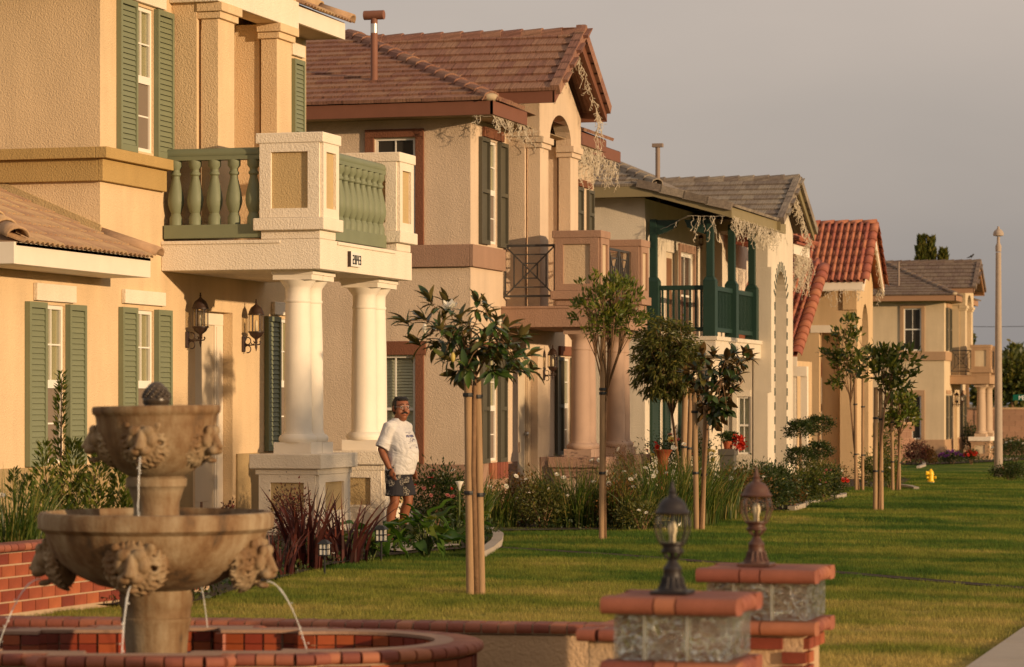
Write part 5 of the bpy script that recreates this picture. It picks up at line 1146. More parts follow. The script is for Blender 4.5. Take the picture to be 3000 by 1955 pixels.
# ---------------------------------------------------------------- glass block pillars with lamps
m, n, b = nt('glass_block'); L = n.links.new; tc = N(n, 'ShaderNodeTexCoord'); n1 = N(n, 'ShaderNodeTexNoise', Scale=13.0, Detail=2.0); n1.inputs['Distortion'].default_value = 2.0; L(tc.outputs['Object'], n1.inputs['Vector']); bp = N(n, 'ShaderNodeBump', Strength=1.0, Distance=.10); L(n1.outputs['Fac'], bp.inputs['Height'])
gl = N(n, 'ShaderNodeBsdfGlossy', Roughness=.04, Color=(.95, .95, .90, 1)); L(bp.outputs['Normal'], gl.inputs['Normal']); tp_ = N(n, 'ShaderNodeBsdfTransparent', Color=(.92, .94, .88, 1)); tl = N(n, 'ShaderNodeBsdfTranslucent', Color=(.80, .80, .70, 1)); L(bp.outputs['Normal'], tl.inputs['Normal'])
ma_ = N(n, 'ShaderNodeMixShader', Fac=.42); L(tp_.outputs[0], ma_.inputs[1]); L(gl.outputs[0], ma_.inputs[2]); mb_ = N(n, 'ShaderNodeMixShader', Fac=.16); L(ma_.outputs[0], mb_.inputs[1]); L(tl.outputs[0], mb_.inputs[2]); L(mb_.outputs[0], n.nodes['Material Output'].inputs['Surface']); M['glass_block'] = m
M['lamp_metal'] = M['bronze']
def pillar(label, D, pxl, pxr, ytop, cuts, label_lamp, lamp_px, lamp_top, wall_below):
    M['lamp_metal'] = mat_basic('lamp_metal', (.017, .012, .011) if wall_below else (.085, .036, .022), .5, .35, scale=14, spec=.45)
    """square to the street; the front face spans pxl..pxr at distance D"""
    pc = PD((pxl + pxr) / 2, 1180, D); kk = D / FPX; zt = ZD(ytop, D); w = (pxr - pxl) * kk / CS; dep = w * .98
    x0, x1 = pc.x - w / 2, pc.x + w / 2; y0 = pc.y; y1 = y0 + dep; ch = .075
    R = thing('brick_pillar', label, 'pillar', (pc.x, pc.y + dep / 2, 0))
    zc0 = zt - ch; zg1 = zc0 - .004; zg0 = zg1 - .196; zl1 = zg0 - .004; zl0 = zl1 - ch
    ov = .05
    for (a, c_) in ((zt, 'cap_brick'), (zl1, 'cap_brick')):
        bl_, br = [x0 - ov] + [XY(cx, y0) for cx in cuts] + [x1 + ov], None
        for side in range(4):
            pass
        for u0, u1 in zip(bl_, bl_[1:]):
            me = bull_mesh(u1 - u0 - .008, .15, ch, 'cap_brick', M['brick_cap']); put('cap_brick', me, basis(Vector(((u0 + u1) / 2, y0 - ov + .075, a)), (0, -1, 0), 0), R); put('cap_brick', me, basis(Vector(((u0 + u1) / 2, y1 + ov - .075, a)), (0, 1, 0), 0), R)
        ln = (y1 - y0 + 2 * ov - .30) / 3
        me = bull_mesh(ln - .008, .15, ch, 'cap_brick', M['brick_cap'])
        for i in range(3):
            for s in (-1, 1): put('cap_brick', me, basis(Vector(((x1 + ov - .075) if s > 0 else (x0 - ov + .075), y0 - ov + .15 + ln * (i + .5), a)), (s, 0, 0), 0), R)
        MB().box(x0 + .02, x1 - .02, y0 + .02, y1 - .02, a - ch + .004, a - .004).build('mortar_bed', M['mortar'], R)
        MB().box(x0 + .09, x1 - .09, y0 + .09, y1 - .09, a - .0039, a - .0005).build('cap_infill', M['brick_cap'], R)
    gb = [x0, x0 + w * .27, x0 + w * .645, x1]
    for u0, u1 in zip(gb, gb[1:]): MB().box(u0 + .004, u1 - .004, y0, y0 + .085, zg0, zg1).build('glass_block', M['glass_block'], R, bevel=.006)
    gy = [y0 + .09, y0 + .09 + (dep - .09) / 2, y1]
    for v0, v1 in zip(gy, gy[1:]):
        for xa, xb in ((x1 - .085, x1), (x0, x0 + .085)): MB().box(xa, xb, v0 + .003, v1 - .003, zg0, zg1).build('glass_block', M['glass_block'], R, bevel=.006)
    MB().box(x0 + .09, x1 - .09, y1 - .085, y1 - .001, zg0, zg1).build('glass_block', M['glass_block'], R, bevel=.006)
    for u in gb[1:-1]: MB().box(u - .0035, u + .0035, y0 + .01, y0 + .08, zg0, zg1).build('joint', M['white_frame'], R)
    # shaft below: stucco with brick quoins
    MB().box(x0 + .03, x1 - .03, y0 + .03, y1 - .03, -.1, zl0 - .001).build('shaft', M['wall_stucco'], R)
    q0, q1 = x0 + .012, x1 - .012; row = MB().box(-.098, .098, -.03, .03, 0, .060).mesh('brick', M['brick']); zz = zl0 - .075; r_ = 0
    while zz > -.05:
        if r_ == 0:
            i = q0 + .1
            while i < q1 - .05: put('brick', row, Matrix.Translation((i, y0 + .032, zz)), R); i += .208
        else:
            wq = .128 if r_ % 2 else .125
            put('brick', row, Matrix.Translation((q1 - wq / 2, y0 + .032, zz)) @ Matrix.Scale(wq / .196, 4, (1, 0, 0)), R); put('brick', row, Matrix.Translation((q0 + wq / 2, y0 + .032, zz)) @ Matrix.Scale(wq / .196, 4, (1, 0, 0)), R)
        yq = y0 + .11
        while yq < y1 - .02 and (r_ == 0 or yq < y0 + .2): put('brick', row, Matrix.Translation((x1 - .028, yq, zz)) @ Matrix.Rotation(pi / 2, 4, 'Z') @ Matrix.Scale(.75, 4, (1, 0, 0)), R); yq += .165
        zz -= .074; r_ += 1
    # lamp
    lp = PD(lamp_px, 1180, D + dep * .5); h = ZD(lamp_top, D + dep * .5) - zt; x, y = lp.x, lp.y; lampm = M['lamp_metal']
    A = thing('post_lamp', label_lamp, 'lamp', (x, y, zt)); s = h / .53
    O_ = (x, y, zt)
    MB(O_).box(-.088 * s, .088 * s, -.088 * s, .088 * s, .001, .018 * s).build('base_plate', lampm, A, bevel=.004)
    def lat(nm, prof, nn=20, mt=lampm): return MB(O_).lathe([(r * s, z * s) for r, z in prof], nn).build(nm, mt, A, auto=40)
    mb = MB(O_); mb.lathe([(r * s, z * s) for r, z in [(.070, .0185), (.068, .026), (.056, .040), (.048, .060), (.044, .085), (.042, .112), (.044, .116), (.042, .124), (.030, .136), (.024, .150), (.017, .160), (.014, .166)]], 18)
    for i in range(14): a = 2 * pi * i / 14; mb.tube([(.066 * s * cos(a), .066 * s * sin(a), .026 * s), (.054 * s * cos(a), .054 * s * sin(a), .046 * s), (.046 * s * cos(a), .046 * s * sin(a), .08 * s)], .0055 * s, 5)
    mb.build('stem', lampm, A, auto=40)
    for i in range(8):
        a = 2 * pi * i / 8 + .3; MB(O_).tube([(.014 * s * cos(a), .014 * s * sin(a), .160 * s), (.030 * s * cos(a), .030 * s * sin(a), .172 * s), (.048 * s * cos(a), .048 * s * sin(a), .194 * s)], .0040 * s, 5).build('bracket', lampm, A)
    lat('cup', [(.013, .160), (.013, .19), (.050, .192), (.054, .196), (.054, .202), (.046, .208), (.046, .222), (.060, .232), (.060, .238), (.02, .239)])
    g = MB(O_); g.lathe([(r * s, z * s) for r, z in [(.055, .2395), (.068, .262), (.077, .290), (.079, .312), (.076, .340), (.069, .360), (.064, .368)]], 24); g.build('glass_globe', M['lantern_glass'], A, smooth=True)
    for i in range(8):
        a = 2 * pi * i / 8 + .25; MB(O_).tube([((r + .002) * s * cos(a), (r + .002) * s * sin(a), z * s) for r, z in [(.057, .236), (.069, .262), (.078, .290), (.080, .312), (.077, .340), (.070, .362), (.065, .372)]], .0036 * s, 5).build('cage_bar', lampm, A)
    lat('cap', [(.066, .368), (.082, .372), (.084, .378), (.076, .386), (.070, .394), (.066, .408), (.058, .424), (.044, .438), (.030, .446), (.022, .450), (.020, .460), (.016, .466), (.019, .474), (.013, .482), (.013, .492), (.008, .500), (.009, .508), (.004, .520), (.002, .53)], 16)
    lat('bulb', [(.014, .24), (.014, .27), (.020, .29), (.022, .305), (.014, .33), (.004, .338)], 12, M['white_frame'])
    return R
pillar('front pillar of glass blocks with rounded red brick caps, nearer of the two', 12.6, 1797, 2128, 1752, (1920, 1984), 'dark bronze post lamp on the front glass block pillar', 1970, 1405, True)
pillar('rear pillar of glass blocks over brick quoins, right of the front one', 15.6, 2070, 2362, 1668, (2170, 2230), 'rusty bronze post lamp on the rear glass block pillar', 2216, 1367, False)
# short return of the low wall to the front pillar
ra, rb_ = PD(1722, 1180, 14.9), PD(1850, 1180, 13.4); ra.z = rb_.z = 0
LR = thing('low_garden_wall', 'short low wall end with brick cap running into the front glass pillar', 'garden wall', (ra.x, ra.y, 0)); zr = ZD(1838, 15.0)
y0 = ra.y; x0 = XY(1722, y0); xr = XY(2000, y0); MB().box(x0, xr, y0, y0 + 1.9, -.1, zr - .062).build('wall', M['wall_stucco'], LR, bevel=.01)
cap_row(LR, (x0 - .06, y0 + .06, 0), (xr, y0 + .06, 0), zr, (0, -1, 0), step=.118)
cap_row(LR, (x0 + .06, y0 + 1.8, 0), (x0 + .06, y0 + .18, 0), zr, (-1, 0, 0))
MB().box(x0 + .03, xr, y0 + .05, y0 + 1.9, zr - .062, zr - .004).build('cap_infill', M['rim_stone'], LR)
# ---------------------------------------------------------------- vegetation
M['leaf_shrub'] = mat_leaf('leaf_shrub', [(.0, (.030, .050, .010)), (.5, (.075, .100, .016)), (1.0, (.17, .16, .028))])
M['leaf_dark'] = mat_leaf('leaf_dark', [(.0, (.018, .036, .009)), (.6, (.040, .065, .013)), (1.0, (.085, .085, .020))])
M['leaf_olive'] = mat_leaf('leaf_olive', [(.0, (.055, .072, .016)), (.6, (.11, .115, .024)), (1.0, (.19, .155, .035))])
M['leaf_bright'] = mat_leaf('leaf_bright', [(.0, (.060, .10, .014)), (.6, (.13, .155, .024)), (1.0, (.23, .21, .04))])
M['leaf_rust'] = mat_leaf('leaf_rust', [(.0, (.060, .045, .012)), (.5, (.12, .070, .018)), (1.0, (.22, .095, .025))])
M['leaf_red'] = mat_leaf('leaf_red', [(.0, (.030, .016, .010)), (.6, (.070, .030, .018)), (1.0, (.16, .030, .025))])
M['leaf_flax'] = mat_leaf('leaf_flax', [(.0, (.030, .010, .008)), (.6, (.075, .018, .014)), (1.0, (.13, .035, .022))], trans=.25)
M['blade'] = mat_leaf('blade_green', [(.0, (.030, .062, .010)), (.5, (.065, .105, .016)), (.85, (.14, .15, .028)), (1.0, (.30, .22, .07))])
M['leaf_calla'] = mat_leaf('leaf_calla', [(.0, (.035, .085, .012)), (.7, (.075, .14, .022)), (1.0, (.20, .20, .035))], rough=.35, objrand=True)
def mat_magnolia(name, top, under):
    m, n, b = nt(name); L = n.links.new; geo = N(n, 'ShaderNodeNewGeometry'); oi = N(n, 'ShaderNodeObjectInfo')
    c1 = ramp(n, oi.outputs['Random'], [(0, var(top, .6)), (.7, var(top, 1.2)), (1, var((.10, .085, .02), 1.2))]); mx = N(n, 'ShaderNodeMixRGB'); L(geo.outputs['Backfacing'], mx.inputs['Fac']); L(c1, mx.inputs['Color1']); mx.inputs['Color2'].default_value = (*under, 1)
    L(mx.outputs['Color'], b.inputs['Base Color']); b.inputs['Roughness'].default_value = .30; b.inputs['Specular IOR Level'].default_value = .5
    tr = N(n, 'ShaderNodeBsdfTranslucent'); L(mx.outputs['Color'], tr.inputs['Color']); ms = N(n, 'ShaderNodeMixShader', Fac=.18); L(b.outputs[0], ms.inputs[1]); L(tr.outputs[0], ms.inputs[2]); L(ms.outputs[0], n.nodes['Material Output'].inputs['Surface']); return m
M['leaf_mag'] = mat_magnolia('leaf_magnolia', (.046, .088, .014), (.115, .090, .028))
M['leaf_mag2'] = mat_magnolia('leaf_magnolia_dark', (.034, .062, .012), (.105, .060, .020))
M['petal_white'] = mat_leaf('petal_white', [(0, (.72, .68, .58)), (1, (.85, .80, .68))], trans=.3)
M['petal_red'] = mat_leaf('petal_red', [(0, (.45, .02, .01)), (1, (.62, .05, .02))], trans=.3)
M['petal_pink'] = mat_leaf('petal_pink', [(0, (.55, .16, .14)), (1, (.70, .30, .24))], trans=.3)
M['petal_yellow'] = mat_leaf('petal_yellow', [(0, (.60, .45, .08)), (1, (.72, .60, .22))], trans=.3)
M['petal_purple'] = mat_leaf('petal_purple', [(0, (.16, .03, .20)), (1, (.34, .08, .32))], trans=.3)
M['stalk'] = mat_basic('stalk_green', (.09, .11, .03), .6)

def unit(a): return a / np.maximum(1e-9, np.linalg.norm(a, axis=-1, keepdims=True))
def leaf_quads(P, D, L_, W_, fold=.15, droop=.0):
    n = len(P); R = RNG.normal(size=(n, 3)); S = unit(np.cross(D, R)); U = unit(np.cross(S, D)); L_ = np.asarray(L_).reshape(-1, 1) * np.ones((n, 1)); W_ = np.asarray(W_).reshape(-1, 1) * np.ones((n, 1))
    Z = np.array([0, 0, -1.0]); m = P + D * L_ * .5 + U * L_ * fold * .4 + Z * droop * L_ * .2
    return np.stack([P, m + S * W_ / 2, P + D * L_ + Z * droop * L_, m - S * W_ / 2], 1)
def cloud(c, rad, n, size, clumps=26, asp=.42, spread=.30, up=.25, hollow=.55, flat=False):
    """leaves gathered in clumps spread through an ellipsoid"""
    c = np.array(c); rad = np.array(rad); K = unit(RNG.normal(size=(clumps, 3))) * (hollow + (1 - hollow) * RNG.random((clumps, 1))); K[:, 2] = np.where(K[:, 2] < -.6, -K[:, 2], K[:, 2])
    idx = RNG.integers(0, clumps, n); off = RNG.normal(size=(n, 3)) * spread; Q = K[idx] + off
    P = c + Q * rad; D = unit(off * .8 + K[idx] * .5 + RNG.normal(size=(n, 3)) * .45 + np.array([0, 0, up]))
    s = size * (0.6 + .8 * RNG.random(n)); return leaf_quads(P, D, s, s * asp)
def blades(c, n, h, spread, w, lean=.5, seg=4, stiff=.6):
    c = np.array(c); out = []
    a = RNG.random(n) * 2 * pi; r = np.sqrt(RNG.random(n)) * spread * .35; base = c + np.stack([r * np.cos(a), r * np.sin(a), np.zeros(n)], 1)
    a2 = a + RNG.normal(size=n) * .7; hh = h * (.55 + .5 * RNG.random(n)); ln = lean * (.15 + 1.0 * RNG.random(n)); dirn = np.stack([np.cos(a2), np.sin(a2), np.zeros(n)], 1); side = np.stack([-np.sin(a2), np.cos(a2), np.zeros(n)], 1); sa = RNG.random(n) * pi; side = unit(side * np.cos(sa)[:, None] * .7 + dirn * np.sin(sa)[:, None] * .7)
    def pt(t):
        return base + dirn * (ln * hh * (t ** 1.8))[:, None] + np.array([0, 0, 1.0]) * (hh * (t - (1 - stiff) * ln * t ** 3))[:, None]
    ts = np.linspace(0, 1, seg + 1); prev = None; V = []
    for t in ts:
        p = pt(np.full(n, t)); ww = (w * (1 - t ** 2.2) * .5 + .0006); cur = (p - side * ww, p + side * ww)
        if prev is not None: V.append(np.stack([prev[0], prev[1], cur[1], cur[0]], 1))
        prev = cur
    return np.concatenate(V)
def weld(me): return me
def flower_mesh(name, r, mat, npet=7, layers=2):
    V = []
    for l in range(layers):
        for i in range(npet):
            a = 2 * pi * (i + .5 * l) / npet; el = .25 + .5 * l; d = np.array([cos(a) * cos(el), sin(a) * cos(el), sin(el)]); s = np.array([-sin(a), cos(a), 0]); rr_ = r * (1 - .25 * l)
            V.append(np.stack([d * rr_ * .05, d * rr_ * .6 + s * rr_ * .38, d * rr_ + np.array([0, 0, rr_ * .1]), d * rr_ * .6 - s * rr_ * .38]))
    return fastmesh(name, np.array(V), 4, mat)
FM = {k: flower_mesh('flower', .05, M['petal_' + k], 8, 3) for k in ('white', 'red', 'pink', 'yellow', 'purple')}
def put_flowers(R, c, rad, n, kind, s=1.0, top=.3):
    for i in range(n):
        v = Vector(RNG.normal(size=3)).normalized(); v.z = abs(v.z) * .8 + top * .3
        if v.y > .3: v.y = -v.y
        p = Vector(c) + Vector((v.x * rad[0], v.y * rad[1], v.z * rad[2])) * random.uniform(.9, 1.08)
        m4 = Matrix.Translation(p) @ Euler((random.uniform(.2, 1.2), 0, random.uniform(-1, 1))).to_matrix().to_4x4() @ Matrix.Scale(s * random.uniform(.75, 1.2), 4); put('flower', FM[kind], m4, R)
def bush(label, base, h, w, mat, n=1800, leaf=.05, cat='bush', name='bush', group=None, fl=(), clumps=30, asp=.45, dep=None, up=.25, spread=.30, zc=.55):
    base = Vector(base); R = thing(name, label, cat, base, group); h *= .86; c = base + Vector((0, 0, h * zc)); dep = dep or w
    n = int(n * 1.9); V = cloud(c, (w / 2 * .80, dep / 2 * .80, h * .40), n, leaf * 1.08, clumps, asp, up=up, spread=spread); V[:, :, 2] = np.maximum(V[:, :, 2], base.z + .005)
    o = link(bpy.data.objects.new('foliage', fastmesh('foliage', V, 4, M[mat])), R); o['kind'] = 'stuff'
    mb = MB()
    for i in range(5): a = 2 * pi * i / 5 + .4; mb.tube([base + Vector((.02 * cos(a), .02 * sin(a), -.05)), base + Vector((w * .12 * cos(a), w * .12 * sin(a), h * .35)), base + Vector((w * .28 * cos(a), w * .28 * sin(a), h * .75))], [.012, .009, .004], 5)
    so = mb.build('stems', M['bark'], R); so['kind'] = 'stuff'
    for kind, k_, s in fl: put_flowers(R, c, (w / 2, dep / 2, h * .5), k_, kind, s)
    return R
def strap(label, base, h, spread, n=220, mat='blade', w=.014, lean=.6, cat='plant', name='strap_leaved_plant', group=None, fl=(), stiff=.6):
    base = Vector(base); R = thing(name, label, cat, base, group)
    V = blades(base, n, h, spread, w, lean, 5, stiff); o = link(bpy.data.objects.new('blades', fastmesh('blades', V, 4, M[mat])), R); o['kind'] = 'stuff'
    for kind, k_, s in fl:
        for i in range(k_):
            a = random.uniform(0, 2 * pi); r = spread * random.uniform(.1, .45); p = base + Vector((r * cos(a), r * sin(a) - .05, h * random.uniform(.55, .95)))
            put('flower', FM[kind], Matrix.Translation(p) @ Euler((random.uniform(.3, 1.2), 0, random.uniform(-1, 1))).to_matrix().to_4x4() @ Matrix.Scale(s, 4), R)
    return R
def PB(px, py, D=None): return GP(px, py) if D is None else PD(px, py, D)
def mpp(p): return (-SN * p.x + CS * p.y) / FPX      # metres per photo pixel at a point

# --- beds in front of the first house
p = PD(200, 1180, 29.0); p.z = gz(p.x, p.y); mp_ = mpp(p)
R = thing('tall_shrub', 'yellow green shrub with one tall leafy spike before the window nearest the camera', 'shrub', p)
V = []
for (cx, top, wd, n_) in ((178, 1095, 26, 420), (80, 1400, 40, 260), (130, 1300, 60, 420), (215, 1290, 70, 560), (290, 1330, 75, 520), (350, 1380, 60, 420), (250, 1400, 110, 700), (150, 1420, 100, 520), (40, 1380, 20, 120), (370, 1440, 40, 260)):
    q = PD(cx, 1180, 29.0 + random.uniform(-.2, .2)); zt = ZD(top, 29); nn = n_; t = RNG.random(nn) ** .8; z0 = .3
    rad = wd * mp_ * (1.05 - .85 * t ** 2); a = RNG.random(nn) * 2 * pi; rr_ = rad * np.sqrt(RNG.random(nn)) * .75
    P = np.stack([q.x + rr_ * np.cos(a), q.y + rr_ * np.sin(a), z0 + (zt - z0) * t], 1); D = unit(np.stack([np.cos(a), np.sin(a), .75 + RNG.random(nn) * .6], 1)); s = .085 * (.6 + .6 * RNG.random(nn)); V.append(leaf_quads(P, D, s, s * .28))
o = link(bpy.data.objects.new('foliage', fastmesh('foliage', np.concatenate(V), 4, M['leaf_bright'])), R); o['kind'] = 'stuff'
mb = MB(); q = PD(178, 1180, 29.0); mb.tube([(q.x, q.y, -.05), (q.x, q.y, 1.0), (q.x + .01, q.y, ZD(1110, 29))], [.022, .014, .004], 6); mb.build('stem', M['bark'], R)
for cx in (130, 290):
    q2 = PD(cx, 1180, 29.0); MB().tube([(q.x, q.y, .0), ((q.x + q2.x) / 2, (q.y + q2.y) / 2, .4), (q2.x, q2.y, ZD(1350, 29))], [.016, .012, .004], 6).build('branch', M['bark'], R)
def at(px, D): q = PD(px, 1180, D); q.z = gz(q.x, q.y); return q
q = at(20, 25.0); strap('broad clump of long green straps with two white flowers at the left edge', q + Vector((0, 0, .1)), 1.15, .9, 420, lean=.42, w=.016, fl=(('white', 2, 1.1),))
q = at(115, 26.0); strap('narrower clump of green straps beside the planter wall and fountain bowl', q, .95, .7, 260, lean=.5, w=.014)
bush('small red tipped shrub against the door frame behind the fountain', PB(655, 1610, 37.0) - Vector((0, 0, 0)), .62, .36, 'leaf_red', 420, .05, fl=(('red', 3, .5),))
bush('dark twiggy shrub with small purple leaves before the front column pedestal', PB(850, 1640), .82, .46, 'leaf_red', 900, .032, clumps=22, zc=.6)
flg = 'burgundy flax plants in the near bed'
strap('burgundy flax with tall upright leaves nearest the fountain bowl', PB(893, 1672), .92, .55, 60, 'leaf_flax', .042, .42, 'flax', 'flax_plant', flg, stiff=.85)
strap('burgundy flax with widely spread leaves in front of the column pedestals', PB(1012, 1650), .80, .75, 60, 'leaf_flax', .036, .75, 'flax', 'flax_plant', flg, stiff=.8)
strap('low reddish flax at the lawn edge, left of the nearest garden path light', PB(820, 1690), .50, .45, 36, 'leaf_flax', .030, .6, 'flax', 'flax_plant', flg, stiff=.8)
# calla lilies: each large leaf is its own piece
def calla_leaf():
    V = []; L_, W_ = .30, .15; prof = [(0, .15), (.12, .9), (.3, 1.0), (.55, .72), (.8, .35), (1, .02)]
    pts = [(t * L_, W_ * k / 2, -.10 * t * t * L_ * 3 + .02 * sin(t * 9)) for t, k in prof]; v = []; f = []
    for x, w_, z in pts: v += [(x, -w_, z + .025), (x, 0, z), (x, w_, z + .025)]
    for i in range(len(pts) - 1): a = 3 * i; f += [(a, a + 1, a + 4, a + 3), (a + 1, a + 2, a + 5, a + 4)]
    mb = MB(); mb.add(v, f); return mb.mesh('leaf', M['leaf_calla'], True)
CL = calla_leaf()
def calla(label, base, h, w, n):
    base = Vector(base); R = thing('calla_lily', label, 'plant', base, 'calla lilies along the garden path'); st_ = MB()
    for i in range(n):
        a = random.uniform(0, 2 * pi); r = w * .5 * random.uniform(.15, 1); z = h * random.uniform(.3, 1.0); p = base + Vector((r * cos(a), r * sin(a), z * .9))
        st_.tube([base + Vector((.03 * cos(a), .03 * sin(a), 0)), base + Vector((r * .4 * cos(a), r * .4 * sin(a), z * .6)), p], [.009, .007, .005], 5)
        m4 = Matrix.Translation(p) @ Matrix.Rotation(a + random.uniform(-.8, .8), 4, 'Z') @ Matrix.Rotation(random.uniform(-.9, .9), 4, 'Y') @ Matrix.Rotation(random.uniform(-.6, .6), 4, 'X') @ Matrix.Scale(random.uniform(.65, 1.15), 4); put('leaf', CL, m4, R)
    st_.build('stalks', M['stalk'], R)['kind'] = 'stuff'; return R
calla('leafy calla lily clump left of the standing man', PB(1085, 1640), .42, .50, 24)
calla('large calla lily clump with broad leaves right of the man', PB(1246, 1634), .52, .52, 36)
CA = calla('calla lily with one tall white bloom, left of the magnolia stakes', PB(1335, 1605), .40, .55, 24)
q = PB(1335, 1605); dd = -SN * q.x + CS * q.y; tp = PD(1346, 1432, dd)
MB().tube([q, q.lerp(tp, .6) + Vector((.02, 0, 0)), tp], [.012, .010, .009], 6).build('flower_stalk', M['stalk'], CA)
MB().lathe([(.008, -.03), (.016, .0), (.028, .04), (.052, .085), (.050, .088), (.02, .05)], 12, tp).build('flower', M['petal_white'], CA, smooth=True)
bush('rose bush with dull pink blooms behind the standing man', PB(1270, 1560), .95, .85, 'leaf_dark', 1700, .045, fl=(('pink', 9, .75), ('red', 3, .6)))
# --- bed before the second house
sg = 'strap leaved iris clumps with white flowers'
for lab, px, py, h, sp, nn, fl in (
    ('dark green iris clump right of the near magnolia stakes', 1365, 1556, .98, .9, 260, 2), ('iris clump between the magnolia and the brown sill bricks', 1455, 1550, .80, .8, 200, 3),
    ('tall iris clump spreading before the first mauve column pedestal', 1690, 1550, 1.12, 1.35, 420, 6), ('iris clump right of the single stake, below the second mauve column', 1835, 1552, .90, 1.1, 300, 5),
    ('large iris clump left of the front lamp, before the pale house corner', 1925, 1545, 1.25, 1.5, 460, 7), ('large iris clump just behind the front lamp cap', 2005, 1538, 1.25, 1.4, 420, 6), ('iris clump behind the twin stakes of the dark magnolia', 2085, 1520, 1.05, 1.2, 300, 5)):
    strap(lab, PB(px, py), h, sp, nn, group=sg, lean=.62, fl=(('white', fl, .85),))
bush('reddish brown shrub before the beige wall, left of the door', PB(1525, 1548), .82, 1.0, 'leaf_rust', 1700, .04, fl=(('white', 4, .6),))
bush('olive shrub with fine leaves between the door and the first mauve column', PB(1590, 1552), .70, .8, 'leaf_olive', 1300, .036, fl=(('white', 3, .6),))
bush('orange brown shrub right of the single tree stake', PB(1800, 1552), .78, .8, 'leaf_rust', 1300, .04)
bush('low golden shrub at the lawn edge before the second mauve column', PB(1880, 1556), .45, .75, 'leaf_olive', 800, .04, fl=(('white', 3, .6),))
bush('feathery rust shrub on top of the second mauve pedestal edge', at(1830, 53.0), 1.25, .6, 'leaf_rust', 700, .03)
bush('rose bush with red and pale yellow blooms by the green shutters', at(1985, 57.0), 1.55, 1.55, 'leaf_dark', 2400, .05, fl=(('red', 8, 1.1), ('yellow', 9, 1.5), ('pink', 4, 1.0)), dep=1.0)
bush('rust leaved bush with white flowers, left of the rear lamp', PB(2150, 1512), .90, 1.2, 'leaf_rust', 1900, .045, fl=(('white', 7, .7),))
bush('dark green bush with cream flowers behind the rear lamp', PB(2215, 1503), .92, 1.3, 'leaf_dark', 2200, .05, fl=(('white', 7, .75), ('yellow', 3, .7)))
bush('dense dark hedge bush at the foot of the tall arch slab', PB(2255, 1499), .85, 1.15, 'leaf_dark', 2200, .05)
bush('brown shrub with tall dry flower spikes beside the concrete edging', PB(2322, 1494), .66, .55, 'leaf_rust', 1300, .035, up=1.1, spread=.22)
bush('green bush under the twin topiary trees', PB(2345, 1482), .72, 1.1, 'leaf_shrub', 1900, .05, fl=(('white', 3, .6),))
bush('rose bush with pink and red blooms at the corner of the lawn', PB(2420, 1468), .72, .90, 'leaf_dark', 1500, .045, fl=(('pink', 11, 1.0), ('red', 3, 1.0)))
bush('olive bush between the pink roses and the porch pier', PB(2400, 1452), .80, 1.1, 'leaf_olive', 1900, .05, fl=(('white', 4, .6),))
bush('thin straggly shrub against the tall porch pier', PB(2462, 1444), .70, .55, 'leaf_rust', 320, .04)
bush('mixed green bush between the street tree stakes', PB(2575, 1436), 1.05, 1.1, 'leaf_shrub', 1700, .055, fl=(('white', 3, .8),))
bush('bush with upright golden flower spikes by the tree stakes', PB(2605, 1434), .62, .50, 'leaf_bright', 800, .05, up=1.3, fl=(('yellow', 8, .9),))
bush('tall leafy bush behind the thin street trees, before the tan block wall', at(2560, 88), 2.0, 1.6, 'leaf_shrub', 1700, .07)
# --- before the farthest house
bush('dark maroon bush at the corner of the farthest house', at(2690, 119), 1.05, 1.1, 'leaf_red', 1300, .07)
bush('brown grassy shrub right of the maroon bush', at(2725, 119), .70, .55, 'leaf_rust', 500, .07)
bush('low bush full of purple flowers before the farthest house', at(2790, 120), .62, 1.15, 'leaf_dark', 900, .06, fl=(('purple', 36, 1.5),))
bush('low bush of bright red flowers beside the far porch pedestal', at(2845, 119), .66, .62, 'leaf_dark', 600, .06, fl=(('red', 24, 1.5),))
bush('upright dark bush under the balcony of the farthest house', at(2850, 136), 1.9, 1.0, 'leaf_dark', 1200, .08)
bush('bush with white flowers before the long brown block wall', at(2975, 128), 1.1, 2.2, 'leaf_dark', 1800, .08, fl=(('white', 10, 1.3),))
bush('dark low bush at the foot of the street light', at(2960, 84), .58, 1.25, 'leaf_dark', 1700, .05, dep=.8, fl=(('pink', 3, .6),))
# pots by the pale house
q = at(2133, 62.0); kz = ZD(1360, 62); R = thing('planter_pot', 'square grey planter pot standing before the blind window', 'pot', (q.x, q.y, kz)); s = .155
mb = MB(); mb.hexa([(q.x - s * .8, q.y - s * .8, q.z - .1), (q.x + s * .8, q.y - s * .8, q.z - .1), (q.x + s * .8, q.y + s * .8, q.z - .1), (q.x - s * .8, q.y + s * .8, q.z - .1), (q.x - s, q.y - s, ZD(1334, 62)), (q.x + s, q.y - s, ZD(1334, 62)), (q.x + s, q.y + s, ZD(1334, 62)), (q.x - s, q.y + s, ZD(1334, 62))]); mb.build('pot', M['grey_pot'], R)
MB().box(q.x - s * 1.18, q.x + s * 1.18, q.y - s * 1.18, q.y + s * 1.18, ZD(1334, 62) + .001, ZD(1316, 62)).build('rim', M['grey_pot'], R, bevel=.008)
zt = ZD(1316, 62); R = thing('flower_pot', 'small terracotta pot with green leaves and a red geranium, on the grey planter', 'pot', (q.x, q.y, zt))
MB().lathe([(.085, zt + .003), (.112, zt + .13), (.125, zt + .132), (.125, zt + .17), (.11, zt + .17)], 16, (q.x, q.y, 0)).build('pot', M['terracotta'], R, auto=40)
V = cloud((q.x, q.y, zt + .24), (.17, .17, .10), 500, .05, 14, .7); o = link(bpy.data.objects.new('foliage', fastmesh('foliage', V, 4, M['leaf_dark'])), R); o['kind'] = 'stuff'
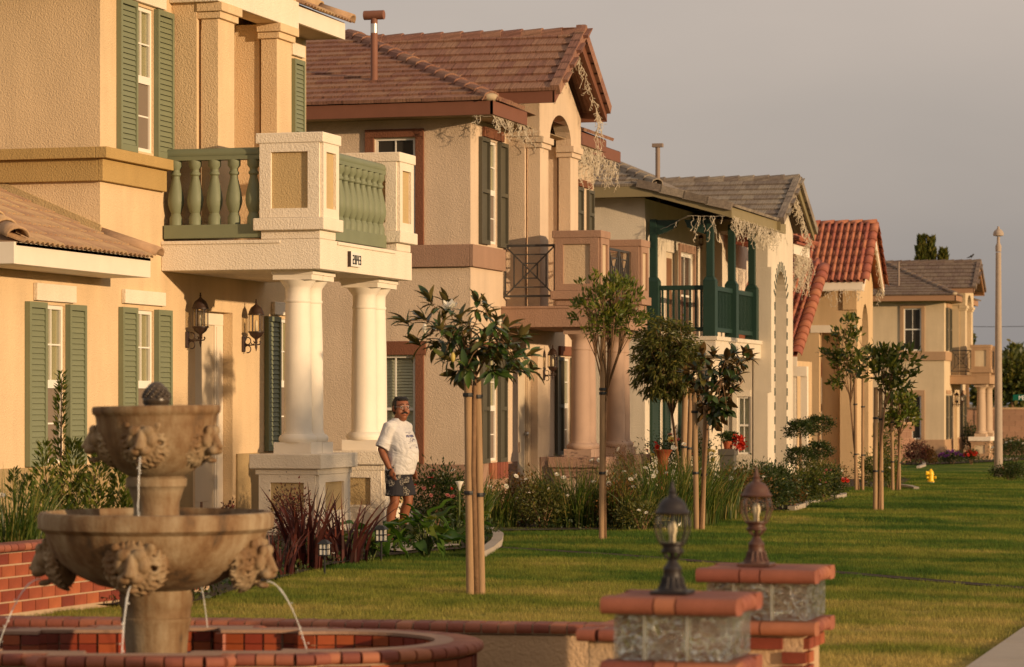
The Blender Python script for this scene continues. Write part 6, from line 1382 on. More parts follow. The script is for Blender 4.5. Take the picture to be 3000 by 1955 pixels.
V = cloud((q.x + .26, q.y - .05, zt + .12), (.10, .10, .11), 500, .045, 12, .8); o = link(bpy.data.objects.new('flower_head', fastmesh('flower_head', V, 4, M['petal_red'])), R); o['kind'] = 'stuff'
q = at(1942, 55.0); zt = ZD(1335, 55); R = thing('flower_bowl', 'flat red clay bowl among the roses by the green shutters', 'pot', (q.x, q.y, zt)); MB().lathe([(.10, q.z - .1), (.10, zt - .06), (.17, zt + .10), (.19, zt + .11), (.16, zt + .06), (.02, zt - .02)], 16, (q.x, q.y, 0)).build('bowl', M['terracotta'], R, auto=40)
# topiary
def topiary(label, px, D, y1, y2, r1, r2):
    q = at(px, D); R = thing('topiary_tree', label, 'topiary', q, 'two ball topiary trees'); mb = MB(); k_ = D / FPX; mb.tube([(q.x, q.y, q.z - .05), (q.x + .01, q.y, ZD((y1 + y2) / 2, D)), (q.x, q.y, ZD(y1, D))], [.035, .03, .02], 7); mb.build('trunk', M['bark'], R)
    for yy_, r_, nm in ((y1, r1, 'crown'), (y2, r2, 'lower_crown')):
        V = cloud((q.x, q.y, ZD(yy_, D)), (r_ * k_ * .93, r_ * k_ * .93, r_ * k_ * .62), 2300, .045, 60, .6, spread=.16, hollow=.75); o = link(bpy.data.objects.new(nm, fastmesh(nm, V, 4, M['leaf_dark'])), R); o['kind'] = 'stuff'
topiary('two ball topiary tree nearer the arch slab', 2344, 66, 1264, 1342, 44, 48)
topiary('two ball topiary tree farther from the arch slab, before the porch', 2398, 69, 1248, 1326, 43, 46)

# ground cover and litter in the beds
def inside(poly, x, y):
    c = False; n = len(poly); j = n - 1
    for i in range(n):
        xi, yi = poly[i]; xj, yj = poly[j]
        if (yi > y) != (yj > y) and x < (xj - xi) * (y - yi) / (yj - yi) + xi: c = not c
        j = i
    return c
def cover(label, poly, n, mat, size, h, flt=None):
    xs_ = [p[0] for p in poly]; ys_ = [p[1] for p in poly]; P = []
    while len(P) < n:
        x, y = random.uniform(min(xs_), max(xs_)), random.uniform(min(ys_), max(ys_))
        if inside(poly, x, y) and (flt is None or flt(x, y)) and mnoise.noise(Vector((x * 1.7, y * 1.7, 3))) > -.25 + .3 * random.random(): P.append((x, y, gz(x, y) + .03 + h * random.random() ** 2))
    P = np.array(P); D = unit(RNG.normal(size=(n, 3)) + np.array([0, 0, .8])); s = size * (.5 + RNG.random(n)); o = bpy.data.objects.new('ground_cover', fastmesh('ground_cover', leaf_quads(P, D, s, s * .5), 4, M[mat])); link(o); tag(o, label, 'ground cover', None, 'stuff')
cover('low dark creeping ground cover in the bed along the first house', BED1, 7000, 'leaf_dark', .05, .10, lambda x, y: x > -12.2)
cover('low dark ground cover under the iris clumps', BED2, 9000, 'leaf_dark', .055, .14, lambda x, y: x > -12.6)
cover('low green ground cover in the bed before the arch slab', BED3, 5000, 'leaf_shrub', .06, .14, lambda x, y: x > -13.4)
cover('low ground cover before the farthest house', BED5, 2500, 'leaf_dark', .10, .2)
# scattered small white blossoms on the bed floor
fv = []
for i in range(70):
    B_ = BED1 if i % 3 == 0 else BED2; x, y = random.uniform(-13, -7), random.uniform(28, 50)
    if not inside(B_, x, y): continue
    z = gz(x, y) + random.uniform(.05, .12)
    for k_ in range(5):
        a = 2 * pi * k_ / 5 + i; d = np.array([cos(a) * .8, sin(a) * .8, .5]); s_ = np.array([-sin(a), cos(a), 0]); c = np.array([x, y, z]); fv.append(np.stack([c, c + d * .016 + s_ * .011, c + d * .028, c + d * .016 - s_ * .011]))
o = link(bpy.data.objects.new('blossoms', fastmesh('blossoms', np.array(fv), 4, M['petal_white']))); tag(o, 'tiny white blossoms scattered over the planting beds', 'flowers', None, 'stuff')

# ---------------------------------------------------------------- trees
def tree_parts(R, base, top, crown_c, crown_r, tips, mat_b, trunk_r=.022, lean=None, nbr=7):
    base, top = Vector(base), Vector(top); mid = base.lerp(top, .5) + Vector((random.uniform(-.03, .03), random.uniform(-.03, .03), 0))
    MB().tube([base - Vector((0, 0, .1)), mid, top], [trunk_r * 1.25, trunk_r, trunk_r * .75], 7).build('trunk', M[mat_b], R, smooth=True)
    br = MB(); mains = []
    for i in range(nbr):
        a = 2 * pi * i / nbr + random.uniform(-.3, .3); el = random.uniform(-.15, .75); d = Vector((cos(a) * cos(el), sin(a) * cos(el), sin(el))); e = Vector(crown_c) + Vector((d.x * crown_r[0], d.y * crown_r[1], d.z * crown_r[2])) * .55; s = top.lerp(base, random.uniform(0, .15)); m_ = s.lerp(e, .5) + Vector((0, 0, -.06)); br.tube([s, m_, e], [trunk_r * .55, trunk_r * .42, trunk_r * .3], 5); mains.append((m_, e))
    for t in tips:
        m_, e = min(mains, key=lambda me: (me[1] - t).length); s = e if random.random() < .6 else m_; br.tube([s, s.lerp(t, .55) + Vector((0, 0, .03)), t], [trunk_r * .26, trunk_r * .18, trunk_r * .10], 4)
    br.build('branches', M[mat_b], R, smooth=True)
def crown_tips(c, r, n, inner=.55, low=-.8, seed=1):
    rn_ = random.Random(seed); out = []
    while len(out) < n:
        v = Vector((rn_.gauss(0, 1), rn_.gauss(0, 1), rn_.gauss(0, 1))).normalized() * (inner + (1 - inner) * rn_.random())
        if v.z > low and mnoise.noise(Vector(v) * 2.3 + Vector((seed * 3.1, 0, 0))) > -.28: out.append(Vector(c) + Vector((v.x * r[0], v.y * r[1], v.z * r[2])))
    return out
def leafy_tree(label, pb, D, cpx, cpy, rpx, rpy, ntips, per, leaf, asp, mat, seed, ytop=None, name='young_tree', bark='bark_pale', droop=.0, up=.3, nbr=7, tr=.022):
    base = Vector(pb); k_ = D / FPX; c = PD(cpx, cpy, D); r = (rpx * k_, rpx * k_ * .85, rpy * k_); R = thing(name, label, 'tree', base); tips = crown_tips(c, r, ntips, inner=.35, seed=seed); top = Vector((c.x * .8 + base.x * .2, c.y, ZD(ytop or cpy + rpy * .55, D)))
    tree_parts(R, base, top, c, r, tips, bark, tr, nbr=nbr); T_ = np.array([tuple(t) for t in tips]); idx = np.repeat(np.arange(ntips), per); nn = len(idx); outw = unit(T_[idx] - np.array(c)); D_ = unit(outw * .55 + RNG.normal(size=(nn, 3)) * .55 + np.array([0, 0, up])); P = T_[idx] + RNG.normal(size=(nn, 3)) * leaf * .35; s = leaf * (.65 + .6 * RNG.random(nn)); o = link(bpy.data.objects.new('crown', fastmesh('crown', leaf_quads(P, D_, s, s * asp, droop=droop), 4, M[mat])), R); o['kind'] = 'stuff'; return R
def stake(label, p, q, r, ties, grp='wooden tree stakes'):
    """p foot, q top in world metres"""
    p, q = Vector(p), Vector(q); R = thing('wooden_stake', label, 'stake', p, grp)
    MB().tube([p - Vector((0, 0, .1)), p.lerp(q, .33), p.lerp(q, .66), q], [r * 1.05, r * .98, r * 1.0, r * .95], 10).build('pole', M['stake'], R, auto=50)
    for t in ties:
        c = p.lerp(q, t); MB().lathe([(r * 1.25, -.018), (r * 1.3, 0), (r * 1.25, .018)], 10, c).build('tie', M['black_metal'], R); e = c + Vector((.05, 0, .01)); MB().bar(c, e, .014, .02).build('tie_strap', M['black_metal'], R)
# near magnolia
def mag_leaf(name, L_, W_, mat):
    prof = [(0, .05), (.18, .62), (.42, 1.0), (.68, .85), (.88, .45), (1, .04)]; v = []; f = []
    for t, k_ in prof: z = -.35 * L_ * t * t; v += [(t * L_, -W_ * k_ / 2, z + .10 * W_ * k_), (t * L_, 0, z - .06 * W_), (t * L_, W_ * k_ / 2, z + .10 * W_ * k_)]
    for i in range(len(prof) - 1): a = 3 * i; f += [(a, a + 3, a + 4, a + 1), (a + 1, a + 4, a + 5, a + 2)]
    mb = MB(); mb.add(v, f); return mb.mesh(name, M[mat], True)
def magnolia(label, pb, D, tips_px, mat, L_, W_, per, seed, ytop, tr=.024, inner=170):
    rn_ = random.Random(seed); base = Vector(pb); R = thing('magnolia_tree', label, 'tree', base); tips = [PD(x, y, D + dz) for x, y, dz in tips_px]; cc = sum(tips, Vector()) / len(tips); k_ = D / FPX
    tree_parts(R, base, Vector((cc.x * .5 + base.x * .5, cc.y * .5 + base.y * .5, ZD(ytop, D))), cc, (150 * k_, 120 * k_, 100 * k_), tips, 'bark', tr, nbr=6); ml = mag_leaf('leaf', L_, W_, mat); cnt = 0
    for t in tips:
        ax = (t - Vector((cc.x, cc.y, cc.z - .12))).normalized(); ax = (ax + Vector((0, 0, .45))).normalized()
        x = ax.cross(Vector((0, 0, 1))); x = x.normalized() if x.length > .05 else Vector((1, 0, 0)); y = ax.cross(x)
        for i in range(per):
            a = 2.4 * i + rn_.random(); el = rn_.uniform(.1, 1.25) if i < per - 3 else rn_.uniform(1.0, 1.4); d = (x * cos(a) + y * sin(a)) * cos(el) + ax * sin(el); d = (d + Vector((0, 0, -.30 if el < .6 else .1))).normalized()
            up_ = (ax * .7 + Vector((0, 0, .6)) + Vector((rn_.uniform(-.3, .3), rn_.uniform(-.3, .3), 0))); s = rn_.uniform(.72, 1.12); zz = (up_ - d * up_.dot(d)).normalized(); yy_ = zz.cross(d); m4 = Matrix((d, yy_, zz)).transposed().to_4x4(); m4.translation = t - ax * rn_.uniform(0, .09)
            put('leaf', ml, m4 @ Matrix.Scale(s, 4), R); cnt += 1
            if cnt >= 298: break
        if cnt >= 298: break
    ex = []; lv = np.array([tuple(v.co) for v in ml.vertices]); lf_ = [tuple(p.vertices) for p in ml.polygons]      # the many inner leaves
    for i in range(inner):
        t = rn_.choice(tips).lerp(cc, rn_.uniform(.1, .55)); d = Vector((rn_.gauss(0, 1), rn_.gauss(0, 1), rn_.uniform(-.9, .35))).normalized(); zz = (Vector((0, 0, 1)) - d * d.z).normalized() if abs(d.z) < .97 else Vector((1, 0, 0)); m3 = Matrix((d, zz.cross(d), zz)).transposed(); s = rn_.uniform(.7, 1.05)
        W_v = [m3 @ Vector(v) * s + t for v in lv]; ex += [[tuple(W_v[i_]) for i_ in f_] for f_ in lf_]
    o = link(bpy.data.objects.new('inner_leaves', fastmesh('inner_leaves', np.array(ex), 4, M[mat])), R); o['kind'] = 'stuff'; return R
pb = GP(1396, 1742); DM = -SN * pb.x + CS * pb.y
T1 = magnolia('young magnolia tree with big glossy leaves and a white bloom, tied to two stakes', pb, DM, [(1185, 940, -.1), (1255, 872, 0), (1212, 1000, .1), (1290, 960, -.3), (1240, 930, .2), (1310, 890, .1), (1345, 930, -.2), (1400, 880, 0), (1372, 945, .3), (1425, 900, .25), (1455, 940, -.3), (1490, 955, .2), (1420, 990, -.35), (1350, 1010, .3), (1300, 1050, -.2), (1335, 1100, .1), (1365, 1080, -.3), (1440, 1040, .3), (1490, 1010, -.25), (1530, 985, .1), (1555, 1040, 0), (1525, 1080, -.2), (1480, 1090, .25), (1560, 1085, .15), (1395, 1030, -.1), (1275, 1010, .25), (1450, 1090, -.3), (1505, 1050, -.35), (1330, 980, .0)], 'leaf_mag', .165, .060, 10, 5, 1000)
kM = DM / FPX; fp = PD(1318, 905, DM - .35)
fb_ = []
for i in range(9):
    a = 2 * pi * i / 9; el = .35 if i % 2 else .75; d = np.array([cos(a) * cos(el), sin(a) * cos(el), sin(el)]); s_ = np.array([-sin(a), cos(a), 0]); rr_ = .085; fb_.append(np.stack([d * .0, d * rr_ * .6 + s_ * rr_ * .42, d * rr_ + np.array([0, 0, .02]), d * rr_ * .6 - s_ * rr_ * .42]))
pm = fastmesh('petals', np.array(fb_), 4, M['petal_white'])
put('flower', pm, Matrix.Translation(fp) @ Matrix.Rotation(.35, 4, 'X'), T1)
for px, py in ((1244, 963), (1463, 940), (1327, 1047)): MB().ball(PD(px, py, DM - .3), (.022, .022, .045), 8, 6).build('bud', M['petal_yellow'] if px == 1327 else M['petal_white'], T1, smooth=True)
def sp(px0, py0, px1, py1, D): return PD(px0, py0, D), PD(px1, py1, D)
a, b_ = sp(1379, 1746, 1370, 1010, DM); stake('left and taller of the two stakes holding the near magnolia', a, b_, .040, (.41, .80)); a, b_ = sp(1411, 1744, 1398, 1105, DM + .02); stake('right stake of the pair holding the near magnolia', a, b_, .036, (.46, .91))
# airy tree with one stake
pb = GP(1772, 1583); D2 = -SN * pb.x + CS * pb.y
leafy_tree('thin young tree with small yellow green leaf tufts, tied to one pale stake', pb, D2, 1778, 905, 128, 105, 120, 16, .085, .34, 'leaf_bright', 4, 1130, up=.7, bark='bark', nbr=9)
a, b_ = sp(1762, 1584, 1766, 985, D2 - .06); stake('single pale stake of the thin tree before the mauve columns', a, b_, .034, (.33, .72, .74))
# dense tree behind
q = at(2010, 47.0); leafy_tree('dense bushy young tree with fine drooping leaves, left of the dark magnolia', q, 47.0, 1955, 1055, 108, 135, 420, 24, .095, .28, 'leaf_olive', 9, 1190, droop=.35, up=-.1, bark='bark', nbr=9, tr=.026)
a, b_ = sp(2001, 1430, 2008, 1130, 46.8); stake('left stake under the dense bushy tree', a, b_, .048, (.4,)); a, b_ = sp(2016, 1430, 2024, 1140, 46.9); stake('right stake under the dense bushy tree', a, b_, .040, (.4,))
# dark magnolia
pb = GP(2050, 1556); D4 = -SN * pb.x + CS * pb.y
tp4 = [(2090, 1030, 0), (2060, 1040, .2), (2130, 1045, -.2), (2030, 1075, .1), (2080, 1080, -.3), (2150, 1035, .1), (2185, 1030, -.1), (2165, 1060, .3), (2195, 1048, 0), (2120, 1085, .2), (2055, 1110, -.3), (2020, 1120, .2), (2100, 1120, .3), (2140, 1110, -.3), (2165, 1095, .2), (2035, 1150, 0), (2080, 1155, -.35), (2120, 1150, .2), (2150, 1140, -.1), (2070, 1190, .2), (2105, 1185, -.3), (2135, 1185, .1), (2085, 1225, -.2), (2110, 1215, .2), (2065, 1215, .3), (2095, 1245, .0), (2130, 1205, -.3), (2010, 1095, -.1)]
magnolia('small dark magnolia tree with dense broad leaves, tied to two orange stakes', pb, D4, tp4, 'leaf_mag2', .165, .085, 10, 8, 1180)
a, b_ = sp(2041, 1557, 2034, 1150, D4); stake('left stake of the dark magnolia, nearest the front lamp', a, b_, .038, (.42, .86)); a, b_ = sp(2057, 1556, 2068, 1190, D4 + .05); stake('right stake of the dark magnolia', a, b_, .034, (.45,))
# three thin street trees on the right
for (lab, px, py, cx, cy, rx, ry, s1, s2, yt, n_, seed, mat, lf) in (
    ('left of the three thin street trees, with the tallest crown', 2518, 1440, 2482, 1035, 82, 112, (2505, 1100), (2528, 1110), 1150, 62, 21, 'leaf_shrub', .165),
    ('middle of the three thin street trees, standing nearest on the lawn', 2574, 1496, 2600, 1078, 92, 80, (2566, 1135), (2580, 1140), 1150, 58, 22, 'leaf_shrub', .15),
    ('right and smallest of the three thin street trees, by the hydrant', 2626, 1440, 2640, 1198, 58, 76, (2612, 1170), (2634, 1180), 1255, 60, 23, 'leaf_bright', .15)):
    pb = GP(px, py); Dq = -SN * pb.x + CS * pb.y; leafy_tree(lab, pb, Dq, cx, cy, rx, ry, n_, 13, lf, .40, mat, seed, yt, bark='bark', up=.4, tr=.022)
    word = lab.split(' thin')[0].replace(' of the three', '').replace(' and smallest', '')
    a, b_ = sp(px - 10, py, s1[0], s1[1], Dq); stake('left stake of the ' + word + ' thin street tree', a, b_, .04, (.32, .75)); a, b_ = sp(px + 9, py - 1, s2[0], s2[1], Dq + .05); stake('right stake of the ' + word + ' thin street tree', a, b_, .036, (.32, .75))
# far trees
for i, (px, yt, w_) in enumerate(((2700, 700, 26), (2728, 703, 20), (2763, 738, 26))):
    D = 175; q = at(px, D); zt = ZD(yt, D); R = thing('cypress_tree', ['leftmost of three tall narrow cypresses above the far roof', 'middle cypress, the slimmest of the three above the far roof', 'shortest and rightmost cypress above the far roof'][i], 'tree', q, 'cypresses beyond the farthest house'); nn = 1700; t = RNG.random(nn); k_ = D / FPX; rad = w_ * k_ * (1.0 - .75 * t ** 1.6) * (.7 + .5 * np.sin(t * 17 + i) ** 2); a = RNG.random(nn) * 2 * pi; rr_ = rad * np.sqrt(RNG.random(nn)); z0 = zt - 4.5
    P = np.stack([q.x + rr_ * np.cos(a), q.y + rr_ * np.sin(a), z0 + (zt - z0) * t], 1); s = .32 * (.5 + RNG.random(nn)); o = link(bpy.data.objects.new('crown', fastmesh('crown', leaf_quads(P, unit(np.stack([np.cos(a) * .5, np.sin(a) * .5, np.ones(nn)], 1)), s, s * .4), 4, M['leaf_olive'])), R); o['kind'] = 'stuff'; MB().tube([(q.x, q.y, -1.3), (q.x, q.y, zt - 1.0)], [.2, .05], 7).build('trunk', M['bark'], R)
for lab, px, D, cy, rx, ry, n_ in (('round leafy tree beyond the block wall at the right edge', 2965, 215, 1118, 62, 62, 4200), ('tall thin tree crown rising beside the round far tree', 2972, 222, 1075, 24, 44, 1200), ('hazy tree behind the columns of the farthest house', 2905, 240, 1145, 40, 38, 1600), ('small hazy tree just above the far block wall', 2862, 240, 1165, 12, 16, 400), ('dark shrub top beside the far balcony', 2832, 190, 1010, 10, 24, 500)):
    q = at(px, D); k_ = D / FPX; R = thing('leafy_tree', lab, 'tree', q); c = PD(px, cy, D); V = cloud(c, (rx * k_, rx * k_, ry * k_), n_, .42, 30, .5); o = link(bpy.data.objects.new('crown', fastmesh('crown', V, 4, M['leaf_olive'])), R); o['kind'] = 'stuff'; MB().tube([(q.x, q.y, -1.3), c], [.25, .1], 7).build('trunk', M['bark'], R)
# trees across the road, out of the picture to the right: their shade falls on the near porch and columns
for i, (x, y, h, rx, n_) in enumerate(((9.5, 27.0, 3.95, 1.2, 1500), (13.5, 43.5, 4.9, 1.6, 1700))):
    q = Vector((x, y, gz(x, y))); R = thing('leafy_tree', ['roadside tree across the road facing the first house, outside the picture', 'roadside tree across the road facing the second house, outside the picture'][i], 'tree', q); V = cloud((x, y, h), (rx, rx, .95), n_, .20, 26, .5); o = link(bpy.data.objects.new('crown', fastmesh('crown', V, 4, M['leaf_olive'])), R); o['kind'] = 'stuff'; MB().tube([(x, y, q.z - .1), (x, y, h)], [.1, .05], 7).build('trunk', M['bark'], R)

# ---------------------------------------------------------------- grass blades on the lawn (instanced tufts)
m, n, b = nt('grass_blades'); L = n.links.new; gcol = grass_colour(n, 1.0); rnd = N(n, 'ShaderNodeNewGeometry'); hs = N(n, 'ShaderNodeHueSaturation'); mr = N(n, 'ShaderNodeMapRange'); mr.inputs['To Min'].default_value = .55; mr.inputs['To Max'].default_value = 1.45; L(rnd.outputs['Random Per Island'], mr.inputs['Value']); L(mr.outputs['Result'], hs.inputs['Value']); L(gcol, hs.inputs['Color']); L(hs.outputs['Color'], b.inputs['Base Color']); b.inputs['Roughness'].default_value = .6; b.inputs['Specular IOR Level'].default_value = .2
tr = N(n, 'ShaderNodeBsdfTranslucent'); L(hs.outputs['Color'], tr.inputs['Color']); mx = N(n, 'ShaderNodeMixShader', Fac=.4); L(b.outputs[0], mx.inputs[1]); L(tr.outputs[0], mx.inputs[2]); L(mx.outputs[0], n.nodes['Material Output'].inputs['Surface']); M['grass'] = m
def patch(name, size, nb, h, w):
    P = np.stack([(RNG.random(nb) - .5) * size, (RNG.random(nb) - .5) * size, np.zeros(nb)], 1); a = RNG.random(nb) * 2 * pi; D = np.stack([np.cos(a), np.sin(a), np.zeros(nb)], 1); S = np.stack([-np.sin(a), np.cos(a), np.zeros(nb)], 1); hh = (h * (.5 + .8 * RNG.random(nb)))[:, None]; ln = (.25 + .6 * RNG.random(nb))[:, None]
    V = np.stack([P - S * w / 2, P + S * w / 2, P + D * hh * ln + np.array([0, 0, 1.0]) * hh], 1); o = bpy.data.objects.new(name, fastmesh(name, V, 3, M['grass'])); return o
def grass(label, pts, proto_size, nb, h, w):
    me = bpy.data.meshes.new('grass'); me.from_pydata(pts, [], []); o = bpy.data.objects.new('grass', me); link(o); tag(o, label, 'grass', None, 'stuff'); pr = patch('grass_tuft', proto_size, nb, h, w)
    ng = bpy.data.node_groups.new('grass', 'GeometryNodeTree'); ng.interface.new_socket('Geometry', in_out='INPUT', socket_type='NodeSocketGeometry'); ng.interface.new_socket('Geometry', in_out='OUTPUT', socket_type='NodeSocketGeometry')
    gi = ng.nodes.new('NodeGroupInput'); go = ng.nodes.new('NodeGroupOutput'); oi = ng.nodes.new('GeometryNodeObjectInfo'); oi.inputs['Object'].default_value = pr; oi.inputs['As Instance'].default_value = True; iop = ng.nodes.new('GeometryNodeInstanceOnPoints'); rv = ng.nodes.new('FunctionNodeRandomValue'); rv.data_type = 'FLOAT_VECTOR'; rv.inputs[0].default_value = (0, 0, 0); rv.inputs[1].default_value = (0, 0, 6.28); rs = ng.nodes.new('FunctionNodeRandomValue'); rs.data_type = 'FLOAT'; rs.inputs[2].default_value = .75; rs.inputs[3].default_value = 1.25
    ng.links.new(gi.outputs[0], iop.inputs['Points']); ng.links.new(oi.outputs['Geometry'], iop.inputs['Instance']); ng.links.new(rv.outputs[0], iop.inputs['Rotation']); ng.links.new(rs.outputs[1], iop.inputs['Scale']); ng.links.new(iop.outputs[0], go.inputs[0]); md = o.modifiers.new('tufts', 'NODES'); md.node_group = ng
def gdist(x, y):
    best = 9.
    for (x0, y0), (x1, y1) in zip(STEP_SHADE, STEP_SHADE[1:]):
        dx, dy = x1 - x0, y1 - y0; t = max(0, min(1, ((x - x0) * dx + (y - y0) * dy) / (dx * dx + dy * dy))); best = min(best, sqrt((x - x0 - t * dx) ** 2 + (y - y0 - t * dy) ** 2))
    return best
def lawn_pts(y0, y1, st):
    out = []; y = y0
    while y < y1:
        xl, xr = XY(-60, y), min(walk_x(y) - .07, XY(3060, y)); x = xl
        while x < xr:
            px, py = x + random.uniform(-.5, .5) * st, y + random.uniform(-.5, .5) * st
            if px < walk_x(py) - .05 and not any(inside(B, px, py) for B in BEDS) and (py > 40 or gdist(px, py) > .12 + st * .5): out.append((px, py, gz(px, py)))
            x += st
        y += st
    return out
ok_near = [p for p in lawn_pts(16.5, 34, .21) if (p[1] > 19.3 or p[0] > -5.2)]
grass('mown lawn grass nearest the fountain wall', ok_near, .30, 170, .036, .0042)
grass('mown lawn grass before the second and third houses', lawn_pts(34, 54, .34), .50, 210, .040, .0055)
grass('mown lawn grass farther along the row of houses', lawn_pts(54, 100, .60), .85, 300, .05, .009)
# ---------------------------------------------------------------- the man by the columns
def remesh(mb, name, mat, parent, vox, smooth=3, xf=None):
    o = bpy.data.objects.new('tmp', mb.mesh(name, mat)); COL.objects.link(o)
    md = o.modifiers.new('r', 'REMESH'); md.mode = 'VOXEL'; md.voxel_size = vox; md.use_smooth_shade = True
    sm = o.modifiers.new('s', 'SMOOTH'); sm.iterations = smooth; sm.factor = .5
    me = bpy.data.meshes.new_from_object(o.evaluated_get(bpy.context.evaluated_depsgraph_get())); bpy.data.objects.remove(o); me.name = name
    if xf is not None: me.transform(xf)
    me.polygons.foreach_set('use_smooth', [True] * len(me.polygons))
    return link(bpy.data.objects.new(name, me), parent)
def ell(c, rx, ry, n=20, tilt=0, p=2.0):
    out = []
    for i in range(n):
        a = 2 * pi * i / n; ca, sa = cos(a), sin(a); k_ = 1.0
        x = rx * (abs(ca) ** (2 / p)) * (1 if ca >= 0 else -1); y = ry * (abs(sa) ** (2 / p)) * (1 if sa >= 0 else -1); out.append(Vector((c[0] + x, c[1] + y, c[2] + tilt * x)))
    return out
DP = 34.7; foot = PD(1158, 1606, DP); rt = Vector((CS, SN, 0)); tc_ = Vector((SN, -CS, 0)); fa_ = radians(58); fw = (rt * sin(fa_) + tc_ * cos(fa_)); lf = Vector((0, 0, 1)).cross(fw)
PM = Matrix((fw, lf, Vector((0, 0, 1)))).transposed().to_4x4(); foot.z = gz(foot.x, foot.y) + .06; PM = PM @ Matrix.Diagonal((.94, .88, 1, 1)); PM.translation = foot + fw * .04
MAN = thing('person', 'man in white printed T-shirt and dark leaf pattern shorts, hand in pocket, by the columns', 'person', foot)
HR = Matrix.Translation((.045, 0, 1.585)) @ Matrix.Rotation(radians(-30), 4, 'Z') @ Matrix.Diagonal((1.26, 1.30, 1.13, 1))
def hp(x, y, z): return HR @ Vector((x, y, z))
hrot = HR.to_3x3(); B = MB()
def hb(c, r, n=14, m=10): B.ball(hp(*c), r, n, m, hrot)
hb((0, 0, .028), (.094, .078, .102), 18, 12); hb((.028, 0, -.050), (.064, .062, .062)); hb((.052, 0, -.088), (.036, .036, .028)); hb((.040, -.040, -.03), (.040, .034, .042)); hb((.040, .040, -.03), (.040, .034, .042))
hb((.083, 0, .002), (.020, .014, .036)); hb((.096, 0, -.016), (.018, .019, .014)); hb((.070, -.030, .038), (.022, .030, .012)); hb((.070, .030, .038), (.022, .030, .012)); hb((.074, 0, -.060), (.018, .030, .012)); hb((.030, 0, -.105), (.045, .045, .030))
for s_ in (-1, 1): hb((-.008, s_ * .080, .0), (.020, .010, .034), 10, 8)
B.tube([(.0, 0, 1.40), (.02, 0, 1.47), (.035, 0, 1.56)], [.085, .068, .066], 14)
B.loft([ell((0, 0, .78), .14, .18), ell((.03, 0, .95), .17, .19), ell((.05, 0, 1.08), .19, .195), ell((.03, 0, 1.22), .165, .19), ell((.01, 0, 1.33), .13, .19), ell((-.005, 0, 1.40), .10, .165), ell((-.005, 0, 1.455), .07, .09)])
for s_, kn, an in ((-1, (.015, -.105, .47), (-.085, -.105, .09)), (1, (.085, .105, .47), (-.03, .125, .09))):
    k_, a_ = Vector(kn), Vector(an); h_ = Vector((0, s_ * .10, .86))
    B.tube([h_, h_.lerp(k_, .5), k_ + Vector((0, 0, .06)), k_, k_.lerp(a_, .25) + Vector((-.02, 0, 0)), k_.lerp(a_, .5) + Vector((-.012, 0, 0)), k_.lerp(a_, .85), a_], [.105, .095, .068, .062, .066, .058, .040, .040], 14)
    B.ball(a_ + Vector((-.02, 0, -.035)), (.045, .036, .045), 12, 8); B.tube([a_ + Vector((.0, 0, -.02)), a_ + Vector((.09, 0, -.055)), a_ + Vector((.165, 0, -.07))], [.040, .038, .026], 10)
    for q in range(5): B.tube([a_ + Vector((.14, (q - 2) * .016, -.068)), a_ + Vector((.185 - .008 * abs(q - 1), (q - 2) * .018, -.074))], [.012, .010], 6)
for s_, el, wr in ((-1, (-.085, -.275, 1.10), (.035, -.255, .875)), (1, (-.05, .285, 1.10), (.06, .25, .875))):
    sh, e_, w_ = Vector((-.01, s_ * .195, 1.375)), Vector(el), Vector(wr); d_ = (w_ - e_).normalized()
    B.tube([sh, sh.lerp(e_, .5), e_, e_.lerp(w_, .3), w_.lerp(e_, .15), w_], [.068, .056, .046, .048, .035, .031], 12)
    pc_ = w_ + d_ * .05; B.ball(pc_, (.030, .020, .055), 12, 8, Matrix.Rotation(.5, 3, 'Y'))
    for q in range(4):      # fingers run down inside the pocket, thumb lies in front
        b0 = w_ + d_ * .085 + Vector((.020 - .014 * q, 0, 0)); B.tube([b0, b0 + d_ * .035 + Vector((.006, 0, -.004)), b0 + d_ * (.062 - .006 * abs(q - 1.3)) + Vector((.016, 0, -.012))], [.0095, .009, .007], 7)
    B.tube([w_ + d_ * .03 + Vector((.022, 0, .0)), w_ + d_ * .055 + Vector((.042, 0, .0)), w_ + d_ * .085 + Vector((.046, 0, -.01))], [.012, .011, .008], 8)
remesh(B, 'body', M['skin'], MAN, .0085, 2, PM)
def hpart(name, mat, fn, smooth=True):
    mb = MB(); fn(mb); me = mb.mesh(name, M[mat], smooth); me.transform(PM); return link(bpy.data.objects.new(name, me), MAN)
H = MB(); H.ball(hp(-.022, 0, .050), (.090, .082, .084), 20, 14, hrot); H.ball(hp(-.035, 0, .0), (.075, .080, .085), 18, 12, hrot); H.ball(hp(.034, 0, .100), (.050, .062, .030), 14, 8, hrot)
for s_ in (-1, 1): H.ball(hp(.018, s_ * .072, .030), (.022, .012, .045), 10, 8, hrot)
rn = random.Random(5)
for i in range(60): a = rn.uniform(0, 2 * pi); H.ball(hp(-.015 + .07 * cos(a) * rn.random(), .06 * sin(a) * rn.random(), .120 + rn.uniform(-.010, .004)), (.016, .014, .009), 6, 4, hrot)
remesh(H, 'hair', M['hair'], MAN, .0075, 1, PM)
def tubes(*ts):
    def fn(mb):
        for pts, r in ts: mb.tube([hp(*p) for p in pts], r, 6)
    return fn
hpart('moustache', 'hair', tubes(([(.092, -.034, -.050), (.101, -.016, -.040), (.104, 0, -.038), (.101, .016, -.040), (.092, .034, -.050)], [.005, .009, .009, .009, .005])))
hpart('eyebrow', 'hair', tubes(([(.082, -.052, .044), (.093, -.030, .053), (.096, -.012, .048)], [.003, .005, .004]))); hpart('eyebrow', 'hair', tubes(([(.082, .052, .044), (.093, .030, .053), (.096, .012, .048)], [.003, .005, .004])))
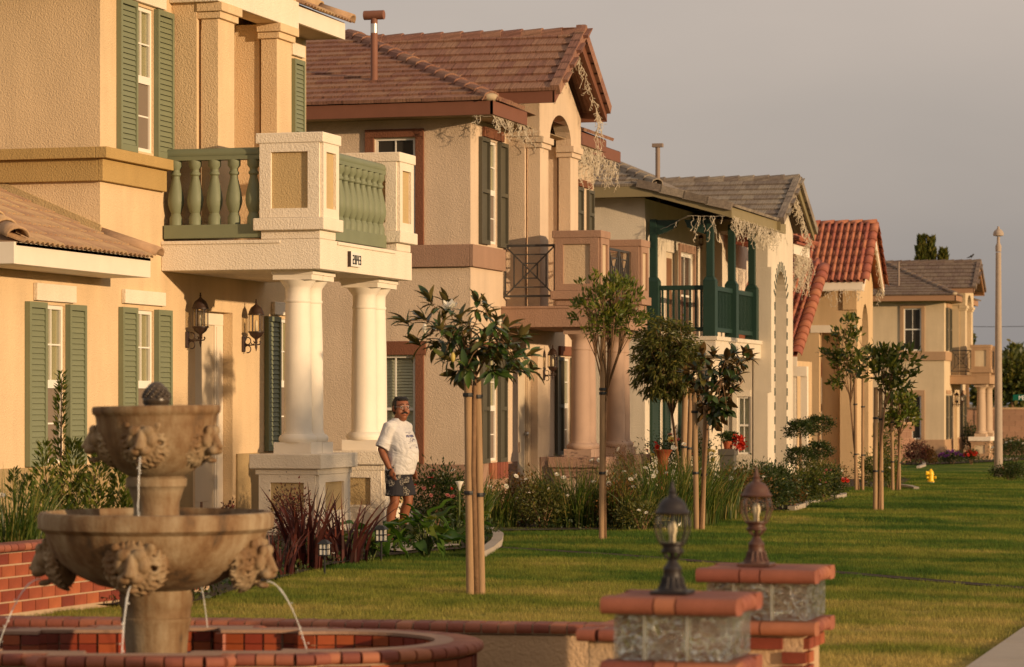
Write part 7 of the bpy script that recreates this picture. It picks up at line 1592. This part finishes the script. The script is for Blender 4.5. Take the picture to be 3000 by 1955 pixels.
hpart('lips', 'lips', tubes(([(.088, -.022, -.064), (.096, 0, -.063), (.088, .022, -.064)], [.003, .006, .003])))
for s_ in (-1, 1):
    e_ = hpart('eye', 'eye_white', lambda mb: mb.ball(hp(.080, s_ * .030, .020), (.012, .014, .009), 10, 8, hrot)); me = MB().ball(hp(.0915, s_ * .030 - .002, .020), (.004, .006, .006), 8, 6, hrot).mesh('pupil', M['eye'], True); me.transform(PM); link(bpy.data.objects.new('pupil', me), e_)
def specs(mb):
    for s_ in (-1, 1):
        mb.tube([hp(.104 - .010 * abs(cos(a)), s_ * .032 + .024 * cos(a), .016 + .017 * sin(a)) for a in [2 * pi * i / 14 for i in range(15)]], .0016, 5); mb.tube([hp(.095, s_ * .056, .020), hp(.02, s_ * .082, .022), hp(-.02, s_ * .082, .012)], .0016, 5)
    mb.tube([hp(.106, -.009, .020), hp(.108, 0, .023), hp(.106, .009, .020)], .0016, 5)
hpart('glasses', 'steel', specs)
# shirt
m, n, b = nt('shirt_cloth'); L = n.links.new; b.inputs['Base Color'].default_value = (.60, .575, .55, 1); b.inputs['Roughness'].default_value = .9; b.inputs['Specular IOR Level'].default_value = .1
tc2 = N(n, 'ShaderNodeTexCoord'); mp = N(n, 'ShaderNodeMapping'); mp.inputs['Scale'].default_value = (5, 5, 9); mp.inputs['Rotation'].default_value = (.4, .5, 0); L(tc2.outputs['Object'], mp.inputs['Vector']); n1 = N(n, 'ShaderNodeTexNoise', Scale=1.0, Detail=3.0); n1.inputs['Distortion'].default_value = 1.2; L(mp.outputs['Vector'], n1.inputs['Vector']); bp = N(n, 'ShaderNodeBump', Strength=.6, Distance=.05); L(n1.outputs['Fac'], bp.inputs['Height']); L(bp.outputs['Normal'], b.inputs['Normal']); M['shirt'] = m
S = MB(); S.loft([ell((.02, 0, .80), .178, .215), ell((.03, 0, .86), .192, .222), ell((.05, 0, .98), .213, .226), ell((.058, 0, 1.08), .220, .225), ell((.045, 0, 1.20), .200, .222), ell((.02, 0, 1.31), .165, .222), ell((.0, 0, 1.385), .125, .195), ell((.0, 0, 1.44), .096, .125), ell((.006, 0, 1.475), .080, .085)])
for s_, el in ((-1, (-.085, -.280, 1.10)), (1, (-.05, .290, 1.10))):
    sh, e_ = Vector((-.005, s_ * .17, 1.385)), Vector(el); S.tube([sh + Vector((0, -s_ * .05, .0)), sh + Vector((0, s_ * .03, -.02)), sh.lerp(e_, .5), sh.lerp(e_, .93)], [.075, .090, .086, .090], 16)
SH = remesh(S, 'shirt', M['shirt'], MAN, .0095, 3, PM)
M['print_blue'] = mat_basic('print_blue', (.10, .10, .20), .9); M['print_grey'] = mat_basic('print_grey', (.20, .19, .25), .9)
def wrap(name, mb, mat):
    me = mb.mesh(name, M[mat]); bm = bmesh.new(); bm.from_mesh(me); bmesh.ops.subdivide_edges(bm, edges=bm.edges[:], cuts=2); bm.to_mesh(me); bm.free(); me.transform(PM); o = link(bpy.data.objects.new(name, me), SH)
    w = o.modifiers.new('wrap', 'SHRINKWRAP'); w.target = SH; w.wrap_method = 'NEAREST_SURFACEPOINT'; w.wrap_mode = 'ABOVE_SURFACE'; w.offset = .003; return o
# flat print on the chest: local x forward, y left; laid out on a plane before the chest, turned a little to his right
def chest(u, z): return Vector((.27, -.03 - u, z))     # u runs to the viewer's right... mirrored to his left
def chest(u, z): return Vector((.26, -.10 + u, z))
def strokes(lst, w_):
    mb = MB()
    for (u0, z0), (u1, z1) in lst: p_, q_ = chest(u0, z0), chest(u1, z1); d_ = (q_ - p_); k_ = Vector((1, 0, 0)).cross(d_).normalized() * w_ / 2; mb.add([p_ - k_, q_ - k_, q_ + k_, p_ + k_], [(0, 1, 2, 3)])
    return mb
GL = {'P': [((0, 0), (0, 1)), ((0, 1), (.6, .9)), ((.6, .9), (.6, .55)), ((.6, .55), (0, .5))], 'R': [((0, 0), (0, 1)), ((0, 1), (.6, .9)), ((.6, .9), (.6, .55)), ((.6, .55), (0, .5)), ((.2, .5), (.65, 0))], 'E': [((0, 0), (0, 1)), ((0, 1), (.6, 1)), ((0, .5), (.5, .5)), ((0, 0), (.6, 0))], 'S': [((.6, 1), (0, .9)), ((0, .9), (.6, .3)), ((.6, .3), (0, 0))], 'I': [((.2, 0), (.2, 1))], 'D': [((0, 0), (0, 1)), ((0, 1), (.6, .6)), ((.6, .6), (.6, .35)), ((.6, .35), (0, 0))], 'N': [((0, 0), (0, 1)), ((0, 1), (.6, 0)), ((.6, 0), (.6, 1))], 'T': [((.3, 0), (.3, 1)), ((0, 1), (.6, 1))]}
ls = []; u = -.03
for ch in 'PRESIDENT': ls += [((u + a[0] * .022, 1.272 + a[1] * .030), (u + c[0] * .022, 1.272 + c[1] * .030)) for a, c in GL[ch]]; u += .0225 if ch != 'I' else .014
wrap('print_lettering', strokes(ls, .008), 'print_blue')
rn = random.Random(9); ls = []
for z0, u0, u1, h_ in ((1.335, -.03, .13, .020), (1.318, .03, .08, .008), (1.150, .02, .15, .012)):
    u = u0
    while u < u1: ls.append(((u, z0 + rn.uniform(0, .3) * h_), (u + rn.uniform(.003, .008), z0 + rn.uniform(.6, 1.0) * h_))); u += rn.uniform(.007, .014)
for i in range(34): u, z = .07 + rn.gauss(0, .035), 1.215 + rn.gauss(0, .022); a = rn.uniform(0, pi); ls.append(((u, z), (u + .020 * cos(a), z + .020 * sin(a))))
wrap('print_drawing', strokes(ls, .0045), 'print_grey')
wrap('print_bar', strokes([((-.01, 1.128), (.16, 1.128))], .020), 'print_grey')
# shorts
m, n, b = nt('shorts_cloth'); L = n.links.new; tc3 = N(n, 'ShaderNodeTexCoord'); vo = N(n, 'ShaderNodeTexVoronoi', Scale=9.0); L(tc3.outputs['Object'], vo.inputs['Vector']); no = N(n, 'ShaderNodeTexNoise', Scale=34.0, Detail=2.0); no.inputs['Distortion'].default_value = 2.5; L(tc3.outputs['Object'], no.inputs['Vector'])
lt = N(n, 'ShaderNodeMath', operation='LESS_THAN'); lt.inputs[1].default_value = .42; L(vo.outputs['Distance'], lt.inputs[0]); gt = N(n, 'ShaderNodeMath', operation='GREATER_THAN'); gt.inputs[1].default_value = .545; L(no.outputs['Fac'], gt.inputs[0]); mu = N(n, 'ShaderNodeMath', operation='MULTIPLY'); L(lt.outputs[0], mu.inputs[0]); L(gt.outputs[0], mu.inputs[1])
mx = N(n, 'ShaderNodeMixRGB'); L(mu.outputs[0], mx.inputs['Fac']); mx.inputs['Color1'].default_value = (.010, .009, .013, 1); mx.inputs['Color2'].default_value = (.34, .30, .24, 1); L(mx.outputs['Color'], b.inputs['Base Color']); b.inputs['Roughness'].default_value = .85; M['shorts'] = m
K = MB(); K.loft([ell((.0, 0, .70), .155, .20), ell((.01, 0, .80), .168, .205), ell((.02, 0, .90), .175, .205), ell((.02, 0, .97), .168, .195)])
for s_, kx in ((-1, .015), (1, .07)): K.tube([(0, s_ * .095, .86), (.01, s_ * .10, .74), (kx * .7 + .005, s_ * .11, .62), (kx * .8 + .005, s_ * .115, .545)], [.118, .122, .118, .122], 16)
SHO = remesh(K, 'shorts', M['shorts'], MAN, .009, 2, PM)
mb = MB(); mb.tube([(.085, -.205, .915), (.045, -.235, .86), (-.02, -.235, .83)], .012, 6); me = mb.mesh('pocket_edge', M['shorts'], True); me.transform(PM); link(bpy.data.objects.new('pocket_edge', me), SHO)
for a_ in ((-.085, -.105, .09), (-.03, .125, .09)):
    x, y, z = a_; Q = MB(); Q.loft([ell((x + .05, y, .0), .145, .052, 16), ell((x + .05, y, .022), .150, .055, 16)]); Q.tube([(x + .07, y - .055, .018), (x + .085, y - .03, .065), (x + .085, y + .03, .065), (x + .07, y + .055, .018)], .013, 6); Q.tube([(x + .0, y - .055, .02), (x - .02, y - .045, .085), (x - .05, y, .095), (x - .02, y + .045, .085), (x, y + .055, .02)], .011, 6)
    me = Q.mesh('sandal', M['sandal'], True); me.transform(PM); link(bpy.data.objects.new('sandal', me), MAN)

# ---------------------------------------------------------------- lamps on the houses and in the beds
def wall_lantern(label, x, y, zc, s=1.0, far=False):
    """x: wall plane facing the street; zc: middle of the glass"""
    A = thing('wall_lantern', label, 'lantern', (x, y, zc), 'wall lanterns of the houses'); bm_ = M['bronze']; dx = .20 * s; O_ = (x + dx, y, zc)
    T = Matrix.Translation((x, y, zc))
    MB().lathe([(.0, -.012), (.055 * s, -.012), (.055 * s, .012), (.0, .02)], 14).mesh
    p = MB(); p.hexa([(x + .001, y - .05 * s, zc - .40 * s), (x + .03 * s, y - .05 * s, zc - .40 * s), (x + .03 * s, y + .05 * s, zc - .40 * s), (x + .001, y + .05 * s, zc - .40 * s), (x + .001, y - .05 * s, zc - .18 * s), (x + .03 * s, y - .05 * s, zc - .18 * s), (x + .03 * s, y + .05 * s, zc - .18 * s), (x + .001, y + .05 * s, zc - .18 * s)]); p.build('back_plate', bm_, A, bevel=.02 * s)
    MB(O_).lathe([(r * s, z * s) for r, z in [(.012, .33), (.008, .31), (.016, .295), (.010, .28), (.018, .262), (.03, .25), (.075, .215), (.100, .165), (.108, .135), (.116, .128), (.116, .118), (.10, .112)]], 12).build('roof', bm_, A, auto=35)
    MB(O_).lathe([(r * s, z * s) for r, z in [(.10, -.112), (.116, -.118), (.116, -.128), (.10, -.136), (.08, -.175), (.045, -.205), (.022, -.22), (.016, -.25), (.022, -.262), (.014, -.29), (.018, -.33), (.010, -.36), (.004, -.39)]], 12).build('bottom', bm_, A, auto=35)
    if not far: MB(O_).lathe([(.088 * s, -.112 * s), (.088 * s, .112 * s)], 12).build('glass', M['lantern_glass'], A)
    MB(O_).lathe([(r * s, z * s) for r, z in [(.022, -.11), (.022, .0), (.018, .03), (.004, .05)]], 10).build('candle', M['white_frame'], A, smooth=True)
    for i in range(6): a = 2 * pi * i / 6 + .3; MB(O_).tube([(.098 * s * cos(a), .098 * s * sin(a), -.114 * s), (.098 * s * cos(a), .098 * s * sin(a), .114 * s)], .007 * s, 5).build('cage_bar', bm_, A)
    mb = MB((x, y, zc)); mb.tube([(.02 * s, 0, -.30 * s), (.10 * s, 0, -.305 * s), (.20 * s, 0, -.30 * s), (.25 * s, 0, -.295 * s), (.265 * s, 0, -.27 * s), (.25 * s, 0, -.255 * s)], .010 * s, 6)
    for cz, sg in ((-.245, 1), (-.36, -1)): mb.tube([((.075 + .045 * cos(t)) * s, 0, (cz + .05 * sin(t)) * s) for t in [pi + sg * .3 * i for i in range(18)]], .008 * s, 5)
    mb.tube([((.15 + .022 * cos(t)) * s, 0, (-.27 + .025 * sin(t)) * s) for t in [pi + .4 * i for i in range(12)]], .007 * s, 5); mb.build('scroll_arm', bm_, A, smooth=True); return A
wall_lantern('dark bronze wall lantern left of the nearest front door', -15.05, YX(546, -15.05), ZD(932, 39.2), 1.02)
wall_lantern('dark bronze wall lantern between the nearest door and the shuttered window', -15.05, YX(711, -15.05), ZD(947, 41.0), 1.02)
wall_lantern('wall lantern beside the mauve columns of the second house', -15.13, YX(1592, -15.13), ZD(1058, 56.8), .95)
wall_lantern('tiny dark lantern high on the wall of the green balcony', -16.15, YX(2040, -16.15), ZD(695, 73), .62, True)
wall_lantern('left lantern of the pair in the red roofed porch', XY(2371, 87.5), 87.5, ZD(1165, 88), 1.1, True)
wall_lantern('right lantern of the pair in the red roofed porch', XY(2404, 88.9), 88.9, ZD(1165, 89.5), 1.1, True)
wall_lantern('wall lantern left of the door of the farthest house', -17.4, YX(2790, -17.4), ZD(1167, 133), 1.0, True)
wall_lantern('wall lantern right of the door of the farthest house', -17.4, YX(2806, -17.4), ZD(1167, 135), 1.0, True)
MB().ball((-15.13 - .2 + .09, YX(1549, -15.2), ZD(1272, 55.5)), .045, 12, 8).build('door_knob', M['steel'], H2, smooth=True)
def path_light(label, px, py, h):
    q = GP(px, py); R = thing('path_light', label, 'path light', q, 'black lantern lights along the garden path'); s = h / .36; O_ = (q.x, q.y, q.z); bm_ = M['black_metal']
    MB(O_).tube([(0, 0, -.1), (0, 0, .20 * s)], .010 * s, 7).build('spike', bm_, R); MB(O_).box(-.05 * s, .05 * s, -.05 * s, .05 * s, .20 * s, .212 * s).build('tray', bm_, R)
    MB(O_).box(-.038 * s, .038 * s, -.038 * s, .038 * s, .2125 * s, .318 * s).build('frosted_glass', M['white_frame'], R)
    for i in (-1, 1):
        for j in (-1, 1): MB(O_).box(i * .043 * s - .004, i * .043 * s + .004, j * .043 * s - .004, j * .043 * s + .004, .2121 * s, .3185 * s).build('corner_bar', bm_, R)
    for i in (0, 1):
        for sg in (-1, 1): MB(O_).box(-.0035, .0035, sg * .041 * s - .003, sg * .041 * s + .003, .2122 * s, .318 * s).build('bar', bm_, R) if i == 0 else MB(O_).box(sg * .041 * s - .003, sg * .041 * s + .003, -.0035, .0035, .2122 * s, .318 * s).build('bar', bm_, R)
    MB(O_).box(-.044 * s, .044 * s, -.044 * s, .044 * s, .262 * s, .272 * s).build('ring', bm_, R); MB(O_).hexa([(-.06 * s, -.06 * s, .319 * s), (.06 * s, -.06 * s, .319 * s), (.06 * s, .06 * s, .319 * s), (-.06 * s, .06 * s, .319 * s), (-.02 * s, -.02 * s, .36 * s), (.02 * s, -.02 * s, .36 * s), (.02 * s, .02 * s, .36 * s), (-.02 * s, .02 * s, .36 * s)]).build('roof', bm_, R)
path_light('black garden path light in front of the burgundy flax, at the lawn edge', 951, 1688, .36); path_light('black garden path light at the feet of the standing man', 1117, 1648, .40); path_light('black garden path light right of the man, among the calla lilies', 1257, 1625, .34)
# icicle light strings left hanging under the eaves
def icicles(label, runs, r=.0075, seed=1):
    r *= .62
    rn = random.Random(seed); mb = MB(); p0 = Vector(runs[0][0])
    for a, c, n_, l0, l1 in runs:
        a, c = Vector(a), Vector(c); sid = (c - a).normalized(); mb.tube([a.lerp(c, t / 8) + Vector((rn.uniform(-.01, .01), 0, rn.uniform(-.03, .01))) for t in range(9)], r * .8, 3)
        for i in range(n_):
            p = a.lerp(c, rn.random()); ln = rn.uniform(l0, l1); q = p.copy(); k_ = max(2, int(ln / .075)); pts = [q.copy()]
            for j in range(k_): q = q + Vector((rn.uniform(-.05, .05), rn.uniform(-.05, .05), -.065 + rn.uniform(-.025, .025))); pts.append(q.copy())
            mb.tube(pts, r, 3)
            for t in pts[1:]:
                if rn.random() < .8: e = t + Vector((rn.uniform(-.05, .05), rn.uniform(-.05, .05), rn.uniform(-.05, .02))); mb.tube([t, e], [r, r * 1.8], 3)
    o = tag(mb.build('icicle_lights', M['wire']), label, 'string lights', 'icicle light strings left hanging on the eaves'); return o
X2, Y2, Z2 = -15.13, 49.8, -.34
icicles('white icicle light strings under the corner eave of the beige house', [((X2 + .57, Y2 - .55, Z2 + 7.15), (X2 + .57, Y2 + 1.6, Z2 + 7.15), 46, .10, .42), ((X2 + .2, Y2 - .58, Z2 + 7.15), (X2 + .57, Y2 - .58, Z2 + 7.15), 4, .08, .2), ((X2 + .5, Y2 + 1.5, Z2 + 7.2), (X2 + .7, Y2 + 2.2, Z2 + 7.1), 10, .1, .5)], seed=1)
icicles('white icicle light strings inside the street gable of the beige house', [((X2 + 1.05, Y2 + 3.52, Z2 + 8.72), (X2 + 1.05, Y2 + 5.35, Z2 + 7.55), 40, .10, .38), ((X2 + 1.05, Y2 + 1.75, Z2 + 7.6), (X2 + 1.05, Y2 + 3.5, Z2 + 8.7), 14, .06, .2), ((X2 + 1.05, Y2 + 5.3, Z2 + 7.55), (X2 + .9, Y2 + 5.5, Z2 + 7.4), 10, .3, .8)], seed=2)
icicles('tangled white icicle lights under the set back eave of the beige house', [((X2 + .55, Y2 + 5.6, Z2 + 7.15), (X2 + .55, Y2 + 7.45, Z2 + 7.15), 40, .2, .75), ((X2 - .4, Y2 + 7.8, Z2 + 7.38), (X2 - .4, Y2 + 12.6, Z2 + 7.36), 90, .2, .85)], seed=3, r=.009)
x3 = XY(2144, 67.0); z3 = ZD(629, 68.2)
icicles('dense white icicle lights under the eave of the green balcony', [((x3 - .02, 67.1, z3), (x3 - .02, 72.2, z3), 105, .15, .75), ((x3 - .02, 72.2, z3), (x3 - .02, 73.7, z3), 22, .1, .5)], seed=4, r=.009)
icicles('few loose icicle light strands along the sloping board over the green balcony', [((XY(2015, 67.0), 66.96, ZD(632, 68.3)), (XY(2125, 67.0), 66.96, ZD(632, 68.3)), 9, .2, .75), ((XY(1935, 67.4), 67.4, ZD(672, 69)), (XY(2018, 67.0), 66.96, ZD(632, 68.3)), 1, .05, .1)], seed=5, r=.009)
XG3 = XY(2337, 75) - .1
icicles('icicle lights under the narrow street gable of the grey roofed house', [((XG3, 75.1, 7.25), (XG3, 77.3, 6.1), 42, .15, .55), ((XG3, 77.2, 6.1), (XG3 - .2, 77.6, 5.9), 10, .3, .7)], seed=6, r=.010)
icicles('dense icicle lights hanging from the small white eave stub beside the red roof', [((-14.42, YX(2328, -14.45), ZD(750, 79.5)), (-14.42, YX(2372, -14.45), ZD(752, 80)), 70, .3, 1.25)], seed=7, r=.011)
icicles('sparse icicle lights under the white fascia of the red tiled roof', [((XY(2395, 83.4), 83.36, ZD(848, 84)), (XY(2525, 83.4), 83.36, ZD(848, 84)), 16, .15, .6)], seed=8, r=.010)
XG4 = XY(2563, 85.3)
icicles('icicle lights along the street gable edge of the red tiled roof', [((XG4 - .1, 85.4, ZD(690, 86)), (XG4 - .1, 87.2, ZD(842, 87.5)), 34, .1, .4), ((XG4 - .1, 87.0, ZD(840, 87.5)), (XG4 - .3, 87.3, ZD(846, 87.5)), 12, .2, .6)], seed=9, r=.010)
# fire hydrant
q = PD(2727, 1428, 80.0); q.z = ZD(1428, 80); R = thing('fire_hydrant', 'yellow fire hydrant with a pale base on the lawn before the farthest house', 'fire hydrant', q); q.z -= .03; k = 80 / FPX
MB((q.x, q.y, q.z)).lathe([(.085, -.15), (.085, .16), (.10, .165), (.10, .18)], 16).build('base', M['hydrant_base'], R, auto=40)
MB((q.x, q.y, q.z)).lathe([(.10, .1805), (.105, .20), (.082, .215), (.080, .36), (.095, .37), (.095, .39), (.080, .40), (.078, .44), (.060, .485), (.030, .51), (.026, .512), (.026, .535), (.0, .536)], 16).build('barrel', M['hydrant'], R, auto=40)
o_ = Vector((q.x, q.y, q.z + .42)); MB().tube([o_, o_ - rt * .13 + tc_ * .03], .052, 12).build('outlet', M['hydrant'], R, auto=40); MB().tube([o_ - rt * .10 + tc_ * .03, o_ - rt * .135 + tc_ * .03], .060, 8).build('outlet_cap', M['hydrant'], R, auto=40)
o_ = Vector((q.x, q.y, q.z + .30)); MB().tube([o_ - tc_ * .02, o_ + rt * .13 + tc_ * .04], .032, 10).build('outlet', M['hydrant'], R, auto=40); MB().tube([o_ + rt * .11 + tc_ * .035, o_ + rt * .145 + tc_ * .045], .040, 8).build('outlet_cap', M['hydrant'], R, auto=40); MB().tube([o_ - tc_ * .02, o_ - rt * .12 + tc_ * .05], .030, 10).build('outlet', M['hydrant'], R, auto=40)
# bird on the far ridge
bc = PD(2846, 751, 136.5); R = thing('bird', 'small dark bird perched on the ridge of the farthest house', 'bird', bc); mb = MB(); rb2 = Matrix.Rotation(-.45, 3, 'Y')
mb.ball(bc, (.10, .055, .055), 10, 8, rb2); mb.ball(bc + rt * .085 + Vector((0, 0, .075)), (.042, .038, .040), 10, 8); mb.tube([bc + rt * .12 + Vector((0, 0, .075)), bc + rt * .17 + Vector((0, 0, .07))], [.014, .002], 6); mb.tube([bc - rt * .06 - Vector((0, 0, .03)), bc - rt * .22 - Vector((0, 0, .085))], [.035, .018], 6); mb.tube([bc - Vector((0, 0, .03)), bc + rt * .0 - Vector((0, 0, .13))], .010, 5)
remesh(mb, 'body', mat_basic('bird_dark', (.03, .028, .026), .7), R, .012, 1)
